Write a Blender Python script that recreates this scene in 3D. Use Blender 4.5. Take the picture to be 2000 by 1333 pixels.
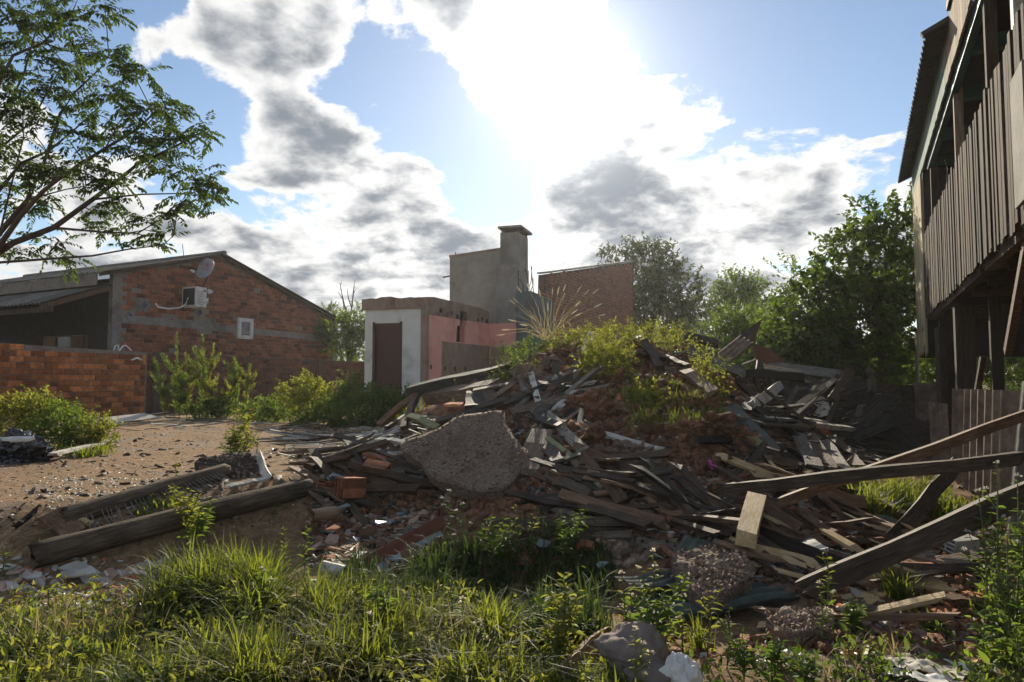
import bpy, math, random
import numpy as np
from mathutils import Vector, Matrix, noise as mnoise

for o in list(bpy.data.objects):
    bpy.data.objects.remove(o)
SC = bpy.context.scene
COL = SC.collection
R = math.radians
rng = np.random.default_rng(11)
random.seed(11)

# ------------------------------------------------------------------ camera
FOC = 1350.0                      # focal length in pixels of a 2000 px wide frame
EYE = Vector((0, 0, 1.5))
PITCH = math.atan(78.5 / FOC)
cam_d = bpy.data.cameras.new('camera')
cam_d.sensor_width = 36
cam_d.lens = 36 * FOC / 2000
cam_d.clip_start = .05
cam_d.clip_end = 9000
cam = bpy.data.objects.new('camera', cam_d)
COL.objects.link(cam)
cam.location = EYE
cam.rotation_euler = (math.pi / 2 + PITCH, 0, 0)
SC.camera = cam


def ray(px, py):
    """direction of sight through a point of the 2000 x 1333 photograph, scaled to y = 1"""
    a, b = px - 1000, 666.5 - py
    c, s = math.cos(PITCH), math.sin(PITCH)
    v = Vector((a, FOC * c - b * s, FOC * s + b * c))
    return v / v.y


def at(px, py, d):
    return EYE + ray(px, py) * d


# ------------------------------------------------------------------ light
SUN_DIR = ray(1095, 135).normalized()
SUN_EL = math.asin(SUN_DIR.z)
SUN_AZ = math.atan2(SUN_DIR.x, SUN_DIR.y)
sun_d = bpy.data.lights.new('sun', 'SUN')
sun_d.energy = 5.0
sun_d.angle = R(.6)
sun_d.color = (1, .89, .70)
sun = bpy.data.objects.new('sun', sun_d)
COL.objects.link(sun)
sun.rotation_euler = (-SUN_DIR).to_track_quat('-Z', 'Y').to_euler()

SC.render.engine = 'CYCLES'
SC.cycles.use_denoising = True
SC.cycles.max_bounces = 7
SC.cycles.diffuse_bounces = 3
SC.cycles.glossy_bounces = 2
SC.cycles.transmission_bounces = 4
SC.cycles.transparent_max_bounces = 4
SC.cycles.volume_bounces = 0
SC.cycles.sample_clamp_indirect = 6
SC.view_settings.view_transform = 'Standard'
SC.view_settings.look = 'None'
SC.view_settings.exposure = 0.5
SC.view_settings.gamma = 1
SC.view_settings.use_curve_mapping = False

W = bpy.data.worlds.new('World')
SC.world = W
W.use_nodes = True
wt = W.node_tree
wt.nodes.clear()


def nd(nt, typ, **kw):
    n = nt.nodes.new(typ)
    for k, v in kw.items():
        if k.startswith('_'):
            setattr(n, k[1:], v)
    return n


def lk(nt, a, b):
    nt.links.new(a, b)


def mth(nt, op, a, b=None, c=None, clamp=False):
    n = nt.nodes.new('ShaderNodeMath')
    n.operation = op
    n.use_clamp = clamp
    for i, v in enumerate((a, b, c)):
        if v is None:
            continue
        if isinstance(v, (int, float)):
            n.inputs[i].default_value = v
        else:
            nt.links.new(v, n.inputs[i])
    return n.outputs[0]


def maprange(nt, v, a, b, c, d, smooth=True):
    n = nt.nodes.new('ShaderNodeMapRange')
    n.interpolation_type = 'SMOOTHSTEP' if smooth else 'LINEAR'
    nt.links.new(v, n.inputs[0])
    for i, x in enumerate((a, b, c, d)):
        n.inputs[i + 1].default_value = x
    return n.outputs[0]


def vdot(nt, v, d):
    n = nt.nodes.new('ShaderNodeVectorMath')
    n.operation = 'DOT_PRODUCT'
    nt.links.new(v, n.inputs[0])
    n.inputs[1].default_value = d
    return n.outputs['Value']


def mixc(nt, f, a, b, blend='MIX'):
    n = nt.nodes.new('ShaderNodeMix')
    n.data_type = 'RGBA'
    n.blend_type = blend
    for s, v in ((n.inputs[0], f), (n.inputs[6], a), (n.inputs[7], b)):
        if isinstance(v, (int, float)):
            s.default_value = v
        elif isinstance(v, tuple):
            s.default_value = v if len(v) == 4 else (*v, 1)
        else:
            nt.links.new(v, s)
    return n.outputs[2]


# the sky: a clear sky with a sheet of broken clouds, lit from behind by the low sun
sky = nd(wt, 'ShaderNodeTexSky', _sky_type='NISHITA', _sun_disc=False, _sun_elevation=SUN_EL, _sun_rotation=SUN_AZ,
         _air_density=1.0, _dust_density=.15, _ozone_density=1.6)
tc = nd(wt, 'ShaderNodeTexCoord')
DIR = tc.outputs['Generated']
sep = nd(wt, 'ShaderNodeSeparateXYZ')
lk(wt, DIR, sep.inputs[0])
zz = mth(wt, 'ADD', mth(wt, 'MAXIMUM', sep.outputs[2], 0.0), .34)
cx = mth(wt, 'DIVIDE', sep.outputs[0], zz)
cy = mth(wt, 'DIVIDE', sep.outputs[1], zz)
comb = nd(wt, 'ShaderNodeCombineXYZ')
lk(wt, cx, comb.inputs[0])
lk(wt, cy, comb.inputs[1])


def wnoise(scale, detail, rough, off, dist=0.0):
    m = nd(wt, 'ShaderNodeVectorMath')
    m.operation = 'ADD'
    lk(wt, comb.outputs[0], m.inputs[0])
    m.inputs[1].default_value = off
    n = nd(wt, 'ShaderNodeTexNoise')
    n.inputs['Scale'].default_value = scale
    n.inputs['Detail'].default_value = detail
    n.inputs['Roughness'].default_value = rough
    n.inputs['Distortion'].default_value = dist
    lk(wt, m.outputs[0], n.inputs['Vector'])
    return n.outputs['Fac']


big = wnoise(5.2, 13, .58, (3.1, 7.7, 0), .35)
fine = wnoise(16.0, 8, .62, (1.3, 2.2, 4), .4)
soft = wnoise(5.2, 5, .5, (3.1, 7.7, 0), .2)
shade = wnoise(13.0, 8, .58, (3.16, 7.60, 0), .15)
# where the banks of cloud and the blue gaps stand in the sky: (photo x, photo y, radius in degrees, weight)
BANKS = [(530, 70, 6.5, .20), (640, 40, 4, .14), (430, 110, 4, .12), (540, 250, 4.2, .22), (620, 290, 3.2, .14), (770, 310, 5, .16), (850, 420, 7, .12), (1010, 50, 5.5, .18), (1060, 150, 4.5, .14), (960, 215, 3.5, .12), (1330, 360, 7, .22), (1190, 330, 5, .14), (1090, 270, 5, .12), (600, 470, 10, .14),
         (1250, 470, 12, .14), (1700, 370, 6, .36), (1620, 400, 5, .12), (1780, 300, 3, .14), (60, 380, 6, .14), (100, 260, 4, .12), (700, 60, 2.5, .12), (1290, 290, 4, .12), (250, 450, 11, .12), (1480, 25, 2.4, .19), (1540, 290, 3.5, .28), (1545, 75, 1.3, .26), (825, 45, 3.0, .52), (1180, 60, 5, .12), (1340, 215, 2.6, .24), (160, 20, 4, .14), (330, 60, 3, .1),
         (60, 90, 12, -.16), (250, 170, 6, -.18), (610, 345, 3.0, -.18), (720, 205, 3.5, -.24), (640, 180, 2.0, -.14), (380, 215, 3.0, -.18), (930, 310, 4.0, -.26), (1000, 400, 3, -.14), (440, 380, 3, -.12), (1510, 365, 2.4, -.14), (1600, 150, 11, -.34), (770, 170, 4.5, -.24), (950, 330, 3.2, -.18), (810, 120, 3, -.16), (1790, 60, 9, -.26), (1400, 100, 7, -.22), (390, 300, 3.4, -.18), (480, 190, 2.2, -.10), (1450, 420, 4, -.02), (700, 410, 4, -.04)]
bias = None
for (bx, by, rad, w) in BANKS:
    d = vdot(wt, DIR, ray(bx, by).normalized())
    g = maprange(wt, d, math.cos(R(rad * 1.6)), 1.0, 0, w)
    bias = g if bias is None else mth(wt, 'ADD', bias, g)
low = maprange(wt, sep.outputs[2], .02, .32, .18, 0)
base = mth(wt, 'ADD', bias, low)
dens = mth(wt, 'ADD', mth(wt, 'ADD', mth(wt, 'MULTIPLY', big, 1.5), mth(wt, 'MULTIPLY', fine, .46)), base)
dens = mth(wt, 'SUBTRACT', dens, 1.045)
alpha = maprange(wt, dens, -.05, .09, 0, 1)
thick = mth(wt, 'ADD', mth(wt, 'MULTIPLY', soft, 1.5), mth(wt, 'MULTIPLY', base, .75))
thick = mth(wt, 'ADD', mth(wt, 'SUBTRACT', thick, .82), mth(wt, 'MULTIPLY', mth(wt, 'SUBTRACT', shade, .5), .9))
core = mth(wt, 'MULTIPLY', maprange(wt, thick, -.10, .46, 0, 1), maprange(wt, dens, .02, .28, 0, 1))
sd = vdot(wt, DIR, SUN_DIR)
sd = mth(wt, 'MAXIMUM', sd, 0.0)
halo = mth(wt, 'POWER', sd, 55.0)
core = mth(wt, 'MULTIPLY', core, mth(wt, 'SUBTRACT', 1.0, mth(wt, 'MULTIPLY', mth(wt, 'POWER', sd, 170.0), .9)))
halo2 = mth(wt, 'POWER', sd, 260.0)
wide = mth(wt, 'POWER', sd, 5.0)
lit = mixc(wt, core, (.97, .965, .95), (.25, .28, .325))
gain = mth(wt, 'ADD', mth(wt, 'ADD', mth(wt, 'MULTIPLY', wide, .20), .62), mth(wt, 'ADD', mth(wt, 'MULTIPLY', halo, .20), mth(wt, 'MULTIPLY', halo2, 2.2)))
cl = nd(wt, 'ShaderNodeVectorMath')
cl.operation = 'SCALE'
lk(wt, lit, cl.inputs[0])
lk(wt, gain, cl.inputs[3])
bg_sky = nd(wt, 'ShaderNodeBackground')
lk(wt, sky.outputs[0], bg_sky.inputs[0])
bg_sky.inputs[1].default_value = .088
bg_glow = nd(wt, 'ShaderNodeBackground')
bg_glow.inputs[0].default_value = (1, .96, .88, 1)
lk(wt, mth(wt, 'ADD', mth(wt, 'MULTIPLY', halo, .07), mth(wt, 'MULTIPLY', halo2, .5)), bg_glow.inputs[1])
addb = nd(wt, 'ShaderNodeAddShader')
lk(wt, bg_sky.outputs[0], addb.inputs[0])
lk(wt, bg_glow.outputs[0], addb.inputs[1])
bg_cl = nd(wt, 'ShaderNodeBackground')
lk(wt, cl.outputs[0], bg_cl.inputs[0])
mx = nd(wt, 'ShaderNodeMixShader')
lk(wt, alpha, mx.inputs[0])
lk(wt, addb.outputs[0], mx.inputs[1])
lk(wt, bg_cl.outputs[0], mx.inputs[2])
wo = nd(wt, 'ShaderNodeOutputWorld')
lk(wt, mx.outputs[0], wo.inputs[0])


# ------------------------------------------------------------------ materials
def ramp(nt, fac, stops):
    n = nt.nodes.new('ShaderNodeValToRGB')
    while len(n.color_ramp.elements) < len(stops):
        n.color_ramp.elements.new(.5)
    for e, (p, c) in zip(n.color_ramp.elements, stops):
        e.position = p
        e.color = (*c, 1)
    nt.links.new(fac, n.inputs[0])
    return n.outputs[0]


def material(name, stops, scale=6, stretch=(1, 1, 1), detail=6, rough=.9, bump=.3, bscale=None, rnd=.25, stain=None, stain_scale=1.5, grooves=0, spec=.3, dist=.01, tint=None):
    """noise-coloured surface; every object (and every loose piece of a mesh) gets its own shade"""
    m = bpy.data.materials.new(name)
    m.use_nodes = True
    nt = m.node_tree
    bs = nt.nodes['Principled BSDF']
    tcn = nd(nt, 'ShaderNodeTexCoord')
    oi = nd(nt, 'ShaderNodeObjectInfo')
    ge = nd(nt, 'ShaderNodeNewGeometry')
    rv = mth(nt, 'FRACT', mth(nt, 'ADD', oi.outputs['Random'], ge.outputs['Random Per Island']))
    off = nd(nt, 'ShaderNodeVectorMath')
    off.operation = 'SCALE'
    off.inputs[0].default_value = (31, 17, 23)
    lk(nt, rv, off.inputs[3])
    ad = nd(nt, 'ShaderNodeVectorMath')
    ad.operation = 'ADD'
    lk(nt, tcn.outputs['Object'], ad.inputs[0])
    lk(nt, off.outputs[0], ad.inputs[1])
    mp = nd(nt, 'ShaderNodeMapping')
    mp.inputs['Scale'].default_value = stretch
    lk(nt, ad.outputs[0], mp.inputs[0])
    n1 = nd(nt, 'ShaderNodeTexNoise')
    n1.inputs['Scale'].default_value = scale
    n1.inputs['Detail'].default_value = detail
    n1.inputs['Roughness'].default_value = .65
    lk(nt, mp.outputs[0], n1.inputs['Vector'])
    fac = maprange(nt, n1.outputs['Fac'], .28, .72, 0, 1, False)
    col = ramp(nt, fac, stops)
    if tint:
        for (c, w0, w1) in tint:
            sel = maprange(nt, mth(nt, 'FRACT', mth(nt, 'MULTIPLY', rv, 7.31)), w0, w1, 0, 1, False)
            col = mixc(nt, sel, col, mixc(nt, 1.0, col, c, 'MULTIPLY'))
    if stain:
        n2 = nd(nt, 'ShaderNodeTexNoise')
        n2.inputs['Scale'].default_value = stain_scale
        n2.inputs['Detail'].default_value = 5
        n2.inputs['Roughness'].default_value = .6
        lk(nt, ad.outputs[0], n2.inputs['Vector'])
        col = mixc(nt, maprange(nt, n2.outputs['Fac'], .48, .68, 0, stain[1]), col, stain[0])
    if rnd:
        val = maprange(nt, rv, 0, 1, 1 - rnd, 1 + rnd, False)
        sc = nd(nt, 'ShaderNodeVectorMath')
        sc.operation = 'SCALE'
        lk(nt, col, sc.inputs[0])
        lk(nt, val, sc.inputs[3])
        col = sc.outputs[0]
    lk(nt, col, bs.inputs['Base Color'])
    bs.inputs['Roughness'].default_value = rough
    bs.inputs['Specular IOR Level'].default_value = spec
    if bump:
        n3 = nd(nt, 'ShaderNodeTexNoise')
        n3.inputs['Scale'].default_value = bscale or scale * 3
        n3.inputs['Detail'].default_value = 5
        lk(nt, mp.outputs[0], n3.inputs['Vector'])
        h = n3.outputs['Fac']
        if grooves:
            wv = nd(nt, 'ShaderNodeTexWave')
            wv.bands_direction = 'Z'
            wv.inputs['Scale'].default_value = grooves
            lk(nt, tcn.outputs['Object'], wv.inputs['Vector'])
            h = mth(nt, 'ADD', h, mth(nt, 'MULTIPLY', wv.outputs['Fac'], .6))
        b = nd(nt, 'ShaderNodeBump')
        b.inputs['Strength'].default_value = bump
        b.inputs['Distance'].default_value = dist
        lk(nt, h, b.inputs['Height'])
        lk(nt, b.outputs[0], bs.inputs['Normal'])
    return m


def leaf_material(name, dark, light, trans, gloss=.06, scale=5, tr=.45):
    m = bpy.data.materials.new(name)
    m.use_nodes = True
    nt = m.node_tree
    nt.nodes.clear()
    ge = nd(nt, 'ShaderNodeNewGeometry')
    tcn = nd(nt, 'ShaderNodeTexCoord')
    n1 = nd(nt, 'ShaderNodeTexNoise')
    n1.inputs['Scale'].default_value = scale
    n1.inputs['Detail'].default_value = 3
    lk(nt, tcn.outputs['Object'], n1.inputs['Vector'])
    f = mth(nt, 'ADD', mth(nt, 'MULTIPLY', n1.outputs['Fac'], .6), mth(nt, 'MULTIPLY', ge.outputs['Random Per Island'], .5))
    f = maprange(nt, f, .3, .85, 0, 1, False)
    col = mixc(nt, f, dark, light)
    tcol = mixc(nt, f, tuple(c * .55 for c in trans), trans)
    df = nd(nt, 'ShaderNodeBsdfDiffuse')
    lk(nt, col, df.inputs[0])
    tl = nd(nt, 'ShaderNodeBsdfTranslucent')
    lk(nt, tcol, tl.inputs[0])
    ms = nd(nt, 'ShaderNodeMixShader')
    ms.inputs[0].default_value = tr
    lk(nt, df.outputs[0], ms.inputs[1])
    lk(nt, tl.outputs[0], ms.inputs[2])
    gl = nd(nt, 'ShaderNodeBsdfGlossy')
    gl.inputs['Roughness'].default_value = .5
    gl.inputs['Color'].default_value = (1, 1, 1, 1)
    m2 = nd(nt, 'ShaderNodeMixShader')
    m2.inputs[0].default_value = gloss
    lk(nt, ms.outputs[0], m2.inputs[1])
    lk(nt, gl.outputs[0], m2.inputs[2])
    o = nd(nt, 'ShaderNodeOutputMaterial')
    lk(nt, m2.outputs[0], o.inputs[0])
    return m


MAT = {}
MAT['brick'] = material('orange_brick', [(0, (.26, .085, .032)), (.5, (.46, .165, .055)), (1, (.60, .26, .10))], 9, rough=.95, bump=.5, bscale=30, rnd=.34,
                        stain=((.05, .035, .028), .75), stain_scale=2.2, grooves=9, tint=[((.55, .5, .5), .72, .8), ((1.25, 1.15, 1.0), .93, .97)])
MAT['house_brick'] = material('house_brick', [(0, (.17, .060, .034)), (.5, (.29, .108, .055)), (1, (.39, .160, .085))], 9, rough=.95, bump=.5, bscale=30, rnd=.34,
                              stain=((.06, .04, .035), .7), stain_scale=1.1, grooves=9, tint=[((.5, .5, .52), .78, .84)])
MAT['old_brick'] = material('old_brick', [(0, (.09, .04, .028)), (.5, (.16, .066, .042)), (1, (.22, .1, .062))], 9, rough=.95, bump=.5, rnd=.3, stain=((.04, .03, .025), .8))
MAT['brown_brick'] = material('brown_brick', [(0, (.19, .085, .055)), (.5, (.28, .135, .09)), (1, (.36, .19, .13))], 9, rough=.95, bump=.5, rnd=.13, stain=((.12, .07, .05), .6), stain_scale=.8)
MAT['mortar'] = material('mortar', [(0, (.17, .14, .115)), (1, (.30, .26, .22))], 12, bump=.5, rnd=0, stain=((.07, .055, .045), .7))
MAT['dark_mortar'] = material('dark_mortar', [(0, (.07, .055, .045)), (1, (.13, .10, .08))], 12, bump=.5, rnd=0)
MAT['concrete'] = material('concrete', [(0, (.19, .175, .155)), (1, (.33, .305, .27))], 5, bump=.5, bscale=28, rnd=.1, stain=((.10, .09, .08), .7), stain_scale=1.2)
MAT['rough_concrete'] = material('rough_concrete', [(0, (.115, .078, .053)), (.45, (.24, .172, .125)), (1, (.43, .335, .25))], 38, bump=1.0, bscale=50, rnd=.12, stain=((.16, .09, .06), .7), stain_scale=2.4, dist=.05, detail=8)
MAT['render_grey'] = material('grey_render', [(0, (.215, .195, .165)), (1, (.35, .32, .28))], 3, bump=.3, bscale=40, rnd=0, stain=((.15, .135, .12), .75), stain_scale=.9)
MAT['salmon'] = material('salmon_paint', [(0, (.80, .37, .28)), (1, (.90, .46, .36))], 2.5, bump=.15, bscale=40, rnd=0, stain=((.50, .20, .14), .5), stain_scale=1.4, rough=.8)
MAT['white_wall'] = material('white_wall', [(0, (.66, .655, .59)), (1, (.80, .79, .72))], 3, bump=.2, bscale=30, rnd=0, stain=((.36, .36, .32), .6), stain_scale=1.3)
MAT['bare_wall'] = material('bare_wall', [(0, (.24, .165, .12)), (1, (.40, .29, .22))], 7, bump=.5, bscale=30, rnd=0, stain=((.16, .10, .075), .7), stretch=(1, 1, .5))
MAT['teal_render'] = material('dark_teal_render', [(0, (.07, .10, .105)), (1, (.13, .165, .165))], 4, bump=.4, rnd=0, stain=((.05, .055, .05), .7))
MAT['brown_door'] = material('brown_door', [(0, (.07, .032, .022)), (1, (.12, .058, .04))], 6, stretch=(6, 6, .6), bump=.2, rnd=0, rough=.6)
MAT['wood_grey'] = material('weathered_grey_wood', [(0, (.045, .036, .028)), (.5, (.13, .108, .086)), (1, (.28, .245, .20))], 7, stretch=(1, 11, 11), bump=.8, bscale=16, rough=.7, spec=.32, rnd=.6,
                            stain=((.06, .045, .03), .6), stain_scale=3, tint=[((1.1, .8, .6), .5, .75)])
MAT['wood_dark'] = material('dark_old_wood', [(0, (.018, .012, .008)), (.5, (.05, .034, .023)), (1, (.12, .084, .056))], 7, stretch=(1, 11, 11), bump=.8, bscale=16, rough=.7, spec=.32, rnd=.6, stain=((.02, .016, .012), .7), stain_scale=3)
MAT['wood_brown'] = material('brown_wood', [(0, (.045, .023, .012)), (.5, (.115, .064, .036)), (1, (.24, .145, .085))], 7, stretch=(1, 11, 11), bump=.8, bscale=16, rough=.7, spec=.32, rnd=.5, stain=((.05, .03, .02), .6), stain_scale=3)
MAT['wood_yellow'] = material('fresh_split_wood', [(0, (.34, .225, .11)), (.5, (.50, .36, .19)), (1, (.62, .48, .29))], 7, stretch=(2, 9, 9), bump=.5, bscale=16, rough=.7, spec=.32, rnd=.1)
MAT['wood_white'] = material('flaking_white_wood', [(0, (.22, .20, .17)), (.45, (.48, .46, .40)), (1, (.64, .61, .54))], 6, stretch=(1, 7, 7), bump=.5, bscale=16, rough=.7, spec=.32, rnd=.2, stain=((.16, .13, .1), .7), stain_scale=4)
MAT['wood_red'] = material('red_brown_painted_wood', [(0, (.11, .036, .022)), (1, (.21, .078, .048))], 6, stretch=(1, 7, 7), bump=.3, rnd=.2, rough=.65, stain=((.08, .04, .03), .6))
MAT['wood_moss'] = material('mossy_wood', [(0, (.10, .10, .055)), (.5, (.22, .225, .12)), (1, (.36, .36, .22))], 7, stretch=(1, 8, 8), bump=.6, rnd=.2)
MAT['slat'] = material('balcony_slat', [(0, (.014, .010, .007)), (.45, (.040, .030, .022)), (1, (.125, .098, .074))], 5, stretch=(9, 9, .8), bump=.6, bscale=12, rnd=.5, tint=[((1.2, .85, .6), .6, .8), ((1.5, 1.5, 1.45), .92, .98)])
MAT['house_post'] = material('house_post_wood', [(0, (.03, .021, .015)), (1, (.08, .057, .04))], 6, stretch=(9, 9, .8), bump=.5, rnd=.25)
MAT['fascia_teal'] = material('faded_teal_board', [(0, (.10, .16, .135)), (.5, (.20, .285, .24)), (1, (.34, .41, .36))], 5, stretch=(6, 6, .7), bump=.4, rnd=.25, stain=((.24, .2, .15), .6), stain_scale=2)
MAT['fascia_brown'] = material('bleached_board', [(0, (.15, .11, .075)), (.5, (.30, .23, .165)), (1, (.46, .39, .30))], 5, stretch=(7, 7, .7), bump=.5, rnd=.3, stain=((.12, .075, .045), .6), stain_scale=2)
MAT['teal_paint'] = material('dark_teal_paint', [(0, (.022, .085, .078)), (1, (.04, .13, .115))], 5, stretch=(4, 4, .7), bump=.2, rnd=.15, rough=.6)
MAT['yellow_board'] = material('pale_yellow_board', [(0, (.38, .30, .15)), (1, (.56, .47, .28))], 5, stretch=(7, 7, .6), bump=.4, rnd=.15, stain=((.30, .30, .32), .8), stain_scale=1.5)
MAT['zinc'] = material('grey_roof_sheet', [(0, (.10, .095, .085)), (.5, (.19, .175, .155)), (1, (.29, .27, .235))], 8, bump=.4, rnd=.25, rough=.75, stain=((.13, .08, .05), .6), stain_scale=2)
MAT['zinc_brown'] = material('rusty_roof_sheet', [(0, (.10, .065, .048)), (.5, (.19, .135, .10)), (1, (.29, .225, .17))], 8, bump=.4, rnd=.25, rough=.85, stain=((.08, .05, .035), .6), stain_scale=2.5)
MAT['zinc_green'] = material('green_grey_roof_sheet', [(0, (.045, .06, .05)), (.5, (.08, .10, .085)), (1, (.14, .165, .14))], 8, bump=.35, rnd=.1, rough=.7, stain=((.10, .085, .06), .6), stain_scale=3)
MAT['roof_dark'] = material('dark_roof_sheet', [(0, (.03, .026, .022)), (1, (.075, .065, .055))], 8, bump=.4, rnd=.2, rough=.8)
MAT['roof_tile'] = material('mossy_roof_sheet', [(0, (.085, .075, .062)), (.5, (.16, .145, .125)), (1, (.25, .235, .205))], 7, bump=.5, rnd=.25, rough=.9, stain=((.07, .075, .05), .6), stain_scale=2)
MAT['terracotta'] = material('terracotta', [(0, (.32, .11, .05)), (.5, (.46, .18, .085)), (1, (.56, .27, .15))], 12, bump=.4, rnd=.3, stain=((.18, .1, .07), .6), stain_scale=5)
MAT['ceramic'] = material('tan_ceramic', [(0, (.24, .15, .085)), (1, (.40, .28, .17))], 10, bump=.3, rnd=.2, rough=.6, stain=((.12, .09, .06), .6), stain_scale=5)
MAT['tile_pale'] = material('pale_tile', [(0, (.40, .37, .32)), (1, (.62, .59, .53))], 8, bump=.2, rnd=.25, rough=.45, stain=((.2, .15, .11), .6), stain_scale=6)
MAT['tile_blue'] = material('blue_grey_tile', [(0, (.16, .20, .215)), (1, (.27, .32, .335))], 8, bump=.2, rnd=.25, rough=.45, stain=((.14, .11, .09), .6), stain_scale=6)
MAT['tile_pink'] = material('pinkish_tile', [(0, (.36, .22, .17)), (1, (.52, .36, .29))], 8, bump=.2, rnd=.25, rough=.6, stain=((.2, .13, .09), .6), stain_scale=6)
MAT['rubble'] = material('rubble_chunk', [(0, (.13, .085, .06)), (.5, (.24, .165, .12)), (1, (.36, .27, .21))], 22, bump=.9, bscale=40, rnd=.35, dist=.015)
MAT['clod'] = material('red_soil_clod', [(0, (.10, .045, .025)), (.5, (.25, .115, .062)), (1, (.40, .21, .125))], 30, bump=1.0, bscale=60, rnd=.3, dist=.03, detail=10, stain=((.10, .06, .04), .7), stain_scale=4)
MAT['boulder'] = material('pale_boulder', [(0, (.11, .085, .075)), (1, (.22, .18, .155))], 6, bump=.7, bscale=25, rnd=.1)
MAT['white_plastic'] = material('white_plastic', [(0, (.60, .60, .58)), (1, (.82, .82, .80))], 5, bump=.2, rnd=.1, rough=.35, stain=((.4, .36, .3), .5), spec=.5)
MAT['black_plastic'] = material('black_plastic', [(0, (.012, .012, .014)), (1, (.03, .03, .034))], 5, bump=.3, rnd=0, rough=.22, spec=.6)
MAT['white_paint'] = material('white_paint', [(0, (.58, .57, .54)), (1, (.76, .75, .72))], 6, bump=.1, rnd=.05, rough=.5, stain=((.4, .34, .26), .5), stain_scale=5)
MAT['black'] = material('black_grille', [(0, (.012, .012, .013)), (1, (.025, .025, .027))], 20, bump=.2, rnd=0, rough=.6)
MAT['dish'] = material('dish_grey', [(0, (.36, .37, .38)), (1, (.50, .51, .52))], 8, bump=.1, rnd=0, rough=.45, stain=((.26, .26, .26), .6), stain_scale=4)
MAT['red_print'] = material('red_print', [(0, (.50, .05, .05)), (1, (.60, .08, .07))], 5, bump=0, rnd=0)
MAT['magenta'] = material('magenta_plastic', [(0, (.48, .05, .28)), (1, (.60, .09, .37))], 8, bump=.1, rnd=0, rough=.45)
MAT['red_plastic'] = material('red_plastic', [(0, (.55, .03, .03)), (1, (.65, .05, .05))], 8, bump=.1, rnd=0, rough=.4)
MAT['rust'] = material('rusty_iron', [(0, (.05, .028, .018)), (1, (.13, .07, .045))], 20, bump=.3, rnd=.1, rough=.8)
MAT['wire'] = material('dull_wire', [(0, (.24, .23, .21)), (1, (.38, .37, .34))], 20, bump=0, rnd=.1, rough=.5)
MAT['inside'] = material('shaded_inside', [(0, (.025, .022, .02)), (1, (.05, .045, .04))], 5, bump=.3, rnd=.1)  # near-black: the shade of rooms and recesses is put into the colour
MAT['bark'] = material('bark', [(0, (.045, .033, .024)), (1, (.12, .092, .07))], 9, stretch=(1, 1, .4), bump=.8, rnd=.1)
MAT['stem'] = material('green_stem', [(0, (.07, .09, .03)), (1, (.16, .18, .07))], 9, bump=0, rnd=.2)
MAT['stem_dry'] = material('dry_stem', [(0, (.16, .11, .06)), (1, (.34, .26, .15))], 9, bump=0, rnd=.2)
MAT['log'] = material('old_log', [(0, (.045, .03, .02)), (.5, (.115, .082, .055)), (1, (.21, .16, .11))], 6, stretch=(1, 8, 8), bump=.9, bscale=13, rnd=.1, stain=((.04, .03, .02), .7), stain_scale=2, dist=.02)
MAT['rag'] = material('dirty_cloth', [(0, (.42, .37, .29)), (1, (.66, .61, .52))], 6, bump=.3, rnd=.1, stain=((.22, .16, .1), .7), stain_scale=4)
MAT['foliage_dark'] = leaf_material('dark_glossy_leaf', (.014, .030, .007), (.048, .088, .016), (.22, .34, .028), .025, tr=.38)
MAT['foliage_mid'] = leaf_material('green_leaf', (.035, .065, .013), (.09, .14, .026), (.28, .40, .045), .025, tr=.46)
MAT['foliage_yellow'] = leaf_material('yellow_green_leaf', (.07, .09, .018), (.15, .165, .03), (.46, .48, .055), .025, tr=.5)
MAT['foliage_grey'] = leaf_material('grey_green_leaf', (.04, .055, .028), (.085, .105, .055), (.17, .21, .075), .025, tr=.4)
MAT['foliage_tree'] = leaf_material('pinnate_leaf', (.014, .030, .007), (.045, .078, .014), (.13, .21, .02), .025, tr=.40)
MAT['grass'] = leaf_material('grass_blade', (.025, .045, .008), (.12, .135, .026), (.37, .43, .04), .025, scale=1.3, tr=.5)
MAT['grass_dark'] = leaf_material('shaded_grass', (.02, .038, .010), (.055, .085, .022), (.12, .18, .03), .025, scale=2, tr=.4)  # darker copy of the grass, shade put into its colour
MAT['grass_dry'] = leaf_material('dry_grass', (.16, .12, .055), (.32, .26, .12), (.50, .40, .18), .025, scale=3, tr=.45)
MAT['seed'] = leaf_material('seed_head', (.5, .43, .30), (.7, .62, .46), (.9, .82, .62), .02, tr=.6)
MAT['flower'] = leaf_material('white_flower', (.55, .53, .47), (.75, .73, .68), (.75, .72, .62), .02, tr=.45)
MAT['red_flower'] = leaf_material('red_flower', (.4, .05, .03), (.5, .10, .05), (.5, .1, .06), .02)


def glass_material():
    m = bpy.data.materials.new('window_glass')
    m.use_nodes = True
    b = m.node_tree.nodes['Principled BSDF']
    b.inputs['Base Color'].default_value = (.05, .08, .12, 1)
    b.inputs['Roughness'].default_value = .12
    b.inputs['Specular IOR Level'].default_value = .8
    return m


MAT['glass'] = glass_material()


# ------------------------------------------------------------------ mesh helpers
def tagged(o, label=None, cat=None, group=None, kind=None):
    if label:
        o['label'] = label
    if cat:
        o['category'] = cat
    if group:
        o['group'] = group
    if kind:
        o['kind'] = kind
    return o


def link(name, me, parent=None, mw=None):
    """link a mesh (coordinates in world space, or placed by the world matrix mw) under an optional parent"""
    o = bpy.data.objects.new(name, me)
    COL.objects.link(o)
    mw = mw if mw is not None else Matrix()
    o.matrix_basis = mw
    if parent is not None:
        o.parent = parent
        o.matrix_parent_inverse = PWORLD[parent.name].inverted()
    PWORLD[o.name] = mw.copy()
    return o


PWORLD = {}


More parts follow.
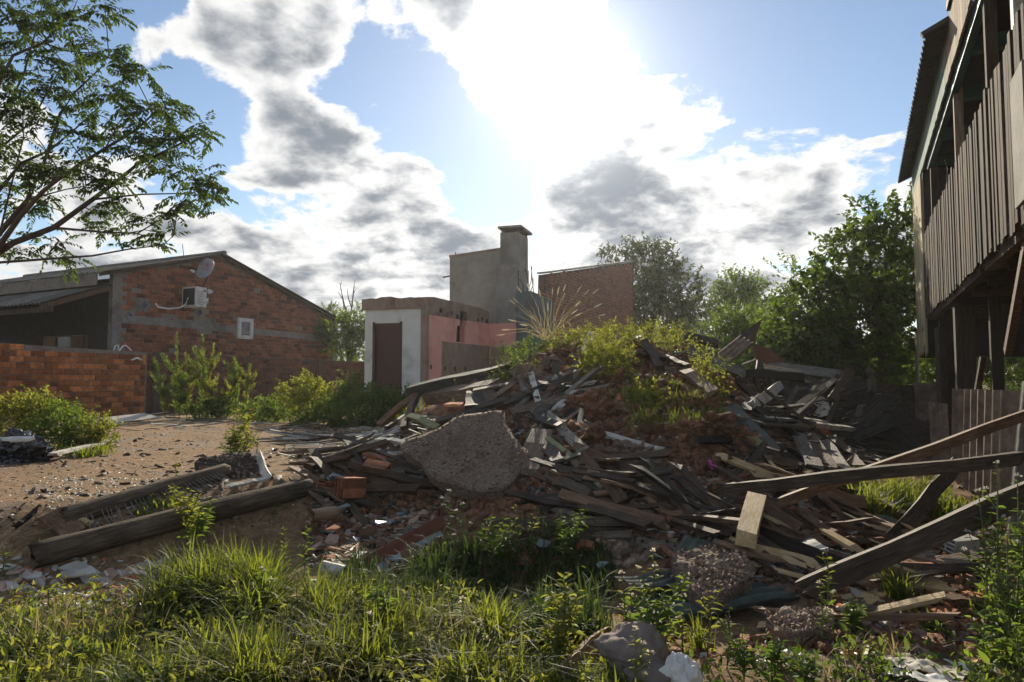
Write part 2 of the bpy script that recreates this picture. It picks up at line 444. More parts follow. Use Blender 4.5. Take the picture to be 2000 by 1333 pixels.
def thing(name, label, cat, loc, group=None):
    o = bpy.data.objects.new(name, None)
    o.empty_display_size = .1
    COL.objects.link(o)
    o.location = loc
    PWORLD[o.name] = Matrix.Translation(Vector(loc))
    return tagged(o, label, cat, group)


class MB:
    def __init__(s):
        s.v, s.f = [], []

    def add(s, verts, faces):
        b = len(s.v)
        s.v += [tuple(v) for v in verts]
        s.f += [tuple(i + b for i in f) for f in faces]

    def hexa(s, p):
        """eight corners: bottom 0-3 counter-clockwise, top 4-7"""
        s.add(p, [(3, 2, 1, 0), (4, 5, 6, 7), (0, 1, 5, 4), (1, 2, 6, 5), (2, 3, 7, 6), (3, 0, 4, 7)])

    def box(s, c, u, v, w):
        """centre and three half-axis vectors"""
        c, u, v, w = Vector(c), Vector(u), Vector(v), Vector(w)
        s.hexa([c - u - v - w, c + u - v - w, c + u + v - w, c - u + v - w, c - u - v + w, c + u - v + w, c + u + v + w, c - u + v + w])

    def bar(s, p0, p1, w, t, up=(0, 0, 1)):
        p0, p1 = Vector(p0), Vector(p1)
        d = (p1 - p0)
        a = d.cross(Vector(up))
        if a.length < 1e-5:
            a = d.cross(Vector((1, 0, 0)))
        a.normalize()
        b = a.cross(d).normalized()
        s.box((p0 + p1) / 2, d / 2, a * w / 2, b * t / 2)

    def tube(s, pts, rad, n=7, cap=True):
        pts = [Vector(p) for p in pts]
        rings = []
        up = Vector((.31, .17, .93)).normalized()
        for i, p in enumerate(pts):
            d = (pts[min(i + 1, len(pts) - 1)] - pts[max(i - 1, 0)]).normalized()
            a = d.cross(up)
            if a.length < .1:
                a = d.cross(Vector((1, 0, 0)))
            a.normalize()
            b = d.cross(a)
            r = rad[i] if isinstance(rad, (list, tuple)) else rad
            rings.append([p + (a * math.cos(k * 2 * math.pi / n) + b * math.sin(k * 2 * math.pi / n)) * r for k in range(n)])
        vs = [q for r in rings for q in r]
        fs = []
        for i in range(len(pts) - 1):
            for k in range(n):
                k2 = (k + 1) % n
                fs.append((i * n + k, i * n + k2, (i + 1) * n + k2, (i + 1) * n + k))
        if cap:
            fs.append(tuple(range(n))[::-1])
            fs.append(tuple((len(pts) - 1) * n + k for k in range(n)))
        s.add(vs, fs)

    def mesh(s, name, mat=None, smooth=False):
        me = bpy.data.meshes.new(name)
        me.from_pydata(s.v, [], s.f)
        if mat:
            me.materials.append(MAT[mat] if isinstance(mat, str) else mat)
        if smooth:
            me.polygons.foreach_set('use_smooth', [True] * len(me.polygons))
        me.update()
        return me

    def build(s, name, mat, parent=None, smooth=False, mw=None):
        return link(name, s.mesh(name, mat, smooth), parent, mw)


def np_mesh(name, verts, faces, mat, smooth=False):
    """verts (N,3), faces (M,k) arrays"""
    me = bpy.data.meshes.new(name)
    verts = np.ascontiguousarray(verts, dtype=np.float32)
    faces = np.ascontiguousarray(faces, dtype=np.int32)
    k = faces.shape[1]
    me.vertices.add(len(verts))
    me.vertices.foreach_set('co', verts.ravel())
    me.loops.add(faces.size)
    me.loops.foreach_set('vertex_index', faces.ravel())
    me.polygons.add(len(faces))
    me.polygons.foreach_set('loop_start', np.arange(0, faces.size, k, dtype=np.int32))
    me.polygons.foreach_set('loop_total', np.full(len(faces), k, dtype=np.int32))
    if smooth:
        me.polygons.foreach_set('use_smooth', np.ones(len(faces), dtype=bool))
    me.materials.append(MAT[mat])
    me.update(calc_edges=True)
    return me


# ------------------------------------------------------------------ terrain
_perm = np.random.default_rng(5).random((256, 256))


def vnoise(x, y):
    xi, yi = np.floor(x).astype(int), np.floor(y).astype(int)
    fx, fy = x - xi, y - yi
    fx, fy = fx * fx * (3 - 2 * fx), fy * fy * (3 - 2 * fy)
    g = lambda a, b: _perm[a % 256, b % 256]
    return (g(xi, yi) * (1 - fx) + g(xi + 1, yi) * fx) * (1 - fy) + (g(xi, yi + 1) * (1 - fx) + g(xi + 1, yi + 1) * fx) * fy - .5


def fbm(x, y, o=5):
    a, s, t = 1.0, 1.0, 0
    for i in range(o):
        t = t + a * vnoise(x * s + i * 13.7, y * s + i * 7.3)
        a *= .52
        s *= 2.03
    return t


def sstep(a, b, x):
    t = np.clip((x - a) / (b - a), 0, 1)
    return t * t * (3 - 2 * t)


def mound_mask(x, y):
    rx = np.where(x < 1.45, 3.5, 2.75)
    ry = np.where(y < 10.4, 6.0, 4.0)
    r = np.sqrt(((x - 1.45) / rx) ** 2 + ((y - 10.4) / ry) ** 2 + .03)
    t = 1.06 - r
    return np.where(t > .12, t, .06 * np.exp(np.clip((t - .12) / .06, -30, 0)) + np.where(t > .12, 0, .06 * sstep(-.2, .12, t)))


def ground_z(x, y):
    x, y = np.asarray(x, dtype=float), np.asarray(y, dtype=float)
    t = y - 5.0 - (x + 3.5) * .78
    left = .15 + .45 * sstep(-.9, .45, t)
    right = .15 + .45 * sstep(4.5, 9.5, y)
    b = left + (right - left) * sstep(-1.6, .6, x)
    m = mound_mask(x, y)
    z = b + 1.72 * m
    near = np.exp(-((x - .5) ** 2 + (y - 8) ** 2) / 300)
    rough = .02 + .20 * np.clip(m * 2.2, 0, 1)
    z = z + rough * fbm(x * 1.7, y * 1.7, 6) + .05 * near * fbm(x * .6 + 9, y * .6, 3)
    z = z + np.clip(m * 3, 0, 1) * (.10 * np.abs(fbm(x * 5, y * 5, 4)) + .03 * fbm(x * 16, y * 16, 2))
    z = z - .34 * np.exp(-((x - .08) / .62) ** 2 - ((y - 4.75) / .45) ** 2)  # dip carved at the heap's foot to deepen the shade there
    z = z + (.10 - z) * .85 * np.exp(-((x - 1.1) / .62) ** 4 - ((y - 4.0) / .50) ** 4)
    m2 = np.sqrt(((x - 4.9) / 2.5) ** 2 + ((y - 11.6) / 2.6) ** 2)
    z = z + (.85 + .25 * fbm(x * 2.2, y * 2.2, 4)) * (1 - sstep(.25, 1.0, m2))
    return z


def gz(x, y):
    return float(ground_z(x, y))


_ts = np.concatenate([np.arange(2.0, 16, .03), np.arange(16, 60, .25)])


def onto(px, py, lift=0.0):
    """the point of the ground seen through a point of the photograph"""
    r = ray(px, py)
    z = 1.5 + r.z * _ts
    g = ground_z(r.x * _ts, _ts) + lift
    hit = np.nonzero(z < g)[0]
    t = _ts[hit[0]] if len(hit) else 16.0
    return Vector((r.x * t, t, 1.5 + r.z * t))


def gnormal(x, y, e=.12):
    return Vector((gz(x - e, y) - gz(x + e, y), gz(x, y - e) - gz(x, y + e), 2 * e)).normalized()


def axis_lines(lo, hi, step, far, grow=1.16):
    a = list(np.arange(lo, hi + 1e-6, step))
    s, v, up = step, a[-1], []
    while v < far:
        s *= grow
        v += s
        up.append(v)
    s, v, dn = step, a[0], []
    while v > -far:
        s *= grow
        v -= s
        dn.append(v)
    return np.array(dn[::-1] + a + up)


def build_ground():
    xs = axis_lines(-6.5, 7.5, .045, 3500)
    ys = axis_lines(2.2, 14.5, .045, 3500)
    X, Y = np.meshgrid(xs, ys)
    Z = ground_z(X, Y)
    far = np.maximum(np.abs(X), np.abs(Y))
    Z = np.where(far > 60, Z + (.6 - Z) * sstep(60, 120, far), Z)
    v = np.stack([X, Y, Z], -1).reshape(-1, 3)
    ny, nx = X.shape
    i = np.arange((ny - 1) * nx).reshape(ny - 1, nx)[:, :-1].ravel()
    f = np.stack([i, i + 1, i + 1 + nx, i + nx], -1)
    m = bpy.data.materials.new('earth')
    m.use_nodes = True
    nt = m.node_tree
    bs = nt.nodes['Principled BSDF']
    bs.inputs['Roughness'].default_value = .95
    bs.inputs['Specular IOR Level'].default_value = .2
    ge = nd(nt, 'ShaderNodeNewGeometry')
    P = ge.outputs['Position']

    def nz(s, d, r=.6):
        n = nd(nt, 'ShaderNodeTexNoise')
        n.inputs['Scale'].default_value = s
        n.inputs['Detail'].default_value = d
        n.inputs['Roughness'].default_value = r
        lk(nt, P, n.inputs['Vector'])
        return n.outputs['Fac']
    sp = nd(nt, 'ShaderNodeSeparateXYZ')
    lk(nt, P, sp.inputs[0])
    dx = mth(nt, 'MULTIPLY', mth(nt, 'SUBTRACT', sp.outputs[0], 1.7), .30)
    dy = mth(nt, 'MULTIPLY', mth(nt, 'SUBTRACT', sp.outputs[1], 9.2), .19)
    r = mth(nt, 'SQRT', mth(nt, 'ADD', mth(nt, 'MULTIPLY', dx, dx), mth(nt, 'MULTIPLY', dy, dy)))
    r = mth(nt, 'ADD', r, mth(nt, 'MULTIPLY', mth(nt, 'SUBTRACT', nz(1.3, 4), .5), .7))
    mnd = maprange(nt, r, .65, 1.15, 1, 0)
    yard = ramp(nt, maprange(nt, nz(16, 10, .75), .3, .7, 0, 1, False), [(0, (.12, .070, .036)), (.5, (.31, .195, .105)), (1, (.50, .35, .21))])
    grav = ramp(nt, maprange(nt, nz(45, 6, .8), .35, .65, 0, 1, False), [(0, (.10, .09, .08)), (.5, (.25, .23, .21)), (1, (.46, .44, .41))])
    yard = mixc(nt, maprange(nt, nz(.9, 4), .54, .64, 0, .5), yard, grav)
    soil = ramp(nt, maprange(nt, nz(9, 10, .72), .3, .7, 0, 1, False), [(0, (.10, .048, .027)), (.5, (.25, .12, .066)), (1, (.40, .225, .14))])
    soil = mixc(nt, maprange(nt, nz(1.6, 4), .50, .66, 0, .85), soil, (.40, .145, .06))
    soil = mixc(nt, maprange(nt, nz(2.6, 5), .54, .66, 0, .6), soil, (.13, .10, .08))
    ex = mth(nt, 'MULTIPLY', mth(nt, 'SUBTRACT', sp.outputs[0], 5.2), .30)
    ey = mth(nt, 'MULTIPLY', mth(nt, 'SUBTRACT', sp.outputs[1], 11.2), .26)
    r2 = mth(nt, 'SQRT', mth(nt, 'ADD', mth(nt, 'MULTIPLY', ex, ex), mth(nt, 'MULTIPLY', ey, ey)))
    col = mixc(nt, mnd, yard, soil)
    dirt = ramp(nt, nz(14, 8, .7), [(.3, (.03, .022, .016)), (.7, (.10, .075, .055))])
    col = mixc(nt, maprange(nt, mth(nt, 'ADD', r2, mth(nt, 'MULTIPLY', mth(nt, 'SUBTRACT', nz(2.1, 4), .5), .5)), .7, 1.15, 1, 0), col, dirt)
    patch = mixc(nt, maprange(nt, nz(.55, 5), .52, .64, 0, .35), col, (.15, .105, .07))
    col = mixc(nt, mth(nt, 'MULTIPLY', maprange(nt, nz(70, 4, .8), .56, .66, 0, .6), mth(nt, 'SUBTRACT', 1.0, mnd)), mixc(nt, mnd, patch, col), (.07, .052, .036))
    lk(nt, col, bs.inputs['Base Color'])
    bp = nd(nt, 'ShaderNodeBump')
    bp.inputs['Strength'].default_value = .9
    bp.inputs['Distance'].default_value = .05
    lk(nt, mth(nt, 'ADD', nz(28, 8, .7), mth(nt, 'MULTIPLY', nz(90, 3), .4)), bp.inputs['Height'])
    lk(nt, bp.outputs[0], bs.inputs['Normal'])
    MAT['earth'] = m
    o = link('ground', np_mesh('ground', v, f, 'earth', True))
    tagged(o, 'bare earth yard rising into a mound of red soil', 'ground', kind='structure')


build_ground()
# ------------------------------------------------------------------ buildings
U = Vector((.450, .893, 0)).normalized()      # the depth of the lots
NL = Vector((-U.y, U.x, 0))                   # to the left, across the lots
NR = -NL
Z = Vector((0, 0, 1))


def frame(o, u, n, w=Z):
    """matrix whose x, y, z axes are u, n, w at o"""
    m = Matrix((u, n, w)).transposed().to_4x4()
    m.translation = o
    return m


def brick_mesh(name, L, H, D, mat, seed):
    r = random.Random(seed)
    b = MB()
    c = .012
    j = lambda: r.uniform(-.0035, .0035)
    # front face at y = 0 with a worn chamfer, depth to y = +D
    f = [(c + j(), j(), c + j()), (L - c + j(), j(), c + j()), (L - c + j(), j(), H - c + j()), (c + j(), j(), H - c + j())]
    g = [(0, c, 0), (L, c, 0), (L, c, H), (0, c, H)]
    k = [(0, D, 0), (L, D, 0), (L, D, H), (0, D, H)]
    b.add(f + g + k, [(0, 1, 2, 3), (4, 5, 1, 0), (5, 6, 2, 1), (6, 7, 3, 2), (7, 4, 0, 3), (8, 9, 5, 4), (9, 10, 6, 5), (10, 11, 7, 6), (11, 8, 4, 7)])
    return b


def lay_bricks(parent, o, u, n_in, length, top, L, H, joint, mat, skip=None, limit=300, proud=.012, depth=.09, seed=1, z0=0.0, missing=.0):
    """running bond from corner o along u; n_in points into the wall; top(a) gives the wall's height at the distance a"""
    r = random.Random(seed)
    kinds = [brick_mesh('brick', L, H, depth, mat, seed * 10 + i) for i in range(4)]
    half = [brick_mesh('brick', L / 2 - joint / 2, H, depth, mat, seed * 20 + i) for i in range(2)]
    meshes = {}
    spots = []
    row, z = 0, z0
    while True:
        z = z0 + row * (H + joint)
        if z > 9:
            break
        a = joint if row % 2 == 0 else joint + L / 2
        cells = [] if row % 2 == 0 else [(joint, True)]
        if row % 2:
            a = joint + L / 2 + joint / 2
            cells = [(joint, True)]
        while a + L <= length + .01:
            cells.append((a, False))
            a += L + joint
        if a + L / 2 <= length + .01:
            cells.append((a, True))
        any_ = False
        for (a, h) in cells:
            w = L / 2 - joint / 2 if h else L
            if z + H > min(top(a), top(a + w)) + .005:
                continue
            any_ = True
            if skip and skip(a, a + w, z, z + H):
                continue
            if r.random() < missing:
                continue
            spots.append((a, z, h))
        if not any_ and row > 2:
            break
        row += 1
    def dist(s):
        return ((o + u * s[0] + Z * s[1]) - EYE).length
    spots.sort(key=dist)
    rest = MB()
    for i, (a, z, h) in enumerate(spots):
        p = o + u * a + Z * z - n_in * (proud + r.uniform(-.004, .006))
        mw = frame(p, u, n_in) @ Matrix.Rotation(r.uniform(-.012, .012), 4, 'Y')
        idx = (h, r.randrange(2 if h else 4))
        src = (half if h else kinds)[idx[1]]
        if i < limit:
            if idx not in meshes:
                meshes[idx] = src.mesh('brick', mat)
            link('brick', meshes[idx], parent, mw)
        else:
            rest.add([mw @ Vector(v) for v in src.v], src.f)
    if rest.v:
        tagged(rest.build('brick_courses', mat, parent), kind='stuff')


def slab(parent, name, mat, o, u, n_in, a0, a1, z0, z1, d0, d1):
    """a box on the wall frame: along u from a0 to a1, up from z0 to z1, into the wall from d0 to d1"""
    b = MB()
    P = lambda a, d, z: o + u * a + n_in * d + Z * z
    b.hexa([P(a0, d0, z0), P(a1, d0, z0), P(a1, d1, z0), P(a0, d1, z0), P(a0, d0, z1), P(a1, d0, z1), P(a1, d1, z1), P(a0, d1, z1)])
    return b.build(name, mat, parent)


def prism(parent, name, mat, o, u, n_in, poly, d0, d1):
    """polygon of (a, z) extruded into the wall from d0 to d1"""
    b = MB()
    n = len(poly)
    vs = [o + u * a + Z * z + n_in * d0 for a, z in poly] + [o + u * a + Z * z + n_in * d1 for a, z in poly]
    fs = [tuple(range(n)), tuple(range(n, 2 * n))[::-1]] + [(i, i + n, (i + 1) % n + n, (i + 1) % n) for i in range(n)]
    b.add(vs, [f[::-1] for f in fs])
    return b.build(name, mat, parent)


def corrugated(p, q, s, amp, pitch, thick=.006, bend=None, per=6, rows=2):
    """sheet from corner p: ridges run along q, waves are counted along s (q and s are full edge vectors)"""
    p, q, s = Vector(p), Vector(q), Vector(s)
    n = q.cross(s).normalized()
    nw = max(2, int(s.length / pitch * per))
    b = MB()
    vs = []
    for side in (0, 1):
        for i in range(rows + 1):
            for k in range(nw + 1):
                f = k / nw
                h = amp * math.cos(2 * math.pi * f * s.length / pitch)
                v = p + q * (i / rows) + s * f + n * (h - side * thick)
                if bend:
                    v = v + n * bend(i / rows, f)
                vs.append(v)
    m = nw + 1
    lay = m * (rows + 1)
    fs = []
    for i in range(rows):
        for k in range(nw):
            a = i * m + k
            fs.append((a, a + m, a + m + 1, a + 1))
            fs.append((a + lay, a + lay + 1, a + lay + m + 1, a + lay + m))
    for k in range(nw):
        fs.append((k, k + 1, k + 1 + lay, k + lay))
        a = rows * m + k
        fs.append((a + 1, a, a + lay, a + 1 + lay))
    for i in range(rows):
        a = i * m
        fs.append((a + m, a, a + lay, a + m + lay))
        a = i * m + nw
        fs.append((a, a + m, a + m + lay, a + lay))
    b.add(vs, fs)
    return b


def flat(x, y):
    return Vector((x, y, 0))


# ---------------------------------------------------------------- yard wall on the left
end = at(287, 700, 18.6)
NWALL_O = flat(end.x, end.y) - U * 4.6 + Z * .55          # runs on out of the frame
bw = thing('brick_wall', 'orange hollow brick yard wall with blackened top course, nearest the camera', 'wall', NWALL_O)
topA = lambda a: 1.83 - .025 * a
prism(bw, 'mortar_bed', 'mortar', NWALL_O, U, NL, [(0, 0), (4.6, 0), (4.6, 1.72), (0, 1.82)], 0, .16)
lay_bricks(bw, NWALL_O, U, NL, 4.6, topA, .29, .125, .014, 'brick', limit=300, proud=.014, seed=3)

FWALL_O = flat(end.x, end.y) + NL * .12 + U * .02 + Z * .55
fw = thing('brick_wall', 'long dark brick wall running back behind the weeds to the ruin', 'wall', FWALL_O)
LF = 9.6
prism(fw, 'mortar_bed', 'dark_mortar', FWALL_O, U, NL, [(0, 0), (LF, 0), (LF, 1.70), (0, 1.70)], 0, .16)
lay_bricks(fw, FWALL_O, U, NL, LF, lambda a: 1.72, .29, .125, .014, 'old_brick', limit=300, proud=.008, seed=5)
for a in (.25, 3.4, 6.7):
    slab(fw, 'pier', 'dark_mortar', FWALL_O, U, NL, a, a + .2, 0, 1.76, -.05, .0)
b = MB()
b.tube([NWALL_O + U * 2.45 - NL * .5 + Z * -.1, NWALL_O + U * 2.45 - NL * .5 + Z * .36], .035, 10)
tagged(b.build('drain_pipe', 'white_plastic'), 'short white plastic pipe standing up in front of the orange brick wall', 'pipe')
b = MB()
b.tube([NWALL_O + U * 4.05 - NL * .16 + Z * 1.50, NWALL_O + U * 4.2 - NL * .16 + Z * 1.56, NWALL_O + U * 4.42 - NL * .03 + Z * 1.52], .02, 8)
tagged(b.build('pipe_stub', 'white_plastic'), 'thin white pipe stub sticking out near the end of the orange brick wall', 'pipe')
# white bent pieces standing on the wall
for k, (dx, lean) in enumerate(((0, -.10), (.14, .12))):
    b = MB()
    o = NWALL_O + U * 3.7 + NL * .08 + U * dx + Z * 1.70
    b.tube([o, o + Z * .17 + U * (.09 + lean * .3), o + Z * .19 + U * (.17 + lean * .3), o + Z * .06 + U * (.25 + lean)], .016, 6)
    tagged(b.build('bent_pipe', 'white_plastic'), ['white hooked pipe end on top of the brick wall, the left of two', 'white hooked pipe end on top of the brick wall, the right of two'][k], 'pipe')

# ---------------------------------------------------------------- brick house on the left
HO = flat(-12.2, 21.0) + Z * .6
house = thing('brick_house', 'red hollow brick house with gable wall, air conditioner and small white window', 'house', HO)
HL, PK = 10.15, 3.85


def gable(a):
    return 4.25 + (1.13 * a / PK if a < PK else 1.13 - 1.86 * (a - PK) / (HL - PK))


prism(house, 'gable_wall', 'mortar', HO, U, NL, [(0, 0), (HL, 0), (HL, gable(HL)), (PK, gable(PK)), (0, gable(0))], 0, .18)


def on_gable(px, py):
    r = ray(px, py)
    k = (HO - EYE).dot(NL) / r.dot(NL)
    v = EYE + r * k - HO
    return v.dot(U), v.z


_a, _b = on_gable(462, 662), on_gable(492, 624)
WIN = (_a[0], _b[0], (_a[1] + on_gable(492, 663)[1]) / 2, _b[1])
BAND = lambda a: 2.72 - .012 * a
DIA = [on_gable(*p) for p in ((254, 620), (281, 596), (335, 630), (405, 637), (389, 611))]
VENT = .2


def hskip(a0, a1, z0, z1):
    m = (a0 + a1) / 2
    if a0 < .22 or a1 > HL - .2:
        return True
    c = (z0 + z1) / 2
    if BAND(m) < c < BAND(m) + .23:
        return True
    if WIN[0] - .04 < m < WIN[1] + .04 and WIN[2] < c < WIN[3]:
        return True
    for (a, z) in DIA:
        if abs(m - a) < .30 and abs((z0 + z1) / 2 - z) < .22:
            return True
    return False


lay_bricks(house, HO, U, NL, HL, lambda a: gable(a) - .04, .29, .128, .014, 'house_brick', hskip, limit=300, proud=.013, seed=8, missing=.012)
prism(house, 'tie_beam', 'concrete', HO, U, NL, [(.0, BAND(0)), (HL, BAND(HL)), (HL, BAND(HL) + .23), (.0, BAND(0) + .23)], -.024, .05)
slab(house, 'corner_post', 'concrete', HO, U, NL, 0, .2, 0, BAND(0), -.02, .05)
slab(house, 'corner_post', 'concrete', HO, U, NL, HL - .18, HL, 0, BAND(HL), -.02, .05)
for (a, z) in DIA:
    r_, i_ = VENT, VENT * .64
    b = MB()
    outer = [(a, z - r_), (a + r_, z), (a, z + r_), (a - r_, z)]
    inner = [(a, z - i_), (a + i_, z), (a, z + i_), (a - i_, z)]
    vs = []
    for d in (-.03, .06):
        vs += [HO + U * p[0] + Z * p[1] + NL * d for p in outer] + [HO + U * p[0] + Z * p[1] + NL * d for p in inner]
    fs = []
    for i in range(4):
        j = (i + 1) % 4
        fs += [(i, i + 4, j + 4, j), (i + 8, j + 8, j + 12, i + 12), (i, j, j + 8, i + 8), (i + 4, i + 12, j + 12, j + 4)]
    b.add(vs, fs)
    v = b.build('vent', 'concrete', house)
    b = MB()
    b.add([HO + U * p[0] + Z * p[1] + NL * -.006 for p in inner], [(0, 3, 2, 1)])
    b.build('pane', 'glass', v)
w = MB()
a0, a1, z0, z1 = WIN
fr = (a1 - a0) * .19
P = lambda a, z, d: HO + U * a + Z * z + NL * d
for (x0, x1, y0, y1) in ((a0, a1, z0, z0 + fr), (a0, a1, z1 - fr, z1), (a0, a0 + fr, z0 + fr, z1 - fr), (a1 - fr, a1, z0 + fr, z1 - fr)):
    w.hexa([P(x0, y0, -.09), P(x1, y0, -.09), P(x1, y0, .05), P(x0, y0, .05), P(x0, y1, -.09), P(x1, y1, -.09), P(x1, y1, .05), P(x0, y1, .05)])
wf = w.build('window', 'white_paint', house)
b = MB()
b.add([P(a0 + fr, z0 + fr, -.02), P(a1 - fr, z0 + fr, -.02), P(a1 - fr, z1 - fr, -.02), P(a0 + fr, z1 - fr, -.02)], [(0, 1, 2, 3)])
b.build('pane', 'glass', wf)
# roof: two slopes of corrugated sheets with a verge, in separate sheets along the eaves
RIDGE = HO + U * PK + Z * (gable(PK) + .04)
FE = HO + U * -.55 + Z * (gable(0) - .14 + .04)
BE = HO + U * (HL + .35) + Z * (gable(HL) - .10 + .04)
for k in range(12):
    off = -.28 + k * 1.02
    lift = Z * (.006 * (k % 2))
    c = corrugated(FE + NL * off + lift, RIDGE - FE, NL * 1.06, .022, .177, .012, per=6, rows=2)
    c.build('roof_sheet', 'roof_tile', house)
    if k < 3:
        c = corrugated(RIDGE + NL * off + lift, BE - RIDGE, NL * 1.06, .022, .177, .012, per=6, rows=2)
        c.build('roof_sheet', 'roof_dark', house)
b = MB()
b.tube([RIDGE - NL * .32 + Z * .02, RIDGE + NL * 12 + Z * .02], .09, 8)
b.build('ridge_cap', 'roof_tile', house)
for p, q in ((FE, RIDGE), (RIDGE, BE)):
    b = MB()
    b.bar(p - NL * .16 - Z * .075, q - NL * .16 - Z * .075, .03, .10)
    b.build('barge_board', 'wood_dark', house)
# the front (eaves) wall going left, the porch's shade put into its near-black colour
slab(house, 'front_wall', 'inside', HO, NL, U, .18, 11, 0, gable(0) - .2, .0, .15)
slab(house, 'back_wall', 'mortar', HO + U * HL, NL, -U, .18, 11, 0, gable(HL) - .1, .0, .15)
b = MB()
eb = HO + U * -.50 + Z * (gable(0) - .30)
b.bar(eb, eb + NL * 11, .04, .36)
b.build('eaves_board', 'wood_grey', house)
# shuttered window under the porch
sw = slab(house, 'window', 'wood_brown', HO, NL, U, 1.15, 3.35, 1.0, 2.35, -.06, 0)
for k, (x0, x1) in enumerate(((1.2, 1.85), (2.65, 3.3))):
    slab(sw, 'shutter', 'wood_brown', HO, NL, U, x0, x1, 1.03, 2.32, -.12, -.06)
slab(sw, 'pane', 'glass', HO, NL, U, 1.92, 2.58, 1.05, 2.3, -.075, -.062)
# porch roof in front of that wall
pr0 = HO + U * -.04 + Z * 3.87
pr1 = HO + U * -2.05 + Z * 3.08
for k in range(9):
    off = .02 + k * 1.02
    corrugated(pr1 + NL * off + Z * (.008 * (k % 2)), pr0 - pr1, NL * 1.06, .028, .19, .014, per=6, rows=2).build('roof_sheet', 'roof_tile', house)
b = MB()
b.bar(pr0 - Z * .12 + NL * .05, pr1 - Z * .12 + NL * .05, .06, .14)
b.build('rafter', 'wood_brown', house)
for off in (.05, 3.9):
    b = MB()
    b.bar(pr1 + U * .3 + NL * off - Z * 3.0, pr1 + U * .3 + NL * off - Z * .08, .14, .14, up=(1, 0, 0))
    if off > 1:
        b.build('porch_post', 'wood_brown', house)
b = MB()
b.bar(pr1 + U * .3 - Z * .14, pr1 + U * .3 + NL * 9 - Z * .14, .08, .14)
b.build('porch_beam', 'wood_dark', house)
b = MB()
b.bar(HO + U * -2.4 + NL * 3.4 + Z * 1.25, HO + U * -2.4 + NL * 1.9 + Z * 2.5, .09, .12)
b.build('brace', 'wood_grey', house)

# air conditioner outdoor unit on the gable wall
_a = on_gable(395, 606)
ac0 = HO + U * (_a[0] - .85) + Z * (_a[1] + .02) - NL * .72
ac = thing('air_conditioner', 'white air conditioner outdoor unit bracketed to the brick gable below the dish', 'air conditioner', ac0)
b = MB()
Pa = lambda a, d, z: ac0 + U * a + NL * d + Z * z
H8 = lambda b, a0, a1, d0, d1, z0, z1: b.hexa([Pa(a0, d0, z0), Pa(a1, d0, z0), Pa(a1, d1, z0), Pa(a0, d1, z0), Pa(a0, d0, z1), Pa(a1, d0, z1), Pa(a1, d1, z1), Pa(a0, d1, z1)])
H8(b, 0, .42, 0, .66, 0, .66)
b.build('casing', 'white_paint', ac)
b = MB()
H8(b, -.012, 0, .05, .61, .05, .61)
b.build('side_grille', 'black', ac)
b = MB()
H8(b, .03, .30, -.012, 0, .05, .55)
b.build('fan_grille', 'white_paint', ac)
for k in range(9):
    b = MB()
    H8(b, .04, .29, -.022, -.012, .075 + k * .052, .092 + k * .052)
    b.build('louver', 'wire', ac)
b = MB()
H8(b, .31, .39, -.014, 0, .52, .57)
b.build('handle_slot', 'black', ac)
for a in (.06, .36):
    b = MB()
    b.bar(Pa(a, -.04, -.02), Pa(a, .62, -.02), .03, .04)
    b.bar(Pa(a, .61, -.02), Pa(a, .61, .32), .03, .03, up=(1, 0, 0))
    b.build('bracket', 'white_paint', ac)
b = MB()
b.tube([Pa(-.02, .34, .30), Pa(-.07, .40, .06), Pa(-.25, .46, -.06), Pa(-.60, .52, -.12), Pa(-.95, .56, -.10), Pa(-1.02, .60, .02)], .028, 7)
b.build('hose', 'white_plastic', ac)
b = MB()
b.tube([Pa(.43, .10, .10), Pa(.52, .12, .24), Pa(.64, .2, .32), Pa(.70, .3, .2), Pa(.66, .45, .02), Pa(.64, .7, .0)], .03, 7)
b.build('hose', 'white_plastic', ac)

# satellite dish with red lettering
_a = on_gable(409, 531)
dc = HO + U * (_a[0] - .45) + Z * (_a[1] - .02) - NL * .40
aim = (Vector((-.42, -.82, .34))).normalized()
du = Z.cross(aim).normalized()
dv = aim.cross(du).normalized()
du, dv = (du * .94 - dv * .34), (dv * .94 + du * .34)
dish = thing('satellite_dish', 'grey oval satellite dish with red lettering on the brick gable', 'satellite dish', HO + U * (_a[0] - .3) + Z * (_a[1] - .7) - NL * .05)
b = MB()
vs, fs = [], []
NR_, NS = 6, 28
for side in (0, 1):
    for i in range(NR_ + 1):
        rr = i / NR_
        for k in range(NS):
            t = k * 2 * math.pi / NS
            vs.append(dc + du * (.47 * rr * math.cos(t)) + dv * (.38 * rr * math.sin(t)) + aim * (.09 * rr * rr - .012 * side))
m = NS * (NR_ + 1)
for i in range(NR_):
    for k in range(NS):
        k2 = (k + 1) % NS
        fs.append((i * NS + k, i * NS + k2, (i + 1) * NS + k2, (i + 1) * NS + k))
        fs.append((m + i * NS + k2, m + i * NS + k, m + (i + 1) * NS + k, m + (i + 1) * NS + k2))
for k in range(NS):
    k2 = (k + 1) % NS
    fs.append((NR_ * NS + k, NR_ * NS + k2, m + NR_ * NS + k2, m + NR_ * NS + k))
b.add(vs, fs)
b.build('reflector', 'dish', dish, smooth=True)
b = MB()
b.tube([dc - aim * .02, dc - aim * .12 - Z * .1, HO + U * (_a[0] - .35) + Z * (_a[1] - .75) - NL * .02], .025, 8)
b.build('mast', 'rust', dish)
b = MB()
tip = dc + aim * .50 - dv * .30 + du * .16
b.tube([dc - dv * .38 + aim * .09, tip], .014, 7)
b.build('feed_arm', 'concrete', dish)
b = MB()
b.tube([tip - aim * .06, tip - aim * .02, tip + aim * .08], [.045, .05, .03], 9)
b.build('receiver', 'white_plastic', dish)


